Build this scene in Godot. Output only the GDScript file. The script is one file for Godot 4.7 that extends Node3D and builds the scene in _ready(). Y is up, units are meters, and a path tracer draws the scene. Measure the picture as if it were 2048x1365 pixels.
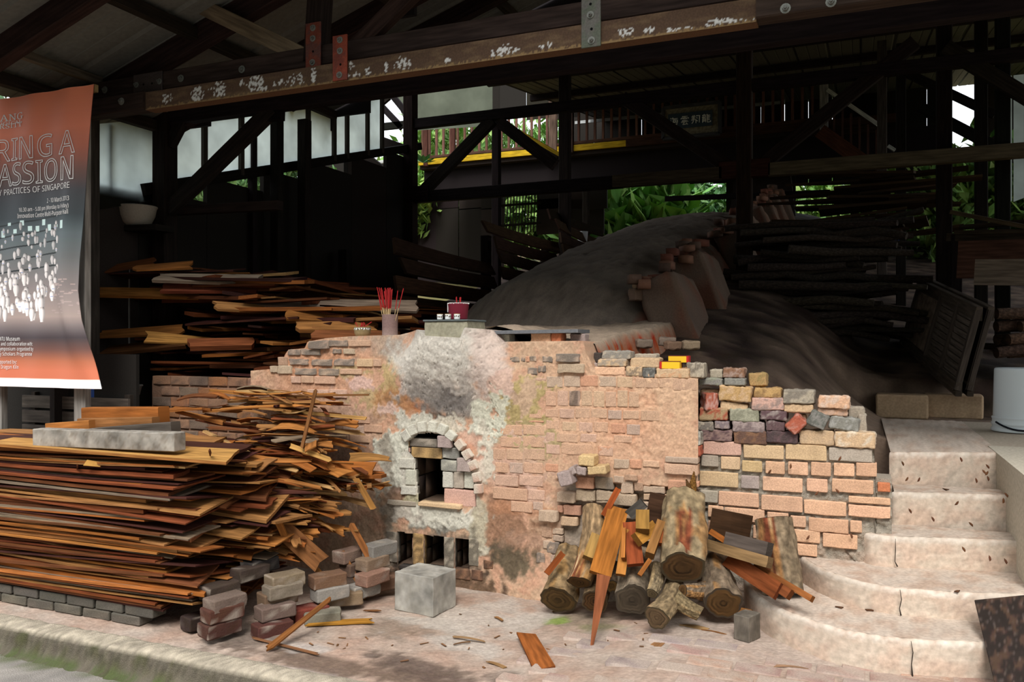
extends Node3D
# Climbing brick kiln under a timber shed. Front of the kiln stands on z = 0, x runs along it, -z climbs into the shed.
const CAM := Vector3(2.5, 1.55, 4.65)
const YAW := 22.8
const FOCAL := 1653.0
var rng := RandomNumberGenerator.new()
var used := {}
var M := {}
var fn := FastNoiseLite.new()
var fc := FastNoiseLite.new()

class MB:
	var v := PackedVector3Array()
	var n := PackedVector3Array()
	var uv := PackedVector2Array()
	var c := PackedColorArray()
	var ix := PackedInt32Array()
	func q(a: Vector3, b: Vector3, p: Vector3, d: Vector3, col: Color, ua := Vector2.ZERO, ub := Vector2.RIGHT, uc := Vector2.ONE, ud := Vector2.DOWN) -> void:
		var nn := (p - a).cross(d - b).normalized()
		var k := v.size()
		v.append_array([a, b, p, d])
		n.append_array([nn, nn, nn, nn])
		uv.append_array([ua, ub, uc, ud])
		c.append_array([col, col, col, col])
		ix.append_array([k, k + 2, k + 1, k, k + 3, k + 2])
	func t(a: Vector3, b: Vector3, p: Vector3, col: Color) -> void:
		var nn := (b - a).cross(p - a).normalized()
		var k := v.size()
		v.append_array([a, b, p])
		n.append_array([nn, nn, nn])
		uv.append_array([Vector2(a.x, a.y), Vector2(b.x, b.y), Vector2(p.x, p.y)])
		c.append_array([col, col, col])
		ix.append_array([k, k + 2, k + 1])
	func vert(p: Vector3, nn: Vector3, u: Vector2, col: Color) -> int:
		v.append(p)
		n.append(nn)
		uv.append(u)
		c.append(col)
		return v.size() - 1
	func box(x: Transform3D, s: Vector3, col: Color, us := 1.0) -> void:
		var h := s * 0.5
		var P := []
		for i in 8:
			P.append(x * Vector3(h.x if i & 1 else -h.x, h.y if i & 2 else -h.y, h.z if i & 4 else -h.z))
		var o := Vector2(x.origin.x * 3.1 + x.origin.z * 1.7, x.origin.y * 2.3 + x.origin.z)
		var uz := func(a, b): return [o, o + Vector2(a, 0), o + Vector2(a, b), o + Vector2(0, b)]
		for f in [[4, 5, 7, 6, s.x, s.y], [1, 0, 2, 3, s.x, s.y], [5, 1, 3, 7, s.z, s.y], [0, 4, 6, 2, s.z, s.y], [6, 7, 3, 2, s.x, s.z], [0, 1, 5, 4, s.x, s.z]]:
			var u: Array = uz.call(f[4] * us, f[5] * us)
			q(P[f[0]], P[f[1]], P[f[2]], P[f[3]], col, u[0], u[1], u[2], u[3])
	func tube(pts: Array, rad: Array, seg: int, col: Color, caps := true) -> void:
		var rows := []
		var side := Vector3.ZERO
		for i in pts.size():
			var d: Vector3 = (pts[mini(i + 1, pts.size() - 1)] - pts[maxi(i - 1, 0)]).normalized()
			if side == Vector3.ZERO:
				side = d.cross(Vector3.UP if absf(d.y) < 0.9 else Vector3.RIGHT).normalized()
			side = (side - d * side.dot(d)).normalized()
			var up := side.cross(d)
			var row := []
			for j in seg + 1:
				var a := TAU * j / seg
				var nn := side * cos(a) + up * sin(a)
				row.append(vert(pts[i] + nn * rad[i], nn, Vector2(float(i), float(j) / seg), col))
			rows.append(row)
		for i in pts.size() - 1:
			for j in seg:
				ix.append_array([rows[i][j], rows[i][j + 1], rows[i + 1][j], rows[i][j + 1], rows[i + 1][j + 1], rows[i + 1][j]])
		if caps:
			for e in [0, pts.size() - 1]:
				for j in seg:
					var a: Vector3 = v[rows[e][j]]
					var b: Vector3 = v[rows[e][j + 1]]
					if e:
						t(pts[e], b, a, col)
					else:
						t(pts[e], a, b, col)
	func lathe(prof: Array, seg: int, col, at := Vector3.ZERO) -> void:   # prof: [radius, y] from the bottom up; col: a Color or a Callable(i)
		var rows := []
		for i in prof.size():
			var d: Vector2 = prof[mini(i + 1, prof.size() - 1)] - prof[maxi(i - 1, 0)]
			var cc: Color = col if col is Color else col.call(i)
			var row := []
			for j in seg + 1:
				var a := TAU * j / seg
				var nn := Vector3(cos(a) * d.y, -d.x, sin(a) * d.y).normalized()
				row.append(vert(at + Vector3(cos(a) * prof[i].x, prof[i].y, sin(a) * prof[i].x), nn, Vector2(float(j) / seg, prof[i].y), cc))
			rows.append(row)
		for i in prof.size() - 1:
			for j in seg:
				ix.append_array([rows[i][j], rows[i][j + 1], rows[i + 1][j], rows[i][j + 1], rows[i + 1][j + 1], rows[i + 1][j]])
	func grid(pts: PackedVector3Array, cols: PackedColorArray, nx: int, ny: int, keep = null, us := 1.0) -> void:   # (nx+1)*(ny+1) points; x to the right, y up seen from the front
		var base := v.size()
		for j in ny + 1:
			for i in nx + 1:
				var k := j * (nx + 1) + i
				var dx := pts[k + (1 if i < nx else 0)] - pts[k - (1 if i > 0 else 0)]
				var dy := pts[k + (nx + 1 if j < ny else 0)] - pts[k - (nx + 1 if j > 0 else 0)]
				vert(pts[k], dx.cross(dy).normalized(), Vector2(i, j) * us, cols[k])
		for j in ny:
			for i in nx:
				if keep != null and not keep.call(i, j):
					continue
				var k := base + j * (nx + 1) + i
				ix.append_array([k, k + nx + 2, k + 1, k, k + nx + 1, k + nx + 2])
	func mesh() -> ArrayMesh:
		var a := []
		a.resize(Mesh.ARRAY_MAX)
		a[Mesh.ARRAY_VERTEX] = v
		a[Mesh.ARRAY_NORMAL] = n
		a[Mesh.ARRAY_TEX_UV] = uv
		a[Mesh.ARRAY_COLOR] = c
		a[Mesh.ARRAY_INDEX] = ix
		var m := ArrayMesh.new()
		m.add_surface_from_arrays(Mesh.PRIMITIVE_TRIANGLES, a)
		return m

func ray(px: float, py: float) -> Vector3:
	var a := deg_to_rad(YAW)
	return Vector3(-sin(a), 0, -cos(a)) + Vector3(cos(a), 0, -sin(a)) * ((px - 1024.0) / FOCAL) + Vector3.UP * ((682.5 - py) / FOCAL)
func oz(px: float, py: float, z: float) -> Vector3:
	var d := ray(px, py)
	return CAM + d * ((z - CAM.z) / d.z)
func oy(px: float, py: float, y: float) -> Vector3:
	var d := ray(px, py)
	return CAM + d * ((y - CAM.y) / d.y)
func ox(px: float, py: float, x: float) -> Vector3:
	var d := ray(px, py)
	return CAM + d * ((x - CAM.x) / d.x)

func col(hex: String, k := 1.0) -> Color:
	var l := Color(hex).srgb_to_linear()
	return Color(l.r * k, l.g * k, l.b * k)
func jit(c: Color, a: float) -> Color:
	var k := 1.0 + rng.randf_range(-a, a)
	return Color(c.r * k, c.g * k * (1.0 + rng.randf_range(-a, a) * 0.15), c.b * k * (1.0 + rng.randf_range(-a, a) * 0.3))
func numbered(s: String) -> String:
	used[s] = used.get(s, -1) + 1
	return s if used[s] == 0 else "%s_%03d" % [s, used[s]]
func tag(o: Node3D, label: String, category: String, group := "", kind := "") -> Node3D:
	o.set_meta("label", label)
	if category:
		o.set_meta("category", category)
	if group:
		o.set_meta("group", group)
	if kind:
		o.set_meta("kind", kind)
	return o
func put(called: String, m, mat: Material, parent: Node3D = null, xf := Transform3D.IDENTITY) -> MeshInstance3D:
	var o := MeshInstance3D.new()
	o.mesh = m.mesh() if m is MB else m
	o.material_override = mat
	o.transform = xf
	if parent:
		o.name = called
		parent.add_child(o, true)
	else:
		o.name = numbered(called)
		add_child(o)
	return o
func base(called: String, at := Vector3.ZERO, turn := 0.0) -> Node3D:
	var o := Node3D.new()
	o.name = numbered(called)
	add_child(o)
	o.position = at
	o.rotation.y = turn
	return o
func struct(o: Node3D, label: String, category := "structure") -> Node3D:
	return tag(o, label, category, "", "structure")

func noise_tex(freq: float, size: int, lo: float, hi: float, type := FastNoiseLite.TYPE_SIMPLEX_SMOOTH, oct := 5, sd := 1, norm := false) -> NoiseTexture2D:
	var nz := FastNoiseLite.new()
	nz.seed = sd
	nz.noise_type = type
	nz.frequency = freq
	nz.fractal_octaves = oct
	var t := NoiseTexture2D.new()
	t.width = size
	t.height = size
	t.seamless = true
	t.noise = nz
	if norm:
		t.as_normal_map = true
		t.bump_strength = 6.0
	else:
		var g := Gradient.new()
		g.set_color(0, Color(lo, lo, lo))
		g.set_color(1, Color(hi, hi, hi))
		t.color_ramp = g
	return t
func mat(called: String, rough := 0.9, tex: Texture2D = null, tri := 0.0, bump: Texture2D = null, bscale := 0.0) -> StandardMaterial3D:
	var m := StandardMaterial3D.new()
	m.resource_name = called
	m.vertex_color_use_as_albedo = true
	m.roughness = rough
	m.metallic_specular = 0.3
	m.albedo_texture = tex
	if tri > 0.0:
		m.uv1_triplanar = true
		m.uv1_world_triplanar = true
		m.uv1_scale = Vector3.ONE * tri
	if bump:
		m.heightmap_enabled = true
		m.heightmap_texture = bump
		m.heightmap_scale = bscale
	M[called] = m
	return m
func materials() -> void:
	var grainy := noise_tex(0.012, 512, 0.62, 1.0, FastNoiseLite.TYPE_SIMPLEX_SMOOTH, 6, 3)
	var fine := noise_tex(0.03, 512, 0.84, 1.0, FastNoiseLite.TYPE_SIMPLEX_SMOOTH, 5, 5)
	var pits := noise_tex(0.05, 512, 0.0, 1.0, FastNoiseLite.TYPE_CELLULAR, 3, 8)
	var lumps := noise_tex(0.03, 512, 0.0, 1.0, FastNoiseLite.TYPE_SIMPLEX_SMOOTH, 5, 9)
	var bark := noise_tex(0.02, 512, 0.0, 1.0, FastNoiseLite.TYPE_CELLULAR, 4, 12)
	mat("wood", 0.8, grainy, 0.0, grainy, 0.12)
	M.wood.metallic_specular = 0.2
	mat("clay", 0.95, fine, 3.0, lumps, 0.16)
	mat("brick", 0.92, fine, 5.0, lumps, 0.12)
	mat("concrete", 0.95, fine, 2.3, lumps, 0.12)
	mat("mortar", 0.97, fine, 6.0, lumps, 0.3)
	mat("earth", 0.98, fine, 2.0, lumps, 0.3)
	mat("bark", 0.95, noise_tex(0.02, 512, 0.5, 1.0, FastNoiseLite.TYPE_SIMPLEX_SMOOTH, 6, 15), 0.0, bark, 0.8)
	mat("plain", 0.8)
	mat("glaze", 0.25)
	mat("matte", 0.95, fine, 4.0)
	mat("steel", 0.5, fine, 4.0)
	M.steel.metallic = 0.3
	mat("sheet", 0.6, fine, 1.3)
	mat("leaf", 0.6)
	M.leaf.backlight_enabled = true
	M.leaf.backlight = Color(0.25, 0.35, 0.1)
	mat("pane", 0.6, noise_tex(0.01, 256, 0.75, 1.0, FastNoiseLite.TYPE_SIMPLEX_SMOOTH, 4, 21), 0.6)
	M.pane.backlight_enabled = true
	M.pane.backlight = Color(1.7, 1.75, 1.72)

# A box with rounded, knocked edges: nx, ny, nz cells a side, r the rounding, amp the noise. spot: a second colour that the noise lays in patches.
func stone(s: Vector3, nc: Vector3i, r: float, amp: float, c: Color, spot := Color(0, 0, 0, 0), much := 0.0, sd := 0.0, nf := 9.0) -> MB:
	var b := MB.new()
	var h := s * 0.5
	var inner := h - Vector3.ONE * minf(r, minf(h.x, minf(h.y, h.z)) * 0.9)
	for f in 6:
		var ax := f / 2
		var sg := 1.0 if f % 2 == 0 else -1.0
		var ua := (ax + 1) % 3
		var va := (ax + 2) % 3
		var cu: int = nc[ua]
		var cv: int = nc[va]
		var at := b.v.size()
		for j in cv + 1:
			for i in cu + 1:
				var p := Vector3.ZERO
				p[ax] = h[ax] * sg
				p[ua] = h[ua] * edge_step(i, cu, r / h[ua]) * sg
				p[va] = h[va] * edge_step(j, cv, r / h[va])
				var k := p.clamp(-inner, inner)
				var d := (p - k).normalized()
				var q := k + d * r
				var w := fn.get_noise_3d(q.x * nf * 24 + sd, q.y * nf * 24, q.z * nf * 24 + sd)
				var w2 := fn.get_noise_3d(q.x * nf * 75 + sd, q.y * nf * 75, q.z * nf * 75)
				q += d * (w * amp + w2 * amp * 0.5)
				var cc := c * (1.0 + w2 * 0.25)
				if spot.a > 0.0:
					cc = cc.lerp(spot, smoothstep(0.5 - much, 0.62 - much, 0.5 + w * 0.5 + w2 * 0.4) * 0.65)
				b.vert(q, d, Vector2(q[ua], q[va]), cc)
		for j in cv:
			for i in cu:
				var k := at + j * (cu + 1) + i
				b.ix.append_array([k, k + cu + 2, k + 1, k, k + cu + 1, k + cu + 2])
	return b

# grid lines from -1 to 1, the first and last set in by the rounding e
func edge_step(i: int, n: int, e: float) -> float:
	if n < 3 or i == 0 or i == n:
		return 2.0 * i / n - 1.0
	return lerpf(-1.0 + minf(e, 0.8), 1.0 - minf(e, 0.8), float(i - 1) / (n - 2)) if n > 3 else (1.0 - minf(e, 0.8)) * (-1.0 if i == 1 else 1.0)
# A sawn or split piece of timber, length along x, width along z: ragged 0..1 frays the ends, bow bends it, taper narrows one end.
func plank(L: float, W: float, T: float, c: Color, edge: Color, nz := 1, frayed := 0.0, bow := 0.0, taper := 0.0, slant := 0.0) -> MB:
	var b := MB.new()
	var nx := 4
	var e0 := []
	var e1 := []
	for j in nz + 1:
		e0.append(rng.randf() * frayed + (float(j) / nz) * maxf(slant, 0.0))
		e1.append(rng.randf() * frayed + (1.0 - float(j) / nz) * absf(slant))
	var ou := Vector2(rng.randf() * 9, rng.randf() * 9)
	var tw := rng.randf_range(-0.1, 0.1) * W * (0.0 if T > 0.03 else 1.0)
	var P := func(i: int, j: int, s: float) -> Vector3:
		var f := float(i) / nx
		var x := lerpf(-L / 2 + e0[j], L / 2 - e1[j], f)
		var z := lerpf(-W / 2, W / 2, float(j) / nz) * (1.0 - taper * f)
		return Vector3(x, s * T / 2 + bow * (1.0 - pow(2.0 * f - 1.0, 2)) + tw * (2 * f - 1) * (2.0 * j / nz - 1.0), z)
	var U := func(p: Vector3) -> Vector2: return ou + Vector2(p.x * 0.5, p.z * 5.0)
	var US := func(p: Vector3) -> Vector2: return ou + Vector2(p.x * 0.5, p.y * 9.0 + 0.5)
	for i in nx:
		for j in nz:
			var a: Vector3 = P.call(i, j, 1.0)
			var d: Vector3 = P.call(i, j + 1, 1.0)
			var g: Vector3 = P.call(i + 1, j + 1, 1.0)
			var h: Vector3 = P.call(i + 1, j, 1.0)
			b.q(d, g, h, a, c, U.call(d), U.call(g), U.call(h), U.call(a))
			var y := Vector3(0, T, 0)
			b.q(a - y, h - y, g - y, d - y, c, U.call(a), U.call(h), U.call(g), U.call(d))
		for s in [[nz, 1], [0, -1]]:
			var a: Vector3 = P.call(i, s[0], -1.0)
			var d: Vector3 = P.call(i + 1, s[0], -1.0)
			var g: Vector3 = P.call(i + 1, s[0], 1.0)
			var h: Vector3 = P.call(i, s[0], 1.0)
			if s[1] == 1:
				b.q(a, d, g, h, edge, US.call(a), US.call(d), US.call(g), US.call(h))
			else:
				b.q(d, a, h, g, edge, US.call(d), US.call(a), US.call(h), US.call(g))
	for j in nz:
		for s in [[0, -1], [nx, 1]]:
			var a: Vector3 = P.call(s[0], j, -1.0)
			var d: Vector3 = P.call(s[0], j + 1, -1.0)
			var g: Vector3 = P.call(s[0], j + 1, 1.0)
			var h: Vector3 = P.call(s[0], j, 1.0)
			var ec := edge * 0.8
			if s[1] == 1:
				b.q(d, a, h, g, ec)
			else:
				b.q(a, d, g, h, ec)
	return b
# A squared timber from p to q, w across and h high (h along `up`).
func beam(called: String, p: Vector3, q: Vector3, w: float, h: float, c: Color, parent: Node3D = null, up := Vector3.UP, m: Material = null) -> MeshInstance3D:
	var d := q - p
	var x := d.normalized()
	var z := x.cross(up).normalized()
	var y := z.cross(x)
	var b := MB.new()
	var L := d.length()
	var hw := w / 2
	var hh := h / 2
	var k := minf(w, h) * 0.06
	var sec := [Vector2(-hw, hh - k), Vector2(-hw, -hh + k), Vector2(-hw + k, -hh), Vector2(hw - k, -hh), Vector2(hw, -hh + k), Vector2(hw, hh - k), Vector2(hw - k, hh), Vector2(-hw + k, hh)]
	var o := rng.randf() * 7
	for i in 8:
		var s: Vector2 = sec[i]
		var e: Vector2 = sec[(i + 1) % 8]
		var vv := float(i) * 0.37 + o
		var hv := s.distance_to(e) * 4.0
		b.q(Vector3(-L / 2, s.y, s.x), Vector3(-L / 2, e.y, e.x), Vector3(L / 2, e.y, e.x), Vector3(L / 2, s.y, s.x), c, Vector2(o, vv), Vector2(o, vv + hv), Vector2(o + L * 0.4, vv + hv), Vector2(o + L * 0.4, vv))
	for sgn in [-1.0, 1.0]:
		for i in range(1, 7):
			var A := Vector3(sgn * L / 2, sec[0].y, sec[0].x)
			var B := Vector3(sgn * L / 2, sec[i].y, sec[i].x)
			var C := Vector3(sgn * L / 2, sec[i + 1].y, sec[i + 1].x)
			if sgn < 0:
				b.t(A, C, B, c)
			else:
				b.t(A, B, C, c)
	return put(called, b, m if m else M.wood, parent, Transform3D(Basis(x, y, z), (p + q) / 2))

func _ready() -> void:
	# camera
	var cam := Camera3D.new()
	cam.name = "camera"
	cam.fov = rad_to_deg(2.0 * atan(682.5 / FOCAL))
	cam.position = CAM
	cam.rotation_degrees = Vector3(0, YAW, 0)
	cam.far = 200.0
	add_child(cam)
	# overcast sky and exposure
	var env := Environment.new()
	env.background_mode = Environment.BG_SKY
	var sky := Sky.new()
	var sm := ProceduralSkyMaterial.new()
	sm.sky_top_color = Color(0.93, 0.95, 0.98)
	sm.sky_horizon_color = Color(0.66, 0.68, 0.69)
	sm.sky_curve = 0.35
	sm.sky_energy_multiplier = 1.0
	sm.ground_horizon_color = Color(0.3, 0.3, 0.27)
	sm.ground_bottom_color = Color(0.2, 0.2, 0.18)
	sky.sky_material = sm
	env.sky = sky
	env.tonemap_mode = Environment.TONE_MAPPER_LINEAR
	env.tonemap_exposure = 2.95
	env.sdfgi_enabled = true
	env.ssao_enabled = true
	env.ssil_enabled = true
	var we := WorldEnvironment.new()
	we.name = "world_environment"
	we.environment = env
	add_child(we)
	# the sun, high and veiled by cloud
	var sun := DirectionalLight3D.new()
	sun.name = "sun"
	sun.light_energy = 0.4
	sun.light_angular_distance = 25.0
	sun.shadow_enabled = true
	sun.rotation_degrees = Vector3(-49, 16, 0)
	add_child(sun)
	rng.seed = 7
	fn.seed = 11
	fn.frequency = 0.1
	fn.fractal_octaves = 3
	fc.seed = 4
	fc.noise_type = FastNoiseLite.TYPE_CELLULAR
	fc.cellular_return_type = FastNoiseLite.RETURN_DISTANCE2_SUB
	fc.frequency = 0.1
	materials()
	build_ground()
	build_kiln()
	build_brick_wall()
	build_steps()
	build_shed()
	build_surroundings()
	build_interior()
	build_stack()
	build_heap()
	build_back_pile()
	build_logs()
	build_loose_bricks()
	build_altar_things()
	build_banner()
	build_small_things()

func gy(x: float) -> float:
	return 0.09 * smoothstep(0.8, 1.75, x)
# fine grid with its own height and colour for every point: f(x, z) gives [y, colour]
func land(called: String, x0: float, x1: float, z0: float, z1: float, nx: int, nz: int, f: Callable, m: Material, parent: Node3D = null) -> MeshInstance3D:
	var P := PackedVector3Array()
	var C := PackedColorArray()
	for j in nz + 1:
		for i in nx + 1:
			var x := lerpf(x0, x1, float(i) / nx)
			var z := lerpf(z1, z0, float(j) / nz)
			var r: Array = f.call(x, z)
			P.append(Vector3(x, r[0], z))
			C.append(r[1])
	var b := MB.new()
	b.grid(P, C, nx, nz, null, 0.02)
	return put(called, b, m, parent)

# blots of colour on a surface: [x, y, rx, ry, colour, edge noise, lift]
func blot(list: Array, x: float, y: float, c: Color, n1: float, n2: float) -> Array:
	var lift := 0.0
	for p in list:
		var dx: float = (x - p[0]) / p[2]
		var dy: float = (y - p[1]) / p[3]
		if absf(dx) > 1.7 or absf(dy) > 1.7:
			continue
		var d: float = sqrt(dx * dx + dy * dy) + (n1 * 0.7 + n2 * 0.45) * p[5]
		var w: float = 1.0 - smoothstep(0.9 - p[7], 0.9 + p[7], d)
		if w > 0.0:
			c = c.lerp(p[4], w * p[8])
			lift = lerpf(lift, p[6], w)
	return [c, lift]

func build_ground() -> void:
	var dust := col("b3a292")
	var brown := col("7d6658")
	var pink := col("ab8f7c")
	var blots := []
	for p in [[700, 1335, 260, 24, "6d594b", 0.9], [520, 1275, 90, 22, "6f6055", 0.8], [560, 1340, 150, 9, "b3a69b", 0.8], [1062, 1158, 46, 22, "94654a", 0.8], [820, 1330, 190, 22, "635247", 0.9], [640, 1300, 110, 10, "b9ada2", 0.8], [800, 1262, 110, 20, "75614f", 0.55],
			[960, 1230, 120, 42, "bdb0a2", 0.8], [930, 1290, 140, 12, "b9ada0", 0.7], [860, 1245, 60, 10, "b8ac9e", 0.8], [1180, 1255, 110, 30, "8c7a64", 0.75], [1112, 1246, 28, 10, "7f9440", 0.8], [1200, 1270, 90, 10, "88865a", 0.5], [1330, 1262, 110, 26, "a08c78", 0.6], [1060, 1240, 40, 55, "baad9f", 0.8], [1500, 1320, 330, 45, "b8a596", 0.7]]:
		var w := oy(p[0], p[1], 0.0)
		var e := oy(p[0] + p[2], p[1], 0.0)
		var d := oy(p[0], p[1] + p[3], 0.0)
		blots.append([w.x, w.z, maxf(0.05, absf(e.x - w.x)), maxf(0.03, d.z - w.z), col(p[4]), 0.9, 0.0, 0.35, p[5]])
	var floor_ := land("floor", -3.4, 4.2, -0.5, 1.47, 300, 90, func(x, z):
		var n1 := fn.get_noise_2d(x * 26, z * 26)
		var n2 := fn.get_noise_2d(x * 120 + 40, z * 120)
		var c: Color = blot(blots, x, z, dust.lerp(pink, clampf(0.5 + n1 * 0.9, 0, 1)), n1 * 1.6, n2)[0]
		return [gy(x) + n1 * 0.008 + n2 * 0.004, c * (1.0 + n2 * 0.22)], M.earth)
	struct(floor_, "dusty pinkish concrete yard floor before the kiln", "floor")
	# worn brick pavers sunk in the floor, as parts of it
	var pal := ["b09486", "ab8a7b", "a38f84", "b59d8b", "9e8c84", "b18f79"]
	for r in 9:
		for k in 14:
			var x := 0.98 + k * 0.222 + (0.11 if r % 2 else 0.0) + rng.randf_range(-0.008, 0.008)
			var z := 0.62 + r * 0.115
			if fn.get_noise_2d(x * 20, z * 20 + 77) > 0.18 or x < 1.0 + (0.95 - z) * 0.5 or z > 1.42:
				continue
			var cc := jit(col(pal[rng.randi() % 6]), 0.12)
			var s := stone(Vector3(0.2, 0.05, 0.095), Vector3i(6, 1, 4), 0.006, 0.003, cc, dust, 0.1, rng.randf() * 50)
			put("paver", s, M.brick, floor_, Transform3D(Basis(Vector3.UP, rng.randf_range(-0.03, 0.03)), Vector3(x, gy(x) - 0.021 + rng.randf() * 0.004, z)))
	# kerb and road
	var P := PackedVector3Array()
	var C := PackedColorArray()
	var sec := [Vector2(1.66, -0.13), Vector2(1.62, -0.115), Vector2(1.605, -0.08), Vector2(1.6, -0.045), Vector2(1.597, -0.015), Vector2(1.585, 0.008), Vector2(1.565, 0.018), Vector2(1.535, 0.021), Vector2(1.505, 0.021), Vector2(1.48, 0.018), Vector2(1.465, 0.004), Vector2(1.45, -0.06)]
	var nx := 420
	for j in sec.size():
		for i in nx + 1:
			var x := -3.6 + 8.0 * i / nx
			var n1 := fn.get_noise_2d(x * 50, j * 1.6)
			var n2 := fn.get_noise_2d(x * 260, j * 8.0)
			P.append(Vector3(x, sec[j].y + n1 * 0.008 + n2 * 0.005, sec[j].x + n2 * 0.006))
			var c := col("a89c88") * (1.0 + n2 * 0.6)
			if j <= 4:
				c = col("675f51").lerp(col("4c4a34"), smoothstep(-0.1, 0.5, n1)) * (1.0 + n2 * 0.5)
			if j <= 1:
				c = c.lerp(col("4a5430"), 0.75 * smoothstep(-0.15, 0.3, n1 + n2))
			C.append(c * (1.0 + n1 * 0.25))
	var kb := MB.new()
	kb.grid(P, C, nx, sec.size() - 1, null, 0.05)
	struct(put("kerb", kb, M.mortar), "weathered concrete kerb with moss along its road side", "kerb")
	var road := land("road", -3.6, 7.0, 1.6, 9.0, 200, 140, func(x, z):
		var n1 := fn.get_noise_2d(x * 18 + 9, z * 18)
		var n2 := fn.get_noise_2d(x * 160, z * 160)
		var c := col("928b82") * (1.0 + n1 * 0.35 + n2 * 0.35)
		var moss := smoothstep(0.13, 0.0, z - 1.63 - n1 * 0.1)
		return [-0.125 + n2 * 0.004, c.lerp(col("4a5228"), 0.8 * moss * smoothstep(-0.1, 0.35, n2 + n1))], M.mortar)
	struct(road, "grey rough asphalt road in front of the kerb", "road")

const HUE := {"o": "cf7f58", "r": "ad5f48", "p": "cba18f", "f": "cfae88", "y": "cdae7e", "g": "8f8a80", "gb": "b0a28e", "k": "4a423d", "m": "a8958c", "w": "c4beac", "gr": "a39e86", "pe": "dcae8c", "br": "8d6850", "pu": "66504f", "t": "bd9865", "cb": "c99f80", "ow": "cb9a7c"}
# a brick set in a wall: corners in the photograph's pixels, laid on the plane z
func set_brick(parent: Node3D, x0: float, y0: float, x1: float, y1: float, hue: String, z: float, depth := 0.07, rough := 0.003, spot := Color(0, 0, 0, 0), much := 0.0, rot := 0.0, dusty := 0.0) -> MeshInstance3D:
	var cx := (x0 + x1) / 2
	var cy := (y0 + y1) / 2
	var w := oz(x1, cy, z).x - oz(x0, cy, z).x
	var h := oz(cx, y0, z).y - oz(cx, y1, z).y
	var p := oz(cx, cy, z)
	var s := stone(Vector3(w, h, depth), Vector3i(6, 4, 1) if h < w * 1.3 else Vector3i(5, 10, 1), 0.007, rough, jit(col(HUE[hue]), 0.1).lerp(col("c4a286"), dusty), spot, much, rng.randf() * 90)
	return put("brick", s, M.brick, parent, Transform3D(Basis(Vector3.BACK, rot), Vector3(p.x, p.y, z - depth / 2)))
func bricks_at(parent: Node3D, ox_: float, oy_: float, s: float, z: float, list: Array, dusty := 0.0) -> void:
	for b in list:
		var slag := Color(0, 0, 0, 0)
		var much := 0.0
		var rough := 0.003
		var out := 0.0
		var rot := 0.0
		if b.size() > 5:
			for f in b[5]:
				if f == "s":
					slag = col("55534f")
					much = 0.12
					rough = 0.009
				elif f == "u":
					rough = 0.008
				elif f == "c":
					slag = col("d0a684")
					much = 0.1
				elif f == "x":
					slag = col("2a2623")
					much = 0.16
				elif f == "^":
					out += 0.02
		if b.size() > 6:
			rot = b[6]
		set_brick(parent, ox_ + b[0] / s, oy_ + b[1] / s, ox_ + b[2] / s, oy_ + b[3] / s, b[4], z + out, 0.09 if out > 0.0 else 0.06, rough, slag, much, rot, dusty)

func top_line() -> PackedVector2Array:
	var a := PackedVector2Array()
	for p in [[500, 742], [560, 737], [568, 712], [575, 700], [608, 697], [614, 684], [650, 677], [700, 673], [800, 670], [830, 662], [850, 660], [868, 672], [938, 676], [946, 656], [985, 660], [1002, 684], [1165, 682], [1172, 705], [1186, 735], [1395, 758], [1402, 760]]:
		var w := oz(p[0], p[1], 0.0)
		a.append(Vector2(w.x, w.y))
	return a

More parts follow.
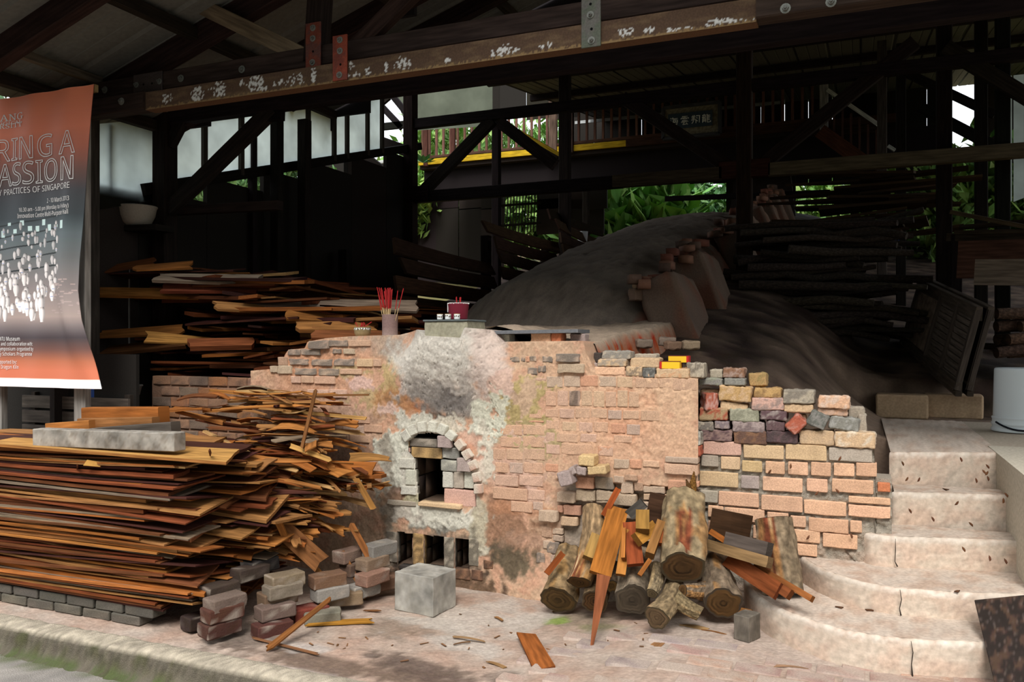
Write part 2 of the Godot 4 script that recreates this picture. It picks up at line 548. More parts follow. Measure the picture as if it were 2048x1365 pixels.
func build_kiln() -> void:
	var kiln := base("dragon_kiln", Vector3.ZERO)
	tag(kiln, "long brick and clay climbing kiln with an arched stoke door in its plastered front", "kiln")
	var tops := top_line()
	var ytop := func(x: float) -> float:
		for i in tops.size() - 1:
			if x <= tops[i + 1].x:
				return lerpf(tops[i].y, tops[i + 1].y, clampf((x - tops[i].x) / maxf(0.001, tops[i + 1].x - tops[i].x), 0, 1))
		return tops[tops.size() - 1].y
	var holes := []
	for list in [[[818, 880], [824, 873], [838, 868], [858, 866], [885, 871], [906, 882], [930, 911], [942, 938], [951, 978], [952, 1015], [838, 1009], [829, 917], [818, 905]],
			[[793, 1064], [825, 1069], [823, 1134], [795, 1131]], [[847, 1071], [887, 1075], [886, 1141], [848, 1137]], [[909, 1077], [937, 1081], [937, 1147], [910, 1143]]]:
		var a := PackedVector2Array()
		for p in list:
			var w := oz(p[0], p[1], 0.0)
			a.append(Vector2(w.x, w.y))
		holes.append(a)
	var blots := []   # px, py, rx, ry, colour, ragged, lift, softness, strength
	for p in [
			[1230, 850, 190, 120, "d0a585", .8, .004, .5, .8], [1300, 800, 120, 60, "d2ad8c", .8, .006, .4, .8], [1250, 830, 60, 60, "cf9270", .8, 0, .5, .5],
			[640, 730, 110, 40, "c58c68", .6, .003, .5, .8], [620, 800, 120, 60, "b98a6c", .7, 0, .5, .7], [700, 880, 60, 90, "a98a76", .8, 0, .5, .7], [755, 690, 70, 20, "ab9480", .8, .002, .5, .8], [800, 705, 30, 24, "86766a", .7, .002, .5, .7],
			[780, 765, 42, 34, "b3996b", .9, .004, .12, .95], [735, 790, 40, 30, "b29a70", .9, .003, .15, .9], [690, 745, 26, 14, "b09c74", .9, .003, .15, .8], [725, 770, 40, 14, "d0ab9c", .9, .005, .12, .9], [815, 805, 75, 34, "b07c52", .7, .003, .4, .85], [850, 815, 36, 18, "b76f45", .8, .004, .3, .7], [775, 820, 20, 10, "d3b3a2", 1.0, .005, .1, .9], [830, 770, 36, 20, "d2b1a0", .9, .006, .1, .9],
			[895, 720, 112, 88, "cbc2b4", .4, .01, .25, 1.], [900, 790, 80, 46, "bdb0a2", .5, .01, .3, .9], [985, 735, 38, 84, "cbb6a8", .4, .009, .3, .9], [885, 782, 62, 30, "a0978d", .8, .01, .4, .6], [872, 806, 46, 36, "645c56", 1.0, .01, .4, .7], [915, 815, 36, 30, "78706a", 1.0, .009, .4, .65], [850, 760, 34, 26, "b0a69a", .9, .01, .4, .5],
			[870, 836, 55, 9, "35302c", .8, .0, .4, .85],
			[1042, 800, 66, 52, "ad9868", .7, .006, .1, 1.], [1050, 893, 66, 42, "ab986e", .7, .005, .15, .95], [1010, 765, 30, 26, "cfae9c", .9, .006, .1, .95], [1055, 790, 22, 34, "c2a286", .9, .006, .1, .9], [1030, 865, 30, 9, "cba894", 1., .006, .1, .9], [1050, 880, 36, 9, "caa592", 1., .006, .1, .9],
			[1020, 940, 75, 60, "c6a08a", .7, .004, .35, .8], [1040, 985, 60, 34, "cba693", .8, .004, .3, .8], [1010, 1060, 62, 92, "8f6a52", .7, -.004, .35, .9], [1040, 1020, 60, 16, "b4805f", .8, 0, .4, .7], [1030, 1120, 60, 40, "57503f", .8, -.004, .4, .85], [1045, 1085, 40, 16, "b08a72", .9, 0, .4, .7],
			[800, 915, 56, 66, "ccc7b4", .55, .009, .08, 1.], [785, 960, 30, 48, "c9c4b2", .6, .009, .08, 1.], [830, 950, 30, 60, "c6beae", .4, .007, .1, 1.], [840, 850, 60, 26, "c3bcab", .6, .009, .12, 1.], [900, 858, 46, 26, "c8bca8", .7, .008, .1, .9],
			[862, 1032, 105, 27, "cbc4b2", .5, .012, .1, 1.], [800, 1024, 40, 20, "c3b7a6", .6, .01, .12, .9], [845, 1000, 74, 10, "a59c7c", .4, .008, .2, .9],
			[978, 838, 30, 46, "cfcab4", .8, .01, .07, 1.], [955, 870, 34, 30, "d0cab6", .85, .01, .07, 1.], [1000, 815, 20, 26, "cfc9b2", .8, .01, .07, 1.], [968, 910, 20, 60, "cbc0ac", .9, .008, .1, .9], [950, 960, 16, 60, "cdbcaa", .9, .006, .12, .8], [935, 890, 26, 30, "c98f74", .9, .002, .2, .7], [955, 1080, 16, 40, "c4bca4", .8, .008, .1, .9], [965, 1105, 14, 14, "c8bfa8", .6, .012, .1, .9],
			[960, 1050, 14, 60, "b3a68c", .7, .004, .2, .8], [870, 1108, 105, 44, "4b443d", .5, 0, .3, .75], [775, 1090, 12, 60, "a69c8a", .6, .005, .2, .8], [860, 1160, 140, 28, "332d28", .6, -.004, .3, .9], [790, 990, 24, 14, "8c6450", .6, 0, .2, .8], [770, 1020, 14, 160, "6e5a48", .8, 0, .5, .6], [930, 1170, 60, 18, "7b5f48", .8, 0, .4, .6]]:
		var w := oz(p[0], p[1], 0.0)
		var k := 1.0 / (oz(p[0] + 1, p[1], 0.0).x - w.x)
		blots.append([w.x, w.y, p[2] / k, p[3] / k, col(p[4]), p[5], p[6], p[7], p[8]])
	var nx := 384
	var ny := 190
	var x0 := oz(500, 740, 0).x
	var x1 := oz(1396, 760, 0).x
	var P := PackedVector3Array()
	var C := PackedColorArray()
	var clay := col("c5a385")
	var clay2 := col("bd8d72")
	for j in ny + 1:
		for i in nx + 1:
			var x := lerpf(x0, x1, float(i) / nx)
			var y := lerpf(-0.06, ytop.call(x), float(j) / ny)
			var n1 := fn.get_noise_2d(x * 45, y * 45)
			var n2 := fn.get_noise_2d(x * 170 + 50, y * 170)
			var n3 := fn.get_noise_2d(x * 500, y * 500)
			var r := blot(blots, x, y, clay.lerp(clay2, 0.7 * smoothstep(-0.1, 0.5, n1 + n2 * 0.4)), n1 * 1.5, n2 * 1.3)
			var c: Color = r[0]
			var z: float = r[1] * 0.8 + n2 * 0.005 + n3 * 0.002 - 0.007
			# mud buttress under the altar block
			var bx := absf(x - 0.13) / lerpf(0.62, 0.3, smoothstep(1.2, 1.62, y))
			z += 0.125 * smoothstep(1.0, 1.54, y) * (1.0 - smoothstep(0.45, 1.0, bx))
			# cracks in the limewash and mud
			var cr := fc.get_noise_2d(x * 130 + n2 * 8, y * 150)
			if r[1] > 0.0065 and cr < -0.93:
				z -= 0.006
				c = c * 0.62
			# the foot leans out a little
			z += 0.05 * smoothstep(0.25, 0.0, y) * smoothstep(0.35, 0.7, x)
			if x > 0.82 and y < 0.72:
				z -= 0.05 * smoothstep(0.8, 0.9, x)
				c = c.lerp(col("9d9283"), 0.75 * smoothstep(0.8, 0.9, x) * smoothstep(0.74, 0.68, y))
			P.append(Vector3(x, y, z))
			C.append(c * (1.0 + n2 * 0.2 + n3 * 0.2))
	var front := MB.new()
	front.grid(P, C, nx, ny, func(i, j):
		var k: int = j * (nx + 1) + i
		var m: Vector3 = (P[k] + P[k + nx + 2]) * 0.5
		if m.y > 1.1 or m.x > 0.4 or m.x < -0.4:
			return true
		for h in holes:
			if Geometry2D.is_point_in_polygon(Vector2(m.x, m.y), h):
				return false
		return true)
	# its top, running back
	var TP := PackedVector3Array()
	var TC := PackedColorArray()
	for j in 5:
		for i in nx + 1:
			var k := ny * (nx + 1) + i
			var f := j / 4.0
			TP.append(P[k] + Vector3(0, fn.get_noise_2d(P[k].x * 90, f * 40) * 0.006 * f - 0.01 * f, -0.3 * f - 0.02 * signf(f)))
			TC.append(C[k])
	front.grid(TP, TC, nx, 4)
	var wall := put("front_wall", front, M.clay, kiln)
	# bricks that show through the mud
	bricks_at(wall, 960, 650, 5.25, -0.001, [
		[305, 335, 420, 395, "g", "s"], [425, 340, 470, 390, "g", "s"], [475, 330, 520, 395, "o"], [522, 330, 595, 390, "gb", "s"], [650, 330, 760, 395, "g", "s"], [790, 305, 1040, 395, "g", "s^"], [165, 440, 275, 545, "o"], [495, 450, 600, 525, "g", "s"], [605, 425, 690, 500, "g", "s"], [810, 408, 1090, 510, "gr", "u^"],
		[580, 555, 695, 595, "p"], [695, 540, 868, 660, "gb"], [875, 535, 1050, 655, "gb"], [1053, 530, 1238, 650, "o"],
		[685, 695, 800, 855, "ow"], [810, 690, 925, 855, "p"], [932, 690, 1055, 855, "m", "x"], [1062, 690, 1180, 855, "f"], [1187, 695, 1308, 860, "f"],
		[680, 882, 825, 975, "ow"], [832, 880, 990, 985, "p"], [1000, 870, 1155, 985, "cb"], [1162, 880, 1335, 985, "cb"],
		[690, 1000, 835, 1100, "p", "c"], [860, 1018, 1015, 1120, "f"], [1035, 1022, 1185, 1130, "p"], [1192, 1018, 1345, 1130, "ow"], [690, 1130, 790, 1230, "p"], [797, 1142, 1025, 1238, "cb"], [1050, 1145, 1225, 1238, "p"], [690, 1257, 838, 1360, "p"], [850, 1250, 1200, 1362, "ow"], [1235, 1277, 1395, 1362, "o"],
		[290, 1003, 455, 1026, "f"], [500, 1005, 668, 1028, "o"], [210, 890, 455, 992, "gr", "c"], [470, 885, 648, 985, "ow", "c"], [205, 1050, 440, 1160, "ow", "c"], [450, 1050, 680, 1160, "cb", "c"], [210, 1175, 430, 1290, "ow", "c"], [445, 1172, 680, 1290, "ow", "c"]], 0.6)
	bricks_at(wall, 1180, 690, 5.6875, -0.001, [
		[102, 358, 298, 480, "gb"], [305, 360, 485, 490, "f"], [512, 378, 778, 495, "cb"], [785, 380, 930, 495, "cb"], [935, 382, 1215, 525, "cb"], [40, 525, 165, 712, "f"], [172, 530, 300, 710, "cb"], [306, 515, 430, 710, "f"], [437, 530, 560, 712, "cb"], [200, 742, 360, 850, "m"], [370, 745, 560, 850, "cb"], [240, 897, 405, 1010, "o"], [412, 905, 570, 1028, "m"], [265, 1030, 480, 1120, "ow"], [95, 1160, 265, 1272, "p"], [575, 745, 800, 870, "cb"]], 0.6)
	bricks_at(wall, 960, 880, 5.25, -0.001, [
		[135, 92, 268, 215, "ow"], [275, 95, 450, 215, "cb"], [458, 92, 680, 215, "cb"], [155, 238, 300, 350, "ow"], [306, 238, 450, 355, "m"], [456, 238, 660, 355, "ow"], [150, 372, 400, 490, "p"], [408, 375, 660, 490, "p"], [130, 505, 495, 635, "ow"], [503, 525, 680, 638, "p"], [320, 650, 548, 765, "ow"], [552, 652, 662, 745, "m"], [685, 252, 820, 340, "o"], [690, 60, 835, 155, "p"], [845, 60, 1195, 165, "ow"], [1240, 75, 1365, 160, "p"],
		[610, 748, 805, 868, "gb", "u^^"], [805, 555, 990, 665, "gb", "u^"], [1000, 530, 1185, 650, "gr", "u"], [1215, 530, 1365, 670, "gr", "u"], [810, 690, 868, 770, "r"], [872, 690, 1050, 800, "r", "u"], [845, 812, 1020, 910, "f", "u"], [640, 922, 755, 1030, "br", "u"], [760, 932, 868, 1000, "gb", "u"], [760, 1005, 868, 1075, "g", "u"], [700, 1075, 830, 1200, "g", "s"], [655, 1060, 760, 1150, "gb", "u"], [590, 1190, 680, 1300, "g", "s"], [740, 1210, 900, 1300, "m", "u"]], 0.6)
	bricks_at(wall, 1080, 890, 6.02, 0.004, [
		[885, 172, 1070, 290, "gb", "u"], [1077, 177, 1222, 290, "o"], [1235, 190, 1440, 275, "pe"], [1490, 232, 1895, 368, "pe", "u^"], [1500, 150, 1900, 225, "g", "u^"], [655, 388, 880, 540, "gr", "s"], [880, 372, 1010, 468, "gb", "u"], [1015, 362, 1170, 440, "br", "u^"], [975, 442, 1120, 590, "gb", "u"], [890, 600, 1150, 740, "gr", "u^"], [1130, 450, 1240, 560, "br", "u"], [1240, 500, 1500, 588, "gb", "u"], [1240, 597, 1540, 680, "f", "u"], [1540, 430, 1770, 600, "o", "u^"], [1850, 445, 1912, 520, "o"], [425, 388, 640, 535, "o", "^"], [430, 548, 660, 680, "gr", "u"], [670, 562, 900, 680, "gr", "u"], [1160, 690, 1400, 800, "gb", "u"], [1420, 700, 1700, 800, "gb", "u"], [700, 800, 950, 930, "g", "u"], [960, 780, 1250, 900, "gb", "u"], [1250, 880, 1560, 1010, "g", "u"], [560, 1000, 800, 1130, "gb", "u"], [850, 1000, 1100, 1120, "m", "u"], [1150, 1040, 1460, 1170, "gb", "u"]], 0.6)
	bricks_at(wall, 500, 650, 5.46, 0.008, [
		[630, 172, 845, 265, "g", "s^"], [853, 168, 1062, 240, "g", "s"], [1068, 165, 1310, 238, "cb"], [408, 265, 545, 335, "g", "s"], [550, 265, 760, 335, "g", "s"], [900, 262, 990, 318, "g", "s"], [1015, 258, 1140, 325, "gr", "u"], [425, 372, 630, 442, "g", "s"], [668, 375, 890, 450, "gb", "s"], [912, 370, 1130, 450, "g", "s"], [1160, 368, 1335, 462, "y"], [1340, 372, 1430, 458, "cb"], [212, 450, 298, 525, "gr", "u"], [302, 445, 450, 540, "gr", "u"], [485, 475, 715, 550, "g", "s"], [745, 478, 965, 560, "gb", "s"], [975, 478, 1215, 545, "cb"], [555, 555, 690, 640, "cb"], [695, 560, 925, 650, "ow"], [620, 705, 850, 780, "p"], [860, 705, 1050, 800, "p"], [440, 560, 550, 640, "p"], [300, 350, 405, 445, "br"]], 0.6)
	bricks_at(wall, 500, 650, 5.46, 0.004, [[1080, 1010, 1300, 1080, "ow"], [1010, 1100, 1240, 1190, "m"], [1240, 1090, 1440, 1180, "ow"], [1080, 1200, 1300, 1290, "cb"], [900, 1200, 1070, 1290, "br"]], 0.6)
	# ring of the arch, thick with limewash
	for a in [[385, 165, -38.0], [452, 108, -24.0], [552, 74, -8.0], [662, 72, 6.0], [762, 100, 22.0], [855, 165, 38.0], [948, 262, 48.0], [1025, 365, 56.0], [1085, 480, 66.0], [1125, 605, 78.0], [1140, 725, 86.0]]:
		var p := oz(740 + a[0] / 5.25, 840 + a[1] / 5.25, 0.01)
		var big: float = 0.068 if a[2] < 30.0 else 0.055
		var s := stone(Vector3(0.062, big, 0.1), Vector3i(3, 3, 2), 0.008, 0.007, jit(col("bdb6a6" if a[2] < 40.0 else "c39f8a"), 0.08), col("d0cbb8"), 0.1, rng.randf() * 60)
		put("arch_brick", s, M.brick, kiln, Transform3D(Basis(Vector3.FORWARD, deg_to_rad(a[2])), p + Vector3(0, 0, -0.03)))
	# bricks that close the doorway
	bricks_at(kiln, 740, 840, 5.25, -0.01, [
		[338, 220, 412, 286, "t"], [342, 290, 420, 345, "p"], [416, 196, 700, 287, "gb", "x"], [428, 291, 752, 408, "t", "x"], [775, 735, 1105, 910, "p", "u"], [758, 547, 866, 718, "w"], [875, 549, 978, 724, "gb"], [987, 547, 1092, 725, "w"], [740, 422, 908, 543, "w", "s"], [760, 292, 935, 413, "w", "s"]])
	bricks_at(kiln, 740, 840, 5.25, 0.025, [[702, 170, 846, 300, "m", "u"], [915, 404, 1050, 550, "m", "u"]])
	bricks_at(kiln, 740, 840, 5.25, 0.012, [[302, 404, 455, 515, "w", "u"], [366, 522, 470, 690, "w", "u"], [320, 698, 480, 790, "w", "u"], [495, 880, 945, 930, "f", "u^"], [170, 850, 480, 905, "gb", "u"]])
	# the piers between the stoke holes
	bricks_at(kiln, 740, 840, 5.25, 0.0, [[168, 1175, 280, 1500, "gb", "x"], [446, 1195, 558, 1530, "t", "x"], [772, 1235, 878, 1560, "gb", "x"], [1032, 1250, 1140, 1540, "gb", "x"], [300, 1540, 560, 1590, "k"], [580, 1550, 850, 1600, "k"], [860, 1570, 1050, 1680, "br", "x"], [1060, 1580, 1180, 1690, "br", "x"], [620, 1610, 850, 1680, "k"], [1190, 1480, 1290, 1570, "br", "x"]])
	# passages behind the doorway and the stoke holes: bricks of their sides, floors and lids, black inside
	for r in [[826, 906, 956, 1018, 0.34], [790, 1062, 828, 1135, 0.3], [843, 1068, 890, 1142, 0.3], [905, 1074, 941, 1149, 0.3]]:
		var a := oz(r[0], r[1], -0.02)
		var b := oz(r[2], r[3], -0.02)
		var y0 := minf(a.y, b.y)
		var mid := Vector3((a.x + b.x) / 2, (a.y + y0) / 2, -0.02 - r[4] / 2)
		var w := b.x - a.x
		var h := a.y - y0
		var pb := MB.new()
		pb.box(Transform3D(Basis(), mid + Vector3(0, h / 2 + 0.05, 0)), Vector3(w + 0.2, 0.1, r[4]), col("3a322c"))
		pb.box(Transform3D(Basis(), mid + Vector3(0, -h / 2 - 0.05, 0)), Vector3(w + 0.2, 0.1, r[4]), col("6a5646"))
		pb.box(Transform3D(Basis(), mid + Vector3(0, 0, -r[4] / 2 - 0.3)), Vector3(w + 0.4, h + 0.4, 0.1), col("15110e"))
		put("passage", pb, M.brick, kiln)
		for s in [-1.0, 1.0]:
			for k in 2:
				for v in 2:
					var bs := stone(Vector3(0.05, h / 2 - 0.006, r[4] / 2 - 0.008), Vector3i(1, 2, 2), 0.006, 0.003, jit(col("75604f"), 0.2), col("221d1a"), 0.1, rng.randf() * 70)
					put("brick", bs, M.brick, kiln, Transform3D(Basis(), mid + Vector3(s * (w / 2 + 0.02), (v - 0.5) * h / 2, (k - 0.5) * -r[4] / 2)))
	# fire chamber behind the front: flat clay top with a crown, orange sides
	var chamber := land("chamber", -1.3, 1.32, -2.4, -0.2, 110, 90, func(x, z):
		var n1 := fn.get_noise_2d(x * 30, z * 30)
		var n2 := fn.get_noise_2d(x * 120, z * 120)
		var y := 1.535 + 0.1 * maxf(0.0, -z - 0.15) + 0.10 * exp(-pow((x - 0.36) / 0.22, 2.0)) * smoothstep(-1.2, -0.3, z) + 0.02 * n1 + n2 * 0.006
		var edge := smoothstep(1.0, 1.17, x + 0.12 * smoothstep(-0.7, -1.5, z) * -1.0 + n1 * 0.025)
		y -= 0.55 * edge + 0.6 * smoothstep(-1.1, -1.25, x)
		return [y, col("a5917c").lerp(col("9c5434"), smoothstep(0.0, 0.14, edge) * (0.85 + n2)) * (1.0 + n2 * 0.3)], M.clay, kiln)
	# the body climbs the slope behind: barrel vault with a rounded head
	var ridge := func(z: float) -> float:
		var t := -z
		var kn := [[1.3, 1.5], [2.0, 2.08], [3.9, 2.6], [6.8, 3.26], [9.5, 3.72], [12.0, 4.05], [17.0, 4.75]]
		for i in kn.size() - 1:
			if t <= kn[i + 1][0]:
				return lerpf(kn[i][1], kn[i + 1][1], clampf((t - kn[i][0]) / (kn[i + 1][0] - kn[i][0]), 0, 1))
		return 4.75
	var BP := PackedVector3Array()
	var BC := PackedColorArray()
	for j in 151:
		var z := -1.35 - 12.1 * pow(j / 150.0, 1.25)
		for i in 61:
			var u := lerpf(-1.0, 1.0, i / 60.0)
			var n1 := fn.get_noise_2d(u * 60, z * 25)
			var n2 := fn.get_noise_2d(u * 150, z * 90)
			var head := smoothstep(-1.25, -2.7, z)
			var bt := 1.42 + 0.235 * maxf(0.0, -z - 1.6)
			var half := lerpf(0.92, 1.02, head)
			var x := half * u + 0.05
			var y: float = bt + (ridge.call(z) - bt) * pow(maxf(0.0, 1.0 - pow(absf(u), 2.6)), 0.75)
			BP.append(Vector3(x, y + n1 * 0.03 + n2 * 0.008, z))
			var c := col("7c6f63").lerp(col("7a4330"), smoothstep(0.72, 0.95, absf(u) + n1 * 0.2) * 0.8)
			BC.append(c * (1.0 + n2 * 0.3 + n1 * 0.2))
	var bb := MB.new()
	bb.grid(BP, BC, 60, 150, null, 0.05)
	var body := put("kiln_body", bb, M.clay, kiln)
	# brick buttresses and crumbling courses along the right flank
	for k in 9:
		if k == 2:
			continue
		var z := -2.3 - k * 1.25
		var bt := 1.3 + 0.235 * maxf(0.0, -z - 1.6)
		var s := stone(Vector3(0.34, 0.75, 0.95), Vector3i(4, 6, 6), 0.06, 0.03, col("6b594c"), col("6e3f2c"), -0.05, k * 13.0, 4.0)
		put("buttress", s, M.clay, kiln, Transform3D(Basis(Vector3.BACK, 0.35), Vector3(1.12, bt + 0.25, z)))
		for b in 8:
			var bz := z - rng.randf_range(-0.6, 0.6)
			put("brick", stone(Vector3(0.2, 0.075, 0.1), Vector3i(2, 1, 1), 0.01, 0.006, jit(col(["74483a", "7d5a48", "6a5448"][b % 3]), 0.15)), M.brick, kiln,
				Transform3D(Basis(Vector3.UP, rng.randf_range(0.9, 2.2)), Vector3(0.93 + rng.randf_range(-0.08, 0.12), 1.3 + 0.235 * maxf(0.0, -bz - 1.6) + 0.62 + rng.randf_range(0, 0.14), bz)))
	# low brick wing to the left, in the shade
	var wing := base("brick_wing_wall", Vector3.ZERO)
	tag(wing, "low shaded wing of rough bricks left of the kiln front, behind the offcut heap", "wall")
	var wb := MB.new()
	wb.box(Transform3D(Basis(), Vector3(-2.08, 0.62, -0.42)), Vector3(1.25, 1.24, 0.2), col("8a6a55"))
	put("clay_core", wb, M.clay, wing)
	for r in 9:
		for k in 6:
			var x := -2.6 + k * 0.19 + (0.09 if r % 2 else 0.0)
			var sb := stone(Vector3(0.18, 0.072, 0.09), Vector3i(5, 4, 1), 0.008, 0.006, jit(col(["9a735a", "a07a62", "86705f", "a87450"][(r * 3 + k) % 4]), 0.15), col("5a4c44"), -0.08, rng.randf() * 60)
			put("brick", sb, M.brick, wing, Transform3D(Basis(), Vector3(x, 0.56 + r * 0.085, -0.35)))

func build_brick_wall() -> void:
	var z := -0.11
	var wall := base("brick_retaining_wall", Vector3.ZERO)
	tag(wall, "mortared retaining wall of peach and buff bricks between the kiln front and the steps", "wall")
	var P := PackedVector3Array()
	var C := PackedColorArray()
	var nx := 110
	var ny := 100
	var x0 := oz(1384, 900, z).x
	var x1 := oz(1784, 1000, z).x
	var ytop := oz(1560, 890, z).y
	var x2 := oz(1752, 950, z).x
	for j in ny + 1:
		for i in nx + 1:
			var x := lerpf(x0, x1, float(i) / nx)
			var y := lerpf(0.0, ytop if x < x2 else 0.80, float(j) / ny)
			var n1 := fn.get_noise_2d(x * 60, y * 60)
			var n2 := fn.get_noise_2d(x * 240, y * 240)
			P.append(Vector3(x, y, z - 0.022 + n1 * 0.014 + n2 * 0.012))
			C.append(col("9a9080").lerp(col("b39c88"), smoothstep(-0.2, 0.3, n1) * smoothstep(0.7, 0.2, y)) * (1.0 + n2 * 0.4))
	var b := MB.new()
	b.grid(P, C, nx, ny)
	b.box(Transform3D(Basis(), Vector3((x0 + x1) / 2, 0.42, z - 0.13)), Vector3(x1 - x0, 0.8, 0.18), col("a89a88"))
	put("mortar", b, M.mortar, wall)
	bricks_at(wall, 1370, 700, 3.33, z, [
		[118, 612, 374, 703, "p", "u"], [386, 634, 657, 728, "f"], [667, 632, 944, 738, "f"], [955, 656, 1247, 747, "gb"],
		[104, 702, 222, 780, "gb"], [236, 712, 366, 800, "f"], [378, 740, 514, 817, "y"], [533, 744, 664, 830, "pe"], [684, 747, 820, 837, "pe"], [836, 749, 973, 843, "pe"], [988, 755, 1130, 845, "pe"], [1137, 753, 1280, 847, "pe"],
		[92, 814, 353, 915, "f"], [370, 840, 494, 928, "m"], [514, 852, 783, 948, "pe"], [808, 861, 951, 950, "pe"], [976, 865, 1256, 957, "pe"], [1281, 888, 1370, 950, "o"],
		[98, 938, 218, 1020, "gb"], [220, 950, 490, 1045, "pe"], [505, 974, 783, 1078, "pe"], [788, 1009, 1075, 1105, "pe", "u"], [1086, 982, 1370, 1030, "pe"], [1086, 1040, 1370, 1120, "pe", "u"],
		[150, 1040, 254, 1120, "pe"], [260, 1058, 530, 1150, "pe"], [545, 1085, 690, 1165, "pe"], [700, 1108, 806, 1185, "pe"], [820, 1126, 1090, 1220, "pe", "u"], [1097, 1140, 1180, 1220, "pe"],
		[720, 1202, 900, 1287, "pe"], [914, 1228, 1150, 1325, "pe"], [450, 1180, 700, 1270, "pe"], [150, 1150, 420, 1240, "pe"], [600, 1290, 880, 1370, "pe"]])
	# bricks left loose on its right end, level with the mortared courses, belong to the loose ones

# a step: its nose is a line of photograph pixels taken at the height of its top
func step(called: String, nose: Array, y: float, ybot: float, zback: float, label: String) -> void:
	var pts := PackedVector2Array()
	for p in nose:
		var w := oy(1460 + p[0] / 2.505, 820 + p[1] / 2.505, y)
		pts.append(Vector2(w.x, w.z))
	var cv := Curve2D.new()
	for i in pts.size():
		var tn: Vector2 = (pts[mini(i + 1, pts.size() - 1)] - pts[maxi(i - 1, 0)]) * 0.16
		cv.add_point(pts[i], -tn, tn)
	var ed := cv.tessellate_even_length(6, 0.03)
	var nx := ed.size() - 1
	var P := PackedVector3Array()
	var C := PackedColorArray()
	var rows := 12
	var nrm := func(i: int) -> Vector2:
		var d: Vector2 = (ed[mini(i + 1, nx)] - ed[maxi(i - 1, 0)]).normalized()
		return Vector2(-d.y, d.x)
	for j in rows + 3:
		for i in nx + 1:
			var f := minf(1.0, float(j) / rows)
			var yy := lerpf(ybot, y - 0.018, f)
			var inset := 0.0
			if j == rows + 1:
				yy = y - 0.004
				inset = 0.006
			elif j == rows + 2:
				yy = y
				inset = 0.02
			var n: Vector2 = nrm.call(i)
			var n1 := fn.get_noise_2d(ed[i].x * 60 + y * 99, yy * 60)
			var n2 := fn.get_noise_2d(ed[i].x * 220, yy * 220 + y * 40)
			var e := ed[i] - n * (inset - n1 * 0.004 - n2 * 0.002)
			P.append(Vector3(e.x, yy + (n2 * 0.003 if j > rows else 0.0), e.y))
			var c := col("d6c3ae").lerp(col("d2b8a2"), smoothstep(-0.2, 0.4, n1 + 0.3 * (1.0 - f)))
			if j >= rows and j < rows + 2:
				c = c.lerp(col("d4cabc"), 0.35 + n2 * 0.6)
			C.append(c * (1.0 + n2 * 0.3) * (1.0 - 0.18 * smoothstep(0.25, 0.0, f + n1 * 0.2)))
	var b := MB.new()
	b.grid(P, C, nx, rows + 2, null, 0.05)
	var TP := PackedVector3Array()
	var TC := PackedColorArray()
	var last := (rows + 2) * (nx + 1)
	for j in 13:
		for i in nx + 1:
			var a := P[last + i]
			var zz := lerpf(a.z, minf(zback, a.z - 0.01), j / 12.0)
			var n1 := fn.get_noise_2d(a.x * 50, zz * 50)
			var n2 := fn.get_noise_2d(a.x * 200, zz * 200)
			TP.append(Vector3(a.x, y + (n2 * 0.004 if j else 0.0), zz))
			TC.append(col("ccbaa8").lerp(col("bfa590"), smoothstep(-0.2, 0.5, n1)) * (1.0 + n2 * 0.2))
	b.grid(TP, TC, nx, 12, null, 0.05)
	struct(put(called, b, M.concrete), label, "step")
func build_steps() -> void:
	step("concrete_step", [[70, 815], [75, 842], [88, 885], [130, 932], [200, 977], [300, 1022], [430, 1068], [560, 1105], [730, 1136], [910, 1155], [1100, 1166], [1280, 1171], [1473, 1174], [1760, 1176]], 0.246, 0.0, -0.15, "lowest and widest rounded concrete step of the flight")
	step("concrete_step", [[332, 690], [340, 708], [355, 738], [388, 764], [440, 792], [510, 822], [600, 852], [720, 879], [850, 896], [1040, 912], [1225, 922], [1473, 928], [1760, 932]], 0.373, 0.15, -0.2, "second rounded concrete step, with a crack down its middle")
	step("concrete_step", [[620, 545], [624, 568], [638, 592], [680, 618], [745, 631], [830, 638], [1100, 647], [1300, 654], [1480, 661]], 0.532, 0.3, -0.42, "third concrete step, with one rounded corner beside the brick wall")
	step("concrete_step", [[808, 412], [820, 415], [1100, 421], [1400, 430], [1420, 431]], 0.71, 0.45, -0.72, "fourth concrete step, straight, below the topmost one")
	step("concrete_step", [[798, 213], [820, 215], [1080, 215], [1355, 217], [1370, 217]], 0.897, 0.6, -2.98, "topmost concrete step and landing behind it")
	var b := MB.new()
	b.box(Transform3D(Basis(), Vector3(3.6, 0.45, -0.55)), Vector3(0.73, 0.9, 1.35), col("c4b8a4"))
	b.box(Transform3D(Basis(), Vector3(3.6, 0.448, -2.1)), Vector3(0.75, 0.894, 1.74), col("b3a48f"))
	struct(put("concrete_cheek_wall", b, M.concrete), "concrete side wall at the right of the steps", "wall")
	# hairline cracks down the risers
	for k in [[[1800, 1180], [1803, 1200], [1799, 1218], [1802, 1232], 0.335], [[1822, 1283], [1826, 1306], [1823, 1330], [1825, 1354], 0.665], [[1791, 1078], [1791, 1100], [1790, 1124], [1795, 1134], -0.06]]:
		var pts := []
		for i in 4:
			pts.append(oz(k[i][0], k[i][1], k[4]))
		var cb := MB.new()
		cb.tube(pts, [0.001, 0.0022, 0.002, 0.004], 5, col("3c342c"))
		struct(put("trim_crack", cb, M.matte), "thin dark crack running down a concrete step", "crack")

const DARK := "2d2622"
const BROWN := "4a3a30"
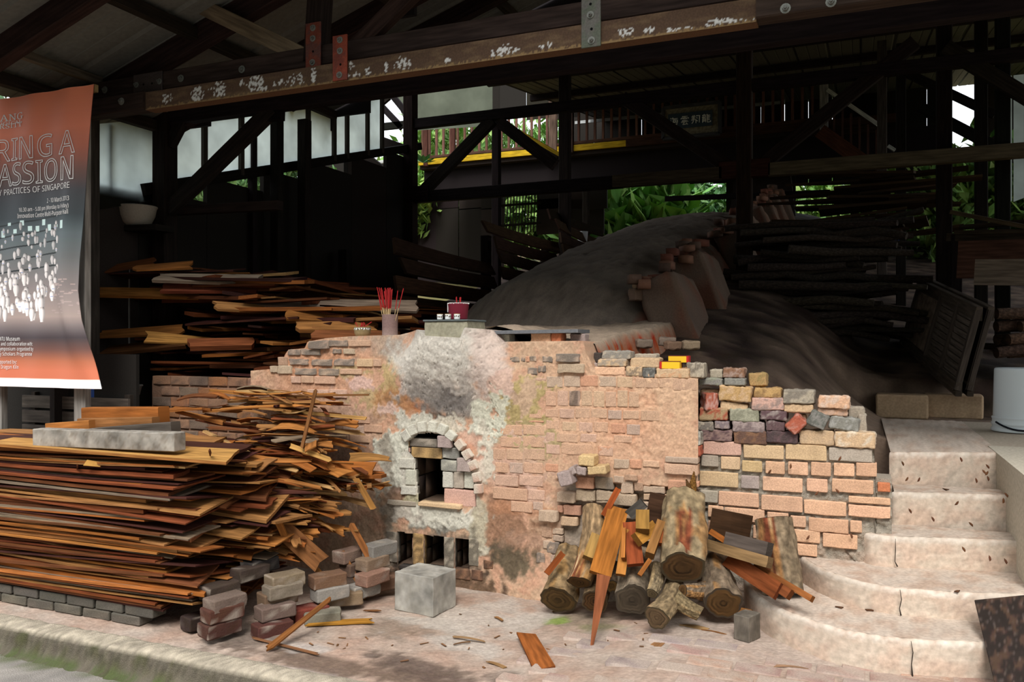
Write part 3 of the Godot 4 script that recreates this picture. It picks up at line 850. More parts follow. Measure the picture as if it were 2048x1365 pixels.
# a timber whose ends are seen at two pixels, standing in the plane z (or x, when along is true)
func member(called: String, a: Array, z: float, w: float, h: float, hex: String, parent: Node3D = null, along := false) -> MeshInstance3D:
	var p: Vector3 = ox(a[0], a[1], z) if along else oz(a[0], a[1], z)
	var q: Vector3 = ox(a[2], a[3], z) if along else oz(a[2], a[3], z)
	var up := Vector3.UP if absf((q - p).normalized().y) < 0.95 else Vector3.RIGHT
	return beam(called, p, q, w, h, jit(col(hex), 0.12), parent, up)
func post(x: float, z: float, y0: float, y1: float, w: float, hex: String, label: String, turn := 0.0) -> MeshInstance3D:
	var o := beam("timber_post", Vector3(x, y0, z), Vector3(x, y1, z), w, w, jit(col(hex), 0.12), null, Vector3.BACK)
	tag(o, label, "post")
	return o
func bolt(parent: Node3D, p: Vector3, r: float, hex := "8f9088") -> void:
	var b := MB.new()
	b.tube([Vector3(0, 0, 0), Vector3(0, 0, 0.004)], [r * 1.35, r * 1.3], 12, col(hex))
	b.tube([Vector3(0, 0, 0.004), Vector3(0, 0, 0.018)], [r * 0.8, r * 0.75], 6, col(hex, 0.8))
	b.tube([Vector3(0, 0, 0.018), Vector3(0, 0, 0.026)], [r * 0.4, r * 0.35], 8, col(hex, 0.7))
	put("bolt", b, M.steel, parent, Transform3D(Basis(), p))
func plate(parent: Node3D, x0: float, y0: float, x1: float, y1: float, z: float, hex: String, spot: String, bolts: Array, holes: Array) -> void:
	var a := oz(x0, y0, z)
	var b := oz(x1, y1, z)
	var m := (a + b) / 2
	var s := stone(Vector3(b.x - a.x, a.y - b.y, 0.012), Vector3i(10, 20, 1), 0.003, 0.0006, col(hex), col(spot), 0.02, x0, 3.0)
	var o := put("steel_plate", s, M.steel, parent, Transform3D(Basis(), Vector3(m.x, m.y, z)))
	for q in bolts:
		bolt(o, oz(q[0], q[1], z + 0.006) - o.position, 0.016)
	for q in holes:
		var hb := MB.new()
		hb.tube([Vector3.ZERO, Vector3(0, 0, 0.001)], [0.008, 0.008], 10, col("0c0a09"))
		put("bolt_hole", hb, M.plain, o, Transform3D(Basis(), oz(q[0], q[1], z + 0.0062) - o.position))

func roof_y(x: float) -> float:
	return 4.41 + 0.318 * x if x < 1.4 else 4.855 - 0.318 * (x - 1.4)
func ribbed(p: Vector3, u: Vector3, v: Vector3, width: float, length: float, c: Color, parent: Node3D) -> void:   # one metal sheet: ribs run along v
	var b := MB.new()
	var n := u.cross(v).normalized()
	var prof := [[0.0, 0.0], [0.02, 0.022], [0.05, 0.022], [0.07, 0.0], [0.22, 0.0], [0.225, 0.006], [0.24, 0.006], [0.245, 0.0], [0.38, 0.0], [0.385, 0.006], [0.40, 0.006], [0.405, 0.0]]
	var k := 0
	var w := 0.0
	while w < width - 0.01:
		for i in prof.size():
			var a: Array = prof[i]
			var e: Array = prof[i + 1] if i + 1 < prof.size() else [0.5, 0.0]
			if w + a[0] > width - 0.001:
				break
			var p0: Vector3 = p + u * (w + a[0]) + n * a[1]
			var p1: Vector3 = p + u * minf(w + e[0], width) + n * e[1]
			b.q(p0, p1, p1 + v * length, p0 + v * length, c)
		w += 0.5
	put("roof_sheet", b, M.sheet, parent)

func build_shed() -> void:
	# --- front truss over the kiln mouth
	var tr := base("roof_truss")
	tag(tr, "large bolted timber truss across the shed front, white paint flaking off its lower chord", "roof truss")
	var z := 0.1
	var up := member("upper_chord", [-300, 250, 2500, -148], z, 0.09, 0.14, "473a34", tr)
	# the chord runs level: rebuild it between its true ends
	up.queue_free()
	var yc := oz(700, 106, z).y
	beam("upper_chord", Vector3(-3.6, yc, z), Vector3(4.4, yc, z), 0.09, 0.13, col("4a3c37"), tr)
	var yl := oz(900, 117, z + 0.09).y
	var xa := oz(301, 205, z + 0.09).x
	# lower chord: boards with flaked white paint, a fine face
	var xb := oz(1515, 36, z + 0.09).x
	var hh := 0.125
	var nx := 620
	var ny := 16
	var P := PackedVector3Array()
	var C := PackedColorArray()
	var spl := []
	for s in [[333, 197, 12, 12, .5], [393, 190, 13, 16, .8], [438, 182, 12, 18, .8], [430, 176, 22, 6, .4], [483, 166, 5, 5, 1.], [510, 168, 16, 12, 1.], [525, 178, 8, 6, 1.], [560, 165, 26, 10, .35], [590, 160, 26, 14, .4], [626, 150, 5, 15, 1.], [702, 130, 6, 6, .9], [736, 140, 9, 9, .5], [772, 134, 5, 14, .7], [805, 127, 22, 16, .5], [894, 121, 7, 4, .9], [1005, 102, 26, 12, .7], [1030, 97, 9, 6, .8], [1090, 90, 30, 10, .35], [1255, 65, 14, 10, .7], [1300, 60, 14, 10, .6], [1340, 66, 22, 10, .9], [1372, 62, 20, 9, .9], [1445, 50, 36, 14, 1.2], [1490, 48, 10, 8, 1.], [1508, 44, 8, 8, .9], [1240, 62, 10, 9, .5], [700, 150, 30, 8, .4]]:
		var w := oz(s[0], s[1], z + 0.14)
		var e := oz(s[0] + s[2], s[1], z + 0.14)
		spl.append([w.x, w.y, e.x - w.x, (e.x - w.x) * s[3] / s[2], s[4]])
	for j in ny + 1:
		for i in nx + 1:
			var x := lerpf(xa, xb, float(i) / nx)
			var y := lerpf(-hh / 2, hh / 2, float(j) / ny) + yl
			var n1 := fn.get_noise_2d(x * 40, y * 140)
			var n2 := fn.get_noise_2d(x * 330, y * 330)
			var c := col("5c4838").lerp(col("745e48"), clampf(n1 * 1.5, 0, 1))
			var pv := 0.0
			for s in spl:
				var d: float = sqrt(pow((x - s[0]) / (s[2] * 1.15), 2) + pow((y - s[1]) / (s[3] * 1.15), 2))
				pv = maxf(pv, s[4] * (1.0 - d * 0.8))
			if pv * (1.0 + n2 * 2.6) > 0.4:
				c = col("d8d6d0")
			if y < yl - hh / 2 + 0.012 + n2 * 0.02:
				c = col("8d7350")
			P.append(Vector3(x, y, z + 0.135 + (0.002 if pv * (1.0 + n2 * 2.6) > 0.4 else 0.0)))
			C.append(c)
	var lb := MB.new()
	lb.grid(P, C, nx, ny, null, 0.02)
	lb.box(Transform3D(Basis(), Vector3((xa + xb) / 2, yl, z + 0.087)), Vector3(xb - xa, hh, 0.09), col("6b4f38"))
	put("lower_chord", lb, M.matte, tr)
	beam("splice_block", Vector3(-3.6, yl + 0.005, z + 0.1), Vector3(xa, yl + 0.005, z + 0.1), 0.12, 0.125, col("433731"), tr)
	beam("splice_block", Vector3(xb, yl + 0.02, z + 0.1), Vector3(4.4, yl + 0.02, z + 0.1), 0.12, 0.145, col("4d3f37"), tr)
	member("king_post", [632, 125, 646, -90], z, 0.12, 0.13, "3a302c", tr)
	member("strut", [628, 122, 330, -22], z, 0.07, 0.11, "8f7c66", tr)
	member("strut", [668, 140, 860, -50], z, 0.07, 0.11, "4c3a34", tr)
	plate(tr, 612, 48, 642, 133, z + 0.075, "8a4a3a", "5c4a48", [[626, 56], [626, 77], [625, 125]], [[626, 103]])
	plate(tr, 666, 73, 695, 159, z + 0.145, "9c4c38", "6e4038", [[680, 80], [680, 102], [679, 150]], [[681, 129]])
	plate(tr, 1163, 0, 1202, 92, z + 0.145, "6a665f", "59614f", [[1181, 30], [1183, 81]], [[1181, 8], [1183, 58]])
	plate(tr, 268, 151, 325, 189, z + 0.052, "5a4f4c", "4a4240", [[273, 170], [319, 163]], [[287, 169], [304, 167]])
	for b in [[210, 180, .05], [362, 157, .05], [484, 139, .05], [243, 203, .165], [1571, 17, .16], [1662, 4, .16]]:
		bolt(tr, oz(b[0], b[1], z + b[2]), 0.02)
	# rafters and purlins under the roof
	var raf := base("roof_frame")
	tag(raf, "dark rafters and purlins carrying the ribbed roof sheets", "roof frame")
	for k in 5:
		var rz: float = [0.9, 0.02, -0.78, -1.7, -2.6][k]
		var u1 := 0.0 if k < 3 else 0.75
		beam("rafter", Vector3(-3.3, roof_y(-3.3) - 0.06 + u1, rz), Vector3(1.4, roof_y(1.4) - 0.06 + u1, rz), 0.1, 0.17, jit(col("3d2f2a"), 0.15), raf)
		beam("rafter", Vector3(6.3, roof_y(6.3) - 0.06 + u1, rz), Vector3(1.4, roof_y(1.4) - 0.06 + u1, rz), 0.1, 0.17, jit(col("332924"), 0.15), raf)
	for x in [-3.05, -1.9, -0.75, 0.4, 1.4, 2.6, 3.8, 5.0]:
		beam("purlin", Vector3(x, roof_y(x) - 0.05, 1.6), Vector3(x, roof_y(x) - 0.05, -0.85), 0.07, 0.09, jit(col("3a302a"), 0.2), raf)
		beam("purlin", Vector3(x, roof_y(x) + 0.7, -0.85), Vector3(x, roof_y(x) + 0.7, -3.3), 0.07, 0.09, jit(col("3a302a"), 0.2), raf)
	beam("purlin", oz(20, 100, 0.9), oz(200, 163, 0.1), 0.05, 0.06, col("6d6152"), raf)
	# roof sheets: the roof steps up the hill
	for st in 2:
		var roof := base("roof")
		struct(roof, "grey ribbed metal roof of the shed front, seen from below" if st == 0 else "second grey ribbed roof, one step higher up the slope", "roof")
		var n := 3 if st == 0 else 3
		for k in n:
			var up1 := 0.75 * st
			var z0 := (1.65 - k * 0.83) if st == 0 else (-0.8 - k * 0.83)
			ribbed(Vector3(1.42, roof_y(1.42) + 0.03 + up1, z0), Vector3(0, 0, -1), Vector3(-1, -0.318, 0).normalized(), 0.85, 5.0, jit(col("6d6c66"), 0.06), roof)
			ribbed(Vector3(1.38, roof_y(1.38) + 0.03 + up1, z0 - 0.85), Vector3(0, 0, 1), Vector3(1, -0.318, 0).normalized(), 0.85, 5.6, jit(col("6d6c66"), 0.06), roof)
		var fb := MB.new()
		for k in 22:
			var fx := -4.6 + k * 0.5
			var lo_ := roof_y(fx + 0.25) + 0.75 * st
			var hi_ := lo_ + 0.82 if st == 0 else 5.6
			fb.box(Transform3D(Basis(), Vector3(fx + 0.25, (lo_ + hi_) / 2, -0.84 - 2.5 * st)), Vector3(0.5, hi_ - lo_ + 0.24, 0.04), col("2a2522"))
		put("added_light_stop", fb, M.matte, roof)  # unseen strips added to keep sky light out between the roof steps
	var back := base("roof")
	struct(back, "higher ribbed roof over the back of the shed", "roof")
	for k in 11:
		ribbed(Vector3(-3.35 + k * 0.97, 5.35, -3.3), Vector3(1, 0, 0), Vector3(0, 0.14, -1).normalized(), 1.0, 12.4, jit(col("55534d"), 0.08), back)
	for zz in [-6.2, -8.2, -10.2, -12.2]:
		beam("purlin", Vector3(-3.35, 5.35 + 0.14 * (-zz - 3.3) - 0.08, zz), Vector3(6.9, 5.35 + 0.14 * (-zz - 3.3) - 0.08, zz), 0.08, 0.12, col("2c2622"), back)
	# --- second frame, just behind the front truss
	var t2 := base("braced_truss")
	tag(t2, "dark braced timber frame just behind the front truss, by the hanging bowl", "truss")
	var y2 := oz(500, 214, -0.74).y
	beam("beam", Vector3(-3.5, y2, -0.74), Vector3(5.5, y2, -0.74), 0.1, 0.13, col(DARK), t2)
	member("beam", [150, 433, 560, 411], -0.8, 0.08, 0.075, "352b24", t2)
	member("brace", [340, 420, 548, 216], -0.74, 0.08, 0.12, "37312d", t2)
	member("brace", [176, 262, 256, 452], -0.6, 0.09, 0.11, DARK, t2)
	member("brace", [340, 290, 372, 228], -0.74, 0.07, 0.1, DARK, t2)
	member("gusset", [520, 220, 566, 216], -0.74, 0.06, 0.2, "1f1b18", t2)
	# --- lattice girder deeper in
	var t3 := base("lattice_girder")
	tag(t3, "long lattice girder with V braces across the middle of the dark shed", "girder")
	var zg := -5.1
	var yb := oz(1490, 345, zg).y
	var yt := oz(985, 231, zg).y
	beam("bottom_chord", Vector3(-3.0, yb, zg), Vector3(oz(1245, 360, zg).x, yb, zg), 0.1, 0.15, col(DARK), t3)
	beam("bottom_chord", Vector3(oz(1228, 360, zg).x, yb, zg + 0.03), Vector3(oz(1445, 350, zg).x, yb, zg + 0.03), 0.1, 0.15, col("5a4f3e"), t3)
	beam("bottom_chord", Vector3(oz(1538, 342, zg).x, yb, zg + 0.03), Vector3(7.0, yb, zg + 0.03), 0.1, 0.15, col("6b5f4a"), t3)
	beam("gusset", Vector3(oz(1440, 350, zg).x, yb + 0.03, zg + 0.02), Vector3(oz(1541, 342, zg).x, yb + 0.03, zg + 0.02), 0.12, 0.2, col("4a2c26"), t3)
	beam("gusset", Vector3(oz(780, 390, zg).x, yb + 0.04, zg + 0.02), Vector3(oz(860, 385, zg).x, yb + 0.04, zg + 0.02), 0.12, 0.2, col("332622"), t3)
	beam("top_chord", Vector3(-3.0, yt, zg), Vector3(7.0, yt, zg), 0.1, 0.13, col(DARK), t3)
	for m in [[1246, 196, 1478, 348], [1505, 345, 1830, 85], [815, 385, 600, 210], [845, 385, 985, 240], [1000, 245, 1110, 330], [1890, 95, 2080, 210], [700, 262, 820, 305]]:
		member("brace", m, zg, 0.09, 0.15, "332b25", t3)
	member("brace", [1840, 215, 2060, 330], -7.0, 0.08, 0.13, "231e1b", t3)
	member("brace", [1800, 140, 1990, 230], -7.0, 0.08, 0.1, "231e1b", t3)
	for m in [[702, 258, 778, 194], [742, 190, 804, 256], [782, 188, 832, 250], [640, 280, 760, 300], [636, 206, 668, 300]]:
		member("brace", m, -7.4, 0.06, 0.1, "231e1b", t3)
	member("beam", [690, 262, 1000, 229], -7.4, 0.06, 0.12, "231e1b", t3)
	member("red_brown_beam", [664, 388, 815, 362], -6.2, 0.1, 0.22, "5f3a24", t3)
	# --- posts
	post(-3.02, 0.0, -0.05, 3.6, 0.11, "4a443c", "peeling grey-black post behind the edge of the banner")
	for p in [[330, -0.74, 0.1, 3.7, .15, DARK, "dark square post left of the frosted windows, with the bowl beside it"],
			[505, -2.0, .4, 3.7, .07, DARK, "thin dark post between two tall left-hand posts"], [554, -2.2, .4, 3.8, .1, DARK, "dark post under the heavy gusset of the braced frame"],
			[609, -2.6, .4, 3.9, .11, DARK, "dark post rising behind the first red steel plate"], [699, -4.2, .7, 5.1, .11, DARK, "slim dark post in front of the last frosted window"],
			[821, -5.1, .9, 5.0, .15, "332822", "thick dark post carrying the left node of the lattice girder"], [993, -7.6, 1.6, 5.3, .12, "2a221e", "post under the crossing of two braces, left of the yellow brace"],
			[1130, -7.6, 1.6, 6, .16, "2e2520", "thick dark post standing before the yellow edged balcony"], [1489, -5.1, 1.3, 5.0, .17, "33261f", "thick dark post over the reddish gusset of the lattice girder"],
			[1888, -5.4, 1.2, 5.2, .15, "2d2520", "thick dark post right of the metal roof sheets, before the green gap"], [1802, -7.5, 1.6, 5.5, .12, "2a231f", "dark post beside the blue tube"],
			[1764, -8.5, 1.8, 5.9, .13, "4c443c", "greyish post at the foot of the white handrail"], [1962, -6.4, 1.4, 5.4, .13, "231e1b", "dark post between the two bright gaps on the right"], [2005, -5.2, 1.1, 5.2, .13, "231e1b", "dark post left of the ribbed plastic sheet"],
			[690, -3.4, .6, 2.6, .12, "2a2421", "short post at the end of the shaded board rack"], [972, -5.0, 1.0, 2.9, .11, "2a2421", "short dark post amid the shaded boards right of the middle"], [1090, -7.0, 1.4, 3.0, .1, "2a2421", "short dark post at the right end of the shaded boards"],
			[1172, -9.0, 2.0, 4.2, .1, "302924", "post behind the white hanging bucket"]]:
		var w := oz(p[0], 400, p[1])
		post(w.x, p[1], p[2], p[3], p[4], p[5], p[6])
	# --- left side wall with translucent panes climbing the slope
	var lw := base("wall_left")
	struct(lw, "dark boarded left wall of the shed below the frosted panes", "wall")
	var wx := -3.12
	var s0 := ox(340, 362, wx)
	var s1 := ox(740, 302, wx)
	var h0 := ox(340, 236, wx)
	var h1 := ox(740, 188, wx)
	var lo := func(zz: float) -> float: return lerpf(s0.y, s1.y, (zz - s0.z) / (s1.z - s0.z))
	var hi := func(zz: float) -> float: return lerpf(h0.y, h1.y, (zz - h0.z) / (h1.z - h0.z))
	for k in 7:
		var wz := 0.2 - k * 0.8
		var top: float = lo.call(minf(wz, -0.5)) - 0.02
		var wb := MB.new()
		wb.box(Transform3D(Basis(), Vector3(wx - 0.06, top / 2, wz - 0.4)), Vector3(0.05, top, 0.79), jit(col("2c2622"), 0.2))
		put("wall_board", wb, M.matte, lw)
	beam("sill_rail", Vector3(wx, lo.call(-0.6) - 0.04, -0.6), Vector3(wx, lo.call(-5.4) - 0.04, -5.4), 0.09, 0.1, col("241f1c"), lw)
	beam("head_rail", Vector3(wx, hi.call(-0.6), -0.6), Vector3(wx, hi.call(-4.3), -4.3), 0.09, 0.08, col("241f1c"), lw)
	var cuts := [338, 404, 478, 556, 612, 664, 690, 731, 760]
	for i in cuts.size() - 1:
		var a := ox(cuts[i], 300, wx)
		var b := ox(cuts[i + 1], 300, wx)
		var wn := base("window_%d" % (i + 1))
		struct(wn, "frosted plastic window pane in the left wall of the shed", "window")
		var pb := MB.new()
		pb.q(Vector3(wx, lo.call(a.z), a.z), Vector3(wx, lo.call(b.z), b.z), Vector3(wx, hi.call(b.z), b.z), Vector3(wx, hi.call(a.z), a.z), col("eef3f1"), Vector2(a.z, 0), Vector2(b.z, 0), Vector2(b.z, 1), Vector2(a.z, 1))
		put("pane", pb, M.pane, wn)
		beam("mullion", Vector3(wx + 0.03, lo.call(b.z) - 0.05, b.z), Vector3(wx + 0.03, hi.call(b.z) + 0.05, b.z), 0.04, 0.05, col("4a433c"), wn, Vector3.BACK)
	var w8 := base("window_9")
	struct(w8, "large sagging translucent sheet left of the dark post", "window")
	var a8 := [oz(170, 250, -1.1), oz(232, 412, -1.05), oz(322, 396, -1.1), oz(322, 238, -1.15)]
	var pb8 := MB.new()
	pb8.q(ox(176, 424, wx), ox(322, 398, wx), ox(322, 236, wx), ox(176, 250, wx), col("e6ecea"), Vector2(0, 0), Vector2(1, 0), Vector2(1, 1), Vector2(0, 1))
	put("pane", pb8, M.pane, w8)
	beam("mullion", ox(212, 250, wx - 0.05), ox(212, 400, wx - 0.05), 0.03, 0.04, col("6b6a66"), w8, Vector3.BACK)
	# mossy clear roof sheet at the back left, light comes through it
	var ms := MB.new()
	for k in 5:
		var f0 := k / 5.0
		var f1 := (k + 0.96) / 5.0
		var A := oz(775, 262, -7.9).lerp(oz(975, 262, -9.4), f0)
		var B := oz(775, 262, -7.9).lerp(oz(975, 262, -9.4), f1)
		ms.q(A, B, B + Vector3(-0.2, 1.5, 0.9), A + Vector3(-0.2, 1.5, 0.9), col("6b6a58"), Vector2(f0, 0), Vector2(f1, 0), Vector2(f1, 1), Vector2(f0, 1))
	var mo := MB.new()
	mo.q(oz(818, 262, -9.2), oz(985, 252, -9.2), oz(985, 150, -9.0), oz(770, 150, -9.0), col("8a8a78"), Vector2(0, 0), Vector2(1, 0), Vector2(1, 1), Vector2(0, 1))
	struct(put("roof_sheet", mo, M.pane), "mossy translucent roof sheet sloping at the back left of the shed", "roof sheet")
	# ribbed plastic sheets at the far right
	for k in 3:
		var pp := MB.new()
		var p0 := oz(2003 + k * 24, 410 - k * 6, -5.6)
		var p1 := oz(2024 + k * 24, 402 - k * 6, -5.6)
		pp.q(p0, p1, Vector3(p1.x, 4.4, p1.z), Vector3(p0.x, 4.4, p0.z), col("e0e8e6"), Vector2(0, 0), Vector2(1, 0), Vector2(1, 1), Vector2(0, 1))
		struct(put("wall_right", pp, M.pane), "pale ribbed plastic sheet closing the right side of the shed", "wall sheet")

func leaf_mesh(w: float, l: float) -> ArrayMesh:
	var b := MB.new()
	var m := Vector3(0, l * 0.5, w * 0.12)
	var c := Color.WHITE
	b.t(Vector3.ZERO, Vector3(w / 2, l * 0.45, 0), m, c)
	b.t(Vector3.ZERO, m, Vector3(-w / 2, l * 0.45, 0), c)
	b.t(Vector3(w / 2, l * 0.45, 0), Vector3(0, l, 0), m, c)
	b.t(m, Vector3(0, l, 0), Vector3(-w / 2, l * 0.45, 0), c)
	return b.mesh()
func crown(parent: Node3D, mesh_: Mesh, n: int, mid: Vector3, r: Vector3, hex: String, seed_: int) -> void:
	var mm := MultiMesh.new()
	mm.transform_format = MultiMesh.TRANSFORM_3D
	mm.use_colors = true
	mm.mesh = mesh_
	mm.instance_count = n
	var g := RandomNumberGenerator.new()
	g.seed = seed_
	var clumps := []
	for i in 26:
		var d := Vector3(g.randfn(), g.randfn(), g.randfn()).normalized()
		clumps.append(mid + d * r * g.randf_range(0.45, 0.95))
	for i in n:
		var p: Vector3 = clumps[g.randi() % 26] + Vector3(g.randfn(), g.randfn() * 0.8, g.randfn()) * r * 0.2
		var bs := Basis.from_euler(Vector3(g.randf_range(-1.2, 1.2), g.randf() * TAU, g.randf_range(-1.2, 1.2))).scaled(Vector3.ONE * g.randf_range(0.7, 1.4))
		mm.set_instance_transform(i, Transform3D(bs, p))
		var c := col(hex).lerp(Color(0.2, 0.2, 0.15), 0.18) * g.randf_range(0.6, 1.5)
		mm.set_instance_color(i, Color(c.r * g.randf_range(0.8, 1.2), c.g, c.b))
	var o := MultiMeshInstance3D.new()
	o.multimesh = mm
	o.material_override = M.leaf
	o.name = "crown"
	o.set_meta("kind", "stuff")
	parent.add_child(o, true)
func tree(at: Vector3, h: float, r: Vector3, n: int, hex: String, label: String, seed_: int, lm: Mesh, called := "tree", cat := "tree") -> void:
	var o := base(called, at)
	tag(o, label, cat, "trees around the shed" if cat == "tree" else "")
	var b := MB.new()
	b.tube([Vector3(0, -0.3, 0), Vector3(0.05, h * 0.4, 0.03), Vector3(-0.06, h * 0.75, 0.0), Vector3(0.02, h, 0.05)], [0.16, 0.12, 0.09, 0.03], 8, col("4b4236"))
	put("trunk", b, M.bark, o)
	crown(o, lm, n, Vector3(0, h, 0), r, hex, seed_)
func build_surroundings() -> void:
	var lm := leaf_mesh(0.14, 0.3)
	var big := leaf_mesh(0.35, 0.9)
	# the hill the shed stands on
	var hill := land("ground", -26, 26, -40, 0.6, 104, 80, func(x, z):
		var y := 0.22 * maxf(0.0, -z - 3.0) + 0.5 * smoothstep(-4.0, -9.0, x) * smoothstep(0.5, -4.0, z)
		if absf(x - 0.6) < 3.6 and z > -6.0:
			y = -0.3
		elif absf(x - 0.6) < 5.6:
			y -= 0.45
		return [y, col("8c6a52").lerp(col("66703f"), clampf(0.5 + fn.get_noise_2d(x * 6, z * 6), 0, 1))], M.earth)
	struct(hill, "hillside of red earth and grass behind and beside the shed", "ground")
	var spots := [
		[1240, -19.0, 4.6, 1.9, "5f8a3a", "bright banana-like tree seen under the balcony, left of the kiln back"], [1330, -20.0, 4.3, 2.1, "3f6b34", "dark green bush right behind the top of the kiln"], [1430, -21.0, 4.4, 2.0, "3f6a38", "dark green tree behind the kiln top, left of the dark upright slab"],
		[1610, -20.0, 4.2, 2.1, "6d9040", "yellow-green bush seen in the gap right of the dark upright slab"], [1700, -22.0, 4.4, 2.2, "567f38", "green tree behind the right-hand firewood stack"], [1925, -15.0, 3.6, 1.9, "8fb552", "sunny tree seen through the gap beside the thick right post"], [1980, -13.0, 3.3, 1.6, "7fa34a", "bright bush seen between the two dark right posts"], [2070, -13.0, 3.4, 2.0, "6f9a48", "leafy tree at the far right beyond the plastic sheets"],
		[790, -15.0, 5.2, 1.3, "86a84f", "small tree against the white sky beyond the last window"], [920, -17.0, 6.2, 2.3, "7aa14a", "green tree behind the left part of the balcony railing"], [1020, -18.0, 6.0, 2.2, "6f9846", "tree behind the yellow brace and the balcony"]]
	for i in spots.size():
		var s: Array = spots[i]
		var w := oz(s[0], 400, s[1])
		tree(Vector3(w.x, 0.22 * (-s[1] - 3.0) - 0.6, s[1]), s[2] - 0.22 * (-s[1] - 3.0) + 0.6, Vector3(s[3], s[3], s[3] * 0.7), 4200, s[4], s[5], 100 + i, big if i == 0 else lm)
	for s in [[-11.5, -1.5, 3.2, 1.7, "4f6a3a", "tree outside the frosted panes, seen dimly through the nearest"], [-12.0, -6.5, 4.0, 1.8, "4a6a38", "tree outside the frosted panes, seen dimly through the middle ones"], [-12.5, -12.0, 5.5, 2.2, "567a3e", "tree outside the left wall, beyond the last frosted pane"]]:
		tree(Vector3(s[0], 0.5, s[1]), s[2], Vector3(s[3], s[3], s[3]), 3600, s[4], s[5], int(-s[1] * 10) + 7, lm)
	# unseen trees added across the road to shade the yard from the front
	for s in [[-7.0, 15.0, 6.0, 3.4], [-1.5, 16.0, 6.5, 3.6], [4.0, 16.5, 6.2, 3.4], [9.5, 15.0, 6.4, 3.6], [13.5, 9.0, 6.0, 3.0]]:
		tree(Vector3(s[0], -0.2, s[1]), s[2], Vector3(s[3], s[3] * 0.9, s[3] * 0.8), 3000, "4f6a38", "unseen tall tree added across the road for shade, %s" % ("at its left end" if s[0] < -5 else "at its right end" if s[0] > 12 else "second from the right" if s[0] > 8 else "in the middle of the row" if s[0] > 2 else "second from the left"), int(s[0] * 10) + 300, big)

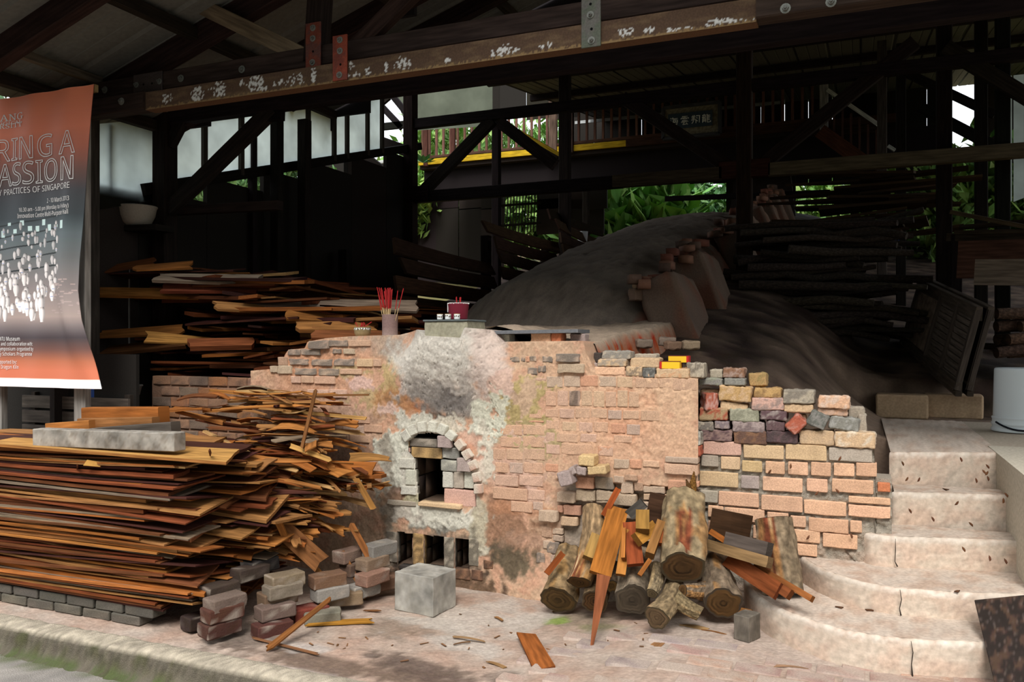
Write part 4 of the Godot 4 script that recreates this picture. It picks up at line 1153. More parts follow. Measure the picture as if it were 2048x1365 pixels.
func tp(px: float, py: float, t: float) -> Vector3:
	return CAM + ray(px, py) * t
func inner_y(x: float, z: float) -> float:
	var zt := -3.3 - 0.43 * (x - 2.6)
	var right := (0.2 if z > -1.4 else 0.87 if z > -2.95 else 0.885) + 0.26 * smoothstep(zt, zt - 0.25, z) + 0.22 * maxf(0.0, zt - z)
	var left := lerpf(1.33, 0.92, smoothstep(1.15, 2.6, x)) + 0.22 * maxf(0.0, -z - 0.7)
	var y := lerpf(left, right, smoothstep(1.9, 2.75, x))
	if z > -1.4 and x > 2.5:
		y = 0.2
	if z > -0.2 and x > 1.0:
		y = minf(y, 0.6)
	if x < -1.0:
		y = lerpf(y, 0.75 + 0.24 * maxf(0.0, -z - 0.7), smoothstep(-1.0, -1.5, x))
	return y
func build_interior() -> void:
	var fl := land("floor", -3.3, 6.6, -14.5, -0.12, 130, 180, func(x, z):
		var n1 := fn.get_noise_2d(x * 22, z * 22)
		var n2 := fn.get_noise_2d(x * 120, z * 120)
		return [inner_y(x, z) + n1 * 0.014 + n2 * 0.008, col("30231b").lerp(col("8a7462"), clampf(0.12 + n1 * 0.6 + 0.95 * smoothstep(1.6, 2.7, x) * smoothstep(-4.2, -2.6, z), 0, 1)) * (1.0 + n2 * 0.3)], M.earth)  # soil painted paler by the landing, for dust and daylight reaching in
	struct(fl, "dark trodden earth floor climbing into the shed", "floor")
	# two concrete blocks edging the landing
	for b in [[1757, 1853, "left"], [1857, 1962, "right"]]:
		var p0 := oy(b[0], 838, 0.885)
		var p1 := oy(b[1], 838, 0.885)
		var c := (p0 + p1) / 2
		var o := put("concrete_block", stone(Vector3(p0.distance_to(p1), 0.21, 0.24), Vector3i(8, 4, 4), 0.02, 0.006, col("c2a583"), col("a3866a"), 0.02, b[0]), M.concrete, null, Transform3D(Basis(Vector3.UP, -0.05), Vector3(c.x, 0.985, c.z - 0.14)))
		tag(o, "buff concrete block edging the landing, %s" % ("under the plain end of the leaning doors" if b[2] == "left" else "next to the white bucket and rubble"), "block", "concrete blocks on the landing")
	# back wall, partly open; the balcony before it
	var bw := base("wall_back")
	struct(bw, "dark boarded back wall of the shed with openings to the trees", "wall")
	var wz := -15.2
	for r in [[1140, 1760, 60, 330], [1452, 1592, 340, 450], [1700, 1905, 60, 470], [1965, 2200, 60, 500], [1000, 1210, 60, 240], [600, 1008, 325, 420], [1074, 1215, 325, 420], [600, 1008, 415, 600], [1074, 1208, 395, 470], [880, 1010, 60, 232], [1140, 1760, 300, 368]]:
		var n := maxi(1, int((r[1] - r[0]) / 45))
		for k in n:
			var xa: float = lerpf(r[0], r[1], float(k) / n)
			var xb: float = lerpf(r[0], r[1], float(k + 1) / n)
			var a := oz(xa, r[3], wz)
			var b := oz(xb, r[2], wz)
			var mb := MB.new()
			mb.box(Transform3D(Basis(), (a + b) / 2 + Vector3(0, 0, -0.03 * (k % 2))), Vector3(b.x - a.x - 0.01, b.y - a.y, 0.04), jit(col("2b2521"), 0.2))
			put("wall_board", mb, M.matte, bw)
	var scr := base("slatted_screen")
	tag(scr, "small slanting slatted screen letting daylight through, under the left half of the balcony", "screen")
	for k in 13:
		beam("slat", oz(1006 + k * 6, 345, -14.9), oz(1001 + k * 6, 465, -14.9), 0.02, 0.035, col("3a3530"), scr, Vector3.BACK)
	for k in 3:
		beam("rail", oz(1000, 372 + k * 40, -14.85), oz(1082, 366 + k * 40, -14.85), 0.03, 0.06, col("241f1c"), scr)
	var bal := base("balcony")
	tag(bal, "timber balcony across the back of the shed with a yellow painted floor edge", "balcony")
	var bz := -12.6
	var yf := oz(1050, 306, bz).y
	var xl := oz(838, 320, bz).x
	var xm := oz(1252, 294, bz).x
	var xr := oz(1660, 262, bz).x
	beam("edge_board", Vector3(xl, yf, bz), Vector3(xm, yf, bz), 0.05, 0.13, col("d9b02c"), bal)
	beam("edge_board", Vector3(xm, yf, bz), Vector3(xr + 1.2, yf, bz), 0.05, 0.16, col("4a332a"), bal)
	var mb2 := MB.new()
	mb2.box(Transform3D(Basis(), Vector3((xl + xr) / 2, yf - 0.1, bz - 1.2)), Vector3(xr - xl, 0.1, 2.3), col("2c2521"))
	mb2.box(Transform3D(Basis(), Vector3((xl + xr) / 2 + 1.0, yf - 0.45, bz - 0.3)), Vector3(xr - xl + 2.0, 0.6, 0.1), col("1f1a18"))
	put("deck", mb2, M.matte, bal)
	beam("bottom_rail", Vector3(xl, yf + 0.11, bz), Vector3(xr, yf + 0.11, bz), 0.06, 0.06, col("5c4034"), bal)
	beam("hand_rail", Vector3(xl, yf + 0.96, bz), Vector3(xr, yf + 0.96, bz), 0.08, 0.09, col("2e2420"), bal)
	beam("tie_beam", Vector3(oz(1110, 216, bz).x, oz(1110, 216, bz + 0.3).y, bz + 0.3), Vector3(xr, oz(1110, 216, bz + 0.3).y, bz + 0.3), 0.06, 0.06, col("6f6254"), bal)
	var x := xl + 0.1
	while x < xr - 0.05:
		beam("baluster", Vector3(x, yf + 0.12, bz), Vector3(x, yf + 0.93, bz), 0.05, 0.05, jit(col("7a5648"), 0.2), bal, Vector3.BACK)
		x += 0.185
	for p in [[853, "5a3a30"], [907, "5a3a30"], [1107, "6d584a"], [1143, "4e3d34"]]:
		var w := oz(p[0], 260, bz)
		beam("newel_post", Vector3(w.x, yf - 0.1, bz + 0.02), Vector3(w.x, yf + 1.9, bz + 0.02), 0.1 if p[0] != 1107 else 0.18, 0.1, col(p[1]), bal, Vector3.BACK)
	beam("strip", oz(1150, 246, bz - 1.5), oz(1560, 205, bz - 1.5), 0.04, 0.07, col("c9c9c4"), bal)
	tag(beam("white_post", oz(1648, 60, -12.3), oz(1648, 262, -12.3), 0.15, 0.15, col("a9a6a4"), null, Vector3.BACK), "tall post with worn white paint at the top of the back stairs", "post")
	var yb := base("yellow_brace")
	tag(yb, "slanting timber with a yellow painted edge below the balcony railing", "brace")
	beam("brace", oz(1000, 246, -9.0), oz(1118, 314, -9.0), 0.1, 0.14, col("2b2420"), yb)
	beam("yellow_edge", oz(1003, 243, -8.94), oz(1121, 311, -8.94), 0.1, 0.06, col("c9a42c"), yb)
	# stairs with a white handrail
	var st := base("back_stairs")
	tag(st, "timber stairs with a white handrail going down from the balcony on the right", "stairs")
	beam("handrail", oz(1655, 180, -12.2), oz(1756, 249, -12.0), 0.05, 0.07, col("dfe2de"), st)
	beam("handrail", oz(1776, 292, -12.0), oz(1790, 301, -12.0), 0.05, 0.06, col("cfd2ce"), st)
	beam("stringer", oz(1640, 262, -12.1), oz(1735, 330, -12.0), 0.06, 0.26, col("5c3a2a"), st)
	beam("stringer", oz(1625, 265, -12.5), oz(1760, 258, -12.4), 0.06, 0.16, col("3a2c26"), st)
	for k in 6:
		var p := oz(1668 + k * 17, 205 + k * 11, -12.1)
		beam("baluster", p, p - Vector3(0, 0.8, 0), 0.04, 0.04, col("5b4238"), st, Vector3.BACK)
	# carved name board on the railing
	var sg := base("name_board")
	tag(sg, "framed stone-chip name board with four white characters on a dark panel, hung on the balcony", "sign")
	var sz := bz + 0.25
	var A := oz(1327, 276, sz)
	var B := oz(1440, 208, sz)
	var cx := (A.x + B.x) / 2
	var cy := (A.y + B.y) / 2
	var sw := B.x - A.x
	var sh := oz(1383, 211, sz).y - oz(1383, 273, sz).y
	put("backing", stone(Vector3(sw - 0.06, sh - 0.06, 0.06), Vector3i(40, 24, 1), 0.005, 0.012, col("8e8672"), col("5c5446"), 0.06, 3.0, 8.0), M.brick, sg, Transform3D(Basis(), Vector3(cx, cy, sz)))
	for f in [[0, sh / 2, sw, 0.07], [0, -sh / 2, sw, 0.07]]:
		beam("frame", Vector3(cx - f[2] / 2, cy + f[1], sz + 0.02), Vector3(cx + f[2] / 2, cy + f[1], sz + 0.02), 0.09, f[3], col("4e4e52"), sg)
	for s in [-1.0, 1.0]:
		beam("frame", Vector3(cx + s * sw / 2, cy - sh / 2, sz + 0.02), Vector3(cx + s * sw / 2, cy + sh / 2, sz + 0.02), 0.07, 0.09, col("4e4e52"), sg, Vector3.BACK)
	var pc := oz(1382, 240, sz + 0.05)
	var pn := put("panel", stone(Vector3(0.9, 0.31, 0.03), Vector3i(8, 4, 1), 0.005, 0.0, col("3a4652")), M.glaze, sg, Transform3D(Basis(), Vector3(pc.x - 0.02, pc.y, sz + 0.05)))
	var glyphs := [   # brush strokes of the four characters, in a 10 by 10 box, from left to right
		[[1, 9, 2, 8], [0.6, 6.4, 1.8, 5.6], [0.8, 1.2, 2.4, 4], [3.4, 9.4, 3, 7.6], [3.2, 8, 8.6, 8.2], [4, 6.6, 8.4, 6.6], [4, 6.6, 3.6, 2.4], [8.4, 6.6, 7.6, 1.6], [3, 4.4, 9, 4.4], [3.6, 2.4, 7.6, 2], [5.8, 5.8, 6.4, 5], [7.6, 1.6, 6, 0.4]],
		[[2, 9.4, 8, 9.4], [1, 7.8, 9, 7.8], [1, 7.8, 0.8, 6.6], [9, 7.8, 8.4, 6.6], [5, 9.4, 5, 6], [2.8, 7, 4, 6.8], [6, 7, 7.4, 6.8], [2, 5, 8, 5], [1, 3.6, 9, 3.8], [4.6, 3.6, 2.6, 1], [2.6, 1, 7.4, 1.2], [6.6, 2.4, 8.2, 0.4]],
		[[2, 9.4, 2.6, 8.2], [4, 9.6, 3.4, 8.2], [0.8, 8, 5, 8.2], [1, 6.4, 4.8, 6.6], [0.6, 4.8, 5.2, 5], [3, 8, 2.8, 3.4], [2.8, 3.4, 1, 0.8], [5.6, 8.8, 9.4, 9], [9.4, 9, 9, 1.4], [6, 7, 7.2, 6], [6, 4, 7.4, 3], [5.6, 5, 5.4, 1]],
		[[2.6, 9.6, 3, 8.8], [0.8, 8.4, 5, 8.6], [1.8, 7.6, 2.2, 6.6], [4, 7.8, 3.4, 6.6], [0.6, 6.4, 5.2, 6.5], [1.4, 5.2, 1.2, 0.8], [1.4, 5.2, 4.4, 5.2], [4.4, 5.2, 4.4, 0.8], [1.4, 3.8, 4.3, 3.8], [1.4, 2.4, 4.3, 2.4], [6, 9.4, 6, 6.6], [6, 8, 9.2, 8.2], [6, 6.6, 9.2, 6.6], [6.2, 6.6, 6, 1], [6, 1, 9.4, 1], [9.4, 1, 9.4, 2.6], [6.6, 5, 8.8, 5], [6.6, 3.4, 8.8, 3.4]]]
	for g in 4:
		var gb := MB.new()
		for s in glyphs[g]:
			var o := Vector3(-0.41 + g * 0.215, -0.1, 0.017)
			var p := o + Vector3(s[0], s[1], 0) * 0.019
			var q := o + Vector3(s[2], s[3], 0) * 0.019
			gb.tube([p, p.lerp(q, 0.5), q], [0.012, 0.010, 0.006], 5, col("dcdedd"))
		put("character", gb, M.plain, pn)
	# white railing at the end of the left wall
	var wr := base("white_railing")
	tag(wr, "short white railing with a round finial, at the end of the left wall", "railing")
	beam("rail", oz(734, 328, -10.5), oz(783, 322, -10.5), 0.06, 0.07, col("d8d8d2"), wr)
	beam("post", oz(786, 322, -10.5), oz(786, 352, -10.5), 0.1, 0.1, col("dcdcd6"), wr, Vector3.BACK)
	var fb := MB.new()
	fb.lathe([Vector2(0.001, -0.06), Vector2(0.05, -0.035), Vector2(0.065, 0.0), Vector2(0.05, 0.04), Vector2(0.001, 0.065)], 12, col("dcdcd6"))
	put("finial", fb, M.plain, wr, Transform3D(Basis(), oz(786, 318, -10.5)))
	for k in 4:
		var p := oz(742 + k * 10, 328, -10.5)
		beam("baluster", p, p - Vector3(0, 0.4, 0), 0.04, 0.04, col("8d8a80"), wr, Vector3.BACK)
	# dark slab closing the kiln's far end, greenery on both sides of it
	var sl := MB.new()
	var q0 := oz(1457, 440, -13.6)
	var q1 := oz(1592, 440, -13.6)
	var q2 := oz(1580, 345, -13.6)
	var q3 := oz(1470, 345, -13.6)
	sl.q(q0, q1, q2, q3, col("2f2a26"))
	sl.q(q1 + Vector3(0, 0, -0.3), q0 + Vector3(0, 0, -0.3), q3 + Vector3(0, 0, -0.3), q2 + Vector3(0, 0, -0.3), col("2f2a26"))
	sl.q(q1, q1 + Vector3(0, 0, -0.3), q2 + Vector3(0, 0, -0.3), q2, col("2f2a26"))
	sl.q(q0 + Vector3(0, 0, -0.3), q0, q3, q3 + Vector3(0, 0, -0.3), col("2f2a26"))
	tag(put("chimney_stack", sl, M.clay), "dark broad chimney rising at the far end of the kiln between two green gaps", "chimney")
	tag(beam("rail", oz(1330, 398, -12.0), oz(1660, 385, -12.0), 0.06, 0.1, col("201b18")), "dark rail crossing the green gaps behind the kiln top", "rail")
	# boards stored in the shade at the left of the kiln
	for k in 15:
		var r := k % 5
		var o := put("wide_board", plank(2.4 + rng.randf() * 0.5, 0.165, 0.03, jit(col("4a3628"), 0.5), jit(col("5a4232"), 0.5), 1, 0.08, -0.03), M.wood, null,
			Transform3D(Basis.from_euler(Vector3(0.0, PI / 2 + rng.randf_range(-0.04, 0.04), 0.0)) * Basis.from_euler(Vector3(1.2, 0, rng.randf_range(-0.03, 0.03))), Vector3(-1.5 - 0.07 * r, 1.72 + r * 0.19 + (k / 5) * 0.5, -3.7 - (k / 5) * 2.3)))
		tag(o, "dark board, %s from below in the %s shaded stack left of the kiln" % [ORD[r], ["nearest", "middle", "farthest"][k / 5]], "board", "wide boards in the shade left of the kiln")
	# firewood stacked right of the kiln
	for k in 74:
		var r := k / 11
		var c := k % 11
		var L := rng.randf_range(0.9, 1.7)
		var rad := rng.randf_range(0.03, 0.055)
		var zz := -4.3 - rng.randf_range(0.0, 0.25) - r * 0.05
		var pc2 := Vector3(1.95 + rng.randf_range(-0.15, 0.5), 1.62 + r * 0.18 + rng.randf_range(0, 0.12) + 0.03 * (c % 3), zz - (c / 4) * 0.35)
		var lb := MB.new()
		var dy := rng.randf_range(-0.09, 0.09)
		lb.tube([Vector3(-L / 2, -dy, 0), Vector3(-L / 6, rng.randf_range(-0.03, 0.03), 0.02), Vector3(L / 5, rng.randf_range(-0.03, 0.03), -0.02), Vector3(L / 2, dy, 0)], [rad, rad * 0.95, rad * 0.85, rad * 0.7], 8, jit(col("4a4036"), 0.3))
		tag(put("branch", lb, M.bark, null, Transform3D(Basis(Vector3.UP, rng.randf_range(-0.35, 0.35)), pc2)), "%s grey crooked branch %s the dark firewood stack right of the kiln" % ["long" if L > 1.3 else "short", "low in" if r < 2 else "midway up" if r < 4 else "high in"], "branch", "%s branches %s the dark firewood stack" % ["long" if L > 1.3 else "short", "low in" if r < 2 else "midway up" if r < 4 else "high in"])
	for k in 22:
		var o := put("old_board", plank(rng.randf_range(0.9, 1.6), rng.randf_range(0.1, 0.25), 0.03, jit(col("4b3b2c"), 0.3), jit(col("55432f"), 0.3)), M.wood, null,
			Transform3D(Basis.from_euler(Vector3(rng.randf_range(-0.2, 0.2), rng.randf_range(-0.3, 0.3), rng.randf_range(-0.1, 0.1))), Vector3(2.2 + rng.randf_range(-0.2, 0.9), 2.75 + (k / 3) * 0.12, -5.6 - rng.randf() * 0.6)))
		tag(o, "dark old board in layer %s of the pile above the firewood stack, counted from below" % ORD[k / 3], "board", "old boards above the firewood stack, layer %s" % ORD[k / 3])
	# leaning louvred doors
	for d in 2:
		var off := Vector3(0.09, 0.0, -0.03) * d
		var BR := tp(1915, 790, 6.9) + off
		var TR := tp(1961, 620, 6.95) + off
		var TL := tp(1840, 562, 8.9) + off
		var BL := tp(1802, 692, 8.9) + off
		var dr := base("louvred_door")
		tag(dr, "old weathered door with two columns of louvres lying on its side, leaning on the stack" if d == 0 else "second old door tucked behind the louvred one, only its edge showing", "door")
		var at := func(u: float, v: float) -> Vector3: return BL.lerp(BR, u).lerp(TL.lerp(TR, u), v)
		for m in [[0, 0.06, 1, 0.06, 0.12], [0, 0.95, 1, 0.95, 0.12]]:
			beam("rail", at.call(m[0], m[1]), at.call(m[2], m[3]), 0.05, m[4], col("5f5349"), dr)
		for u in [0.02, 0.45, 0.72, 0.97]:
			beam("stile", at.call(u, 0.02), at.call(u, 0.98), 0.05, 0.1 if u != 0.97 else 0.14, col("5f544a"), dr, Vector3.BACK)
		var pb := MB.new()
		pb.q(at.call(0.0, 0.0), at.call(0.45, 0.0), at.call(0.45, 1.0), at.call(0.0, 1.0), col("a08a76"))
		pb.q(at.call(0.45, 0.0), at.call(0.0, 0.0), at.call(0.0, 1.0), at.call(0.45, 1.0), col("a08a76"))
		put("panel", pb, M.wood, dr)
		if d == 0:
			for cidx in 2:
				for k in 11:
					var v := 0.12 + k * 0.075
					var u0 := 0.48 + cidx * 0.26
					beam("louvre", at.call(u0, v), at.call(u0 + 0.21, v), 0.012, 0.05, col("7a6c60"), dr)
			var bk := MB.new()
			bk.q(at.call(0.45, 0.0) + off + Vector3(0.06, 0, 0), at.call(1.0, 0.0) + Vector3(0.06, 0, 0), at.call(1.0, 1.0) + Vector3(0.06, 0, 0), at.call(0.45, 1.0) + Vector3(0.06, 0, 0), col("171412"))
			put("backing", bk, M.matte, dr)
	# shelves of boards at the right edge
	var rack := base("plank_rack")
	tag(rack, "dark rack of long boards at the right edge of the shed, above the bucket", "rack")
	beam("shelf_beam", tp(1905, 480, 8.4), tp(2200, 474, 7.6), 0.5, 0.08, col("4f4436"), rack)
	beam("shelf_beam", tp(1905, 690, 8.2), tp(2200, 700, 7.4), 0.5, 0.06, col("3c332a"), rack)
	for px in [1912, 2080]:
		beam("upright", tp(px, 470, 8.2), tp(px, 800, 8.2), 0.1, 0.1, col("2d2622"), rack, Vector3.BACK)
	for b in [[1905, 425, 2130, 470, 8.0, 0.1, "5c4f38"], [1925, 455, 2100, 440, 8.3, 0.1, "453a2c"], [1915, 466, 2100, 462, 8.1, 0.1, "4a3e30"]]:
		tag(beam("long_board", tp(b[0], b[1], b[4]), tp(b[2], b[3], b[4] - 0.8), b[5], 0.04, col(b[6]), null), "long dark board on top of the rack at the right edge", "board", "long boards on the right-hand rack")
	tag(beam("red_brown_panel", tp(1916, 520, 8.0), tp(2160, 516, 7.3), 0.04, 0.36, col("6b4a3c"), null), "wide red-brown panel standing in the rack at the right edge", "panel")
	tag(beam("pale_plank", tp(1950, 545, 7.4), tp(2180, 545, 6.8), 0.04, 0.23, col("8a7a6a"), null), "wide pale grey plank leaning before the red-brown panel at the right edge", "plank")
	for k in 14:
		var p := tp(1992 + (k % 4) * 24, 628 + (k / 4) * 26, 7.2 + 0.1 * (k % 3))
		var q := p + Vector3(0.9, rng.randf_range(-0.05, 0.08), -0.35)
		var lb := MB.new()
		lb.tube([Vector3.ZERO, (q - p) * 0.5 + Vector3(0, 0.02, 0), q - p], [0.05, 0.055, 0.045], 10, jit(col("6b5240"), 0.3))
		tag(put("small_log", lb, M.bark, null, Transform3D(Basis(), p)), "small brown log stacked under the rack above the white bucket", "log", "small logs under the right-hand rack")
	var tb := MB.new()
	tb.tube([Vector3.ZERO, Vector3(0, 0.42, 0)], [0.045, 0.045], 14, col("3358a8"))
	tag(put("blue_pipe", tb, M.glaze, null, Transform3D(Basis(), tp(1797, 512, 11.0))), "upright blue plastic pipe beside a dark post, deep on the right", "pipe")
	# hung bucket and a few shadowed blocks
	var wb := MB.new()
	wb.lathe([Vector2(0.001, 0), Vector2(0.075, 0.0), Vector2(0.09, 0.2), Vector2(0.095, 0.21), Vector2(0.08, 0.21), Vector2(0.07, 0.02)], 18, col("d9dcdc"))
	tag(put("hanging_bucket", wb, M.plain, null, Transform3D(Basis(), oz(1165, 489, -8.6))), "small white bucket hanging on a post left of the kiln top", "bucket")

const TONES := [["honey-coloured", "bd7b40"], ["orange-brown", "b06a35"], ["reddish brown", "8c4c2d"], ["brown", "79492c"], ["pale straw", "c99c66"], ["greyish", "98826a"], ["dark purplish", "54312a"], ["tan", "ae7a48"]]
const ORD := ["first", "second", "third", "fourth", "fifth", "sixth", "seventh", "eighth", "ninth", "tenth", "eleventh", "twelfth", "thirteenth", "fourteenth", "fifteenth", "sixteenth", "seventeenth", "eighteenth", "nineteenth"]
func nth(i: int) -> String:
	if i < 19:
		return ORD[i]
	var tens := ["twentieth", "thirtieth", "fortieth", "fiftieth", "sixtieth"]
	var t2 := ["twenty", "thirty", "forty", "fifty", "sixty"]
	var k := (i + 1) / 10 - 2
	return tens[k] if (i + 1) % 10 == 0 else t2[k] + "-" + ORD[(i + 1) % 10 - 1]
func tone(weights: Array) -> int:
	var s := 0.0
	for w in weights:
		s += w
	var r := rng.randf() * s
	for i in weights.size():
		r -= weights[i]
		if r <= 0.0:
			return i
	return 0
func build_stack() -> void:
	rng.seed = 21
	# grey bricks that carry the stack
	for r in 2:
		for k in 8:
			var x := -2.75 + k * 0.222 + 0.1 * r
			var o := put("stack_brick", stone(Vector3(0.205, 0.052, 0.1), Vector3i(4, 3, 3), 0.008, 0.005, jit(col("5f594f" if r else "6f665a"), 0.12), col("4d4a42"), 0.08, k * 7.0 + r), M.brick, null, Transform3D(Basis(Vector3.UP, rng.randf_range(-0.02, 0.02)), Vector3(x, 0.028 + r * 0.055, 1.26)))
			tag(o, "grey mossy brick, %s course under the front stack, %s from the right" % ["lower" if r == 0 else "upper", nth(7 - k)], "brick", "bricks under the front plank stack")
	var tops := []
	var y := 0.115
	while y < 0.905:
		var T := rng.randf_range(0.005, 0.012) if rng.randf() < 0.66 else rng.randf_range(0.012, 0.024)
		tops.append([y, T])
		y += T + 0.0015
	var n := tops.size()
	for i in n:
		var yy: float = tops[i][0]
		var T: float = tops[i][1]
		var f := float(i) / n
		var t := tone([2.4, 4, 4, 4, 1, 1.2, 2.2, 3])
		var c := jit(col(TONES[t][1], 1.1), 0.18)
		var px := rng.randf_range(285, 410) if i > 2 else 322.0
		var py := 682.5 + 1653.0 * (1.55 - yy) / 4.5
		var xr := oz(px, py, 1.33).x
		var L := rng.randf_range(2.2, 2.5)
		var W := rng.randf_range(0.16, 0.5)
		var zf := 1.33 + rng.randf_range(-0.035, 0.03)
		var o := put("plank", plank(L, W, T, c, jit(c * 0.85, 0.15), 2, 0.015 if rng.randf() < 0.7 else 0.05, -0.012 * sin(f * 9.0), 0.0, rng.randf_range(-0.12, 0.12)), M.wood, null,
			Transform3D(Basis.from_euler(Vector3(0, rng.randf_range(-0.012, 0.012), rng.randf_range(-0.004, 0.004))), Vector3(xr - L / 2, yy + T / 2, zf - W / 2)))
		tag(o, "%s plank at the front of the big front stack, %s layer from the bottom" % [TONES[t][0], nth(i)], "plank", "planks of the front stack")
		for b in (2 if i % 3 == 0 else 1):
			var tb := tone([1.6, 3, 4, 4, 0.7, 1.2, 2.5, 3])
			var cb := jit(col(TONES[tb][1], 1.1), 0.18)
			var Lb := rng.randf_range(1.6, 2.2)
			var Wb := rng.randf_range(0.2, 0.4)
			var xb := lerpf(-0.78, -0.52, sin(f * PI)) + rng.randf_range(-0.18, 0.1) - b * 0.2
			var ob := put("plank", plank(Lb, Wb, T * rng.randf_range(0.7, 1.0), cb, jit(cb * 0.85, 0.15), 3, rng.randf_range(0.01, 0.06), 0.0, 0.0, rng.randf_range(-0.15, 0.15)), M.wood, null,
				Transform3D(Basis.from_euler(Vector3(0, rng.randf_range(-0.06, 0.1), rng.randf_range(-0.008, 0.008))), Vector3(xb - Lb / 2, yy + T / 2, 0.88 - b * 0.28 + rng.randf_range(-0.08, 0.08))))
			tag(ob, "%s plank in the %s row of the front stack, %s layer from the bottom" % [TONES[tb][0], "second" if b == 0 else "rear", nth(i)], "plank", "planks of the front stack")
	# wide pale board on the very top, and what lies on it
	var top := put("plank", plank(2.0, 0.34, 0.016, col("cf9a55"), col("a9703c"), 3, 0.012, 0.0, 0.0, 0.2), M.wood, null, Transform3D(Basis(Vector3.UP, 0.01), Vector3(-1.45, y + 0.012, 1.2)))
	tag(top, "broad honey-coloured board on the very top of the front stack, under the whitewashed timber", "plank")
	for b in [
		[[78, 874], [360, 884], 1.28, 0.085, 0.1, "b8b0a3", "squared timber with worn whitewash lying on top of the front stack"],
		[[190, 870], [352, 858], 1.17, 0.07, 0.08, "5f564c", "weathered blackish timber right behind the whitewashed one on the front stack"],
		[[175, 834], [328, 834], 0.86, 0.09, 0.12, "a9652f", "squared orange-brown timber standing highest at the back of the front stack's top"],
		[[98, 858], [185, 852], 1.0, 0.05, 0.07, "b3743c", "short orange timber poking out left on top of the front stack"],
		[[163, 850], [312, 848], 0.95, 0.06, 0.08, "9c6a3e", "brown squared timber between the high orange one and the whitewashed one"]]:
		var p := oz(b[0][0], b[0][1], b[2])
		var q := oz(b[1][0], b[1][1], b[2])
		var tb2: MeshInstance3D
		if b[5] == "b8b0a3":
			tb2 = put("squared_timber", stone(Vector3(p.distance_to(q), b[4], b[3]), Vector3i(80, 8, 8), 0.006, 0.002, col("aaa194"), col("857868"), -0.04, 3.0, 4.0), M.wood, null, Transform3D(Basis(Vector3.BACK, atan2(q.y - p.y, q.x - p.x)), (p + q) / 2))
		else:
			tb2 = beam("squared_timber", p, q, b[3], b[4], col(b[5]))
		tag(tb2, b[6], "timber", "squared timbers on the front stack")
	for s in [[420, 905, 1.32, 0.16, 0.02, 0.9, "7a4a30", "narrow dark sliver leaning on the front face of the stack near its top"], [186, 928, 1.35, 0.1, 0.035, -0.3, "cf9a50", "small pale splinter of wood caught on the front stack, beside the leaning sliver"], [155, 934, 1.36, 0.16, 0.018, 0.75, "6e4028", "thin brown sliver slanting across the upper front of the stack"], [130, 902, 1.14, 0.2, 0.03, 0.0, "8c5a34", "brown strip lying flat on the broad honey-coloured top board"]]:
		var o := put("sliver", plank(s[3], s[4], 0.006, col(s[6]), col(s[6]), 1, 0.01, 0.0, 0.3), M.wood, null, Transform3D(Basis.from_euler(Vector3(1.2 if s[5] != 0.0 else 0.0, 0, s[5])), oz(s[0], s[1], s[2])))
		tag(o, s[7], "wood sliver")

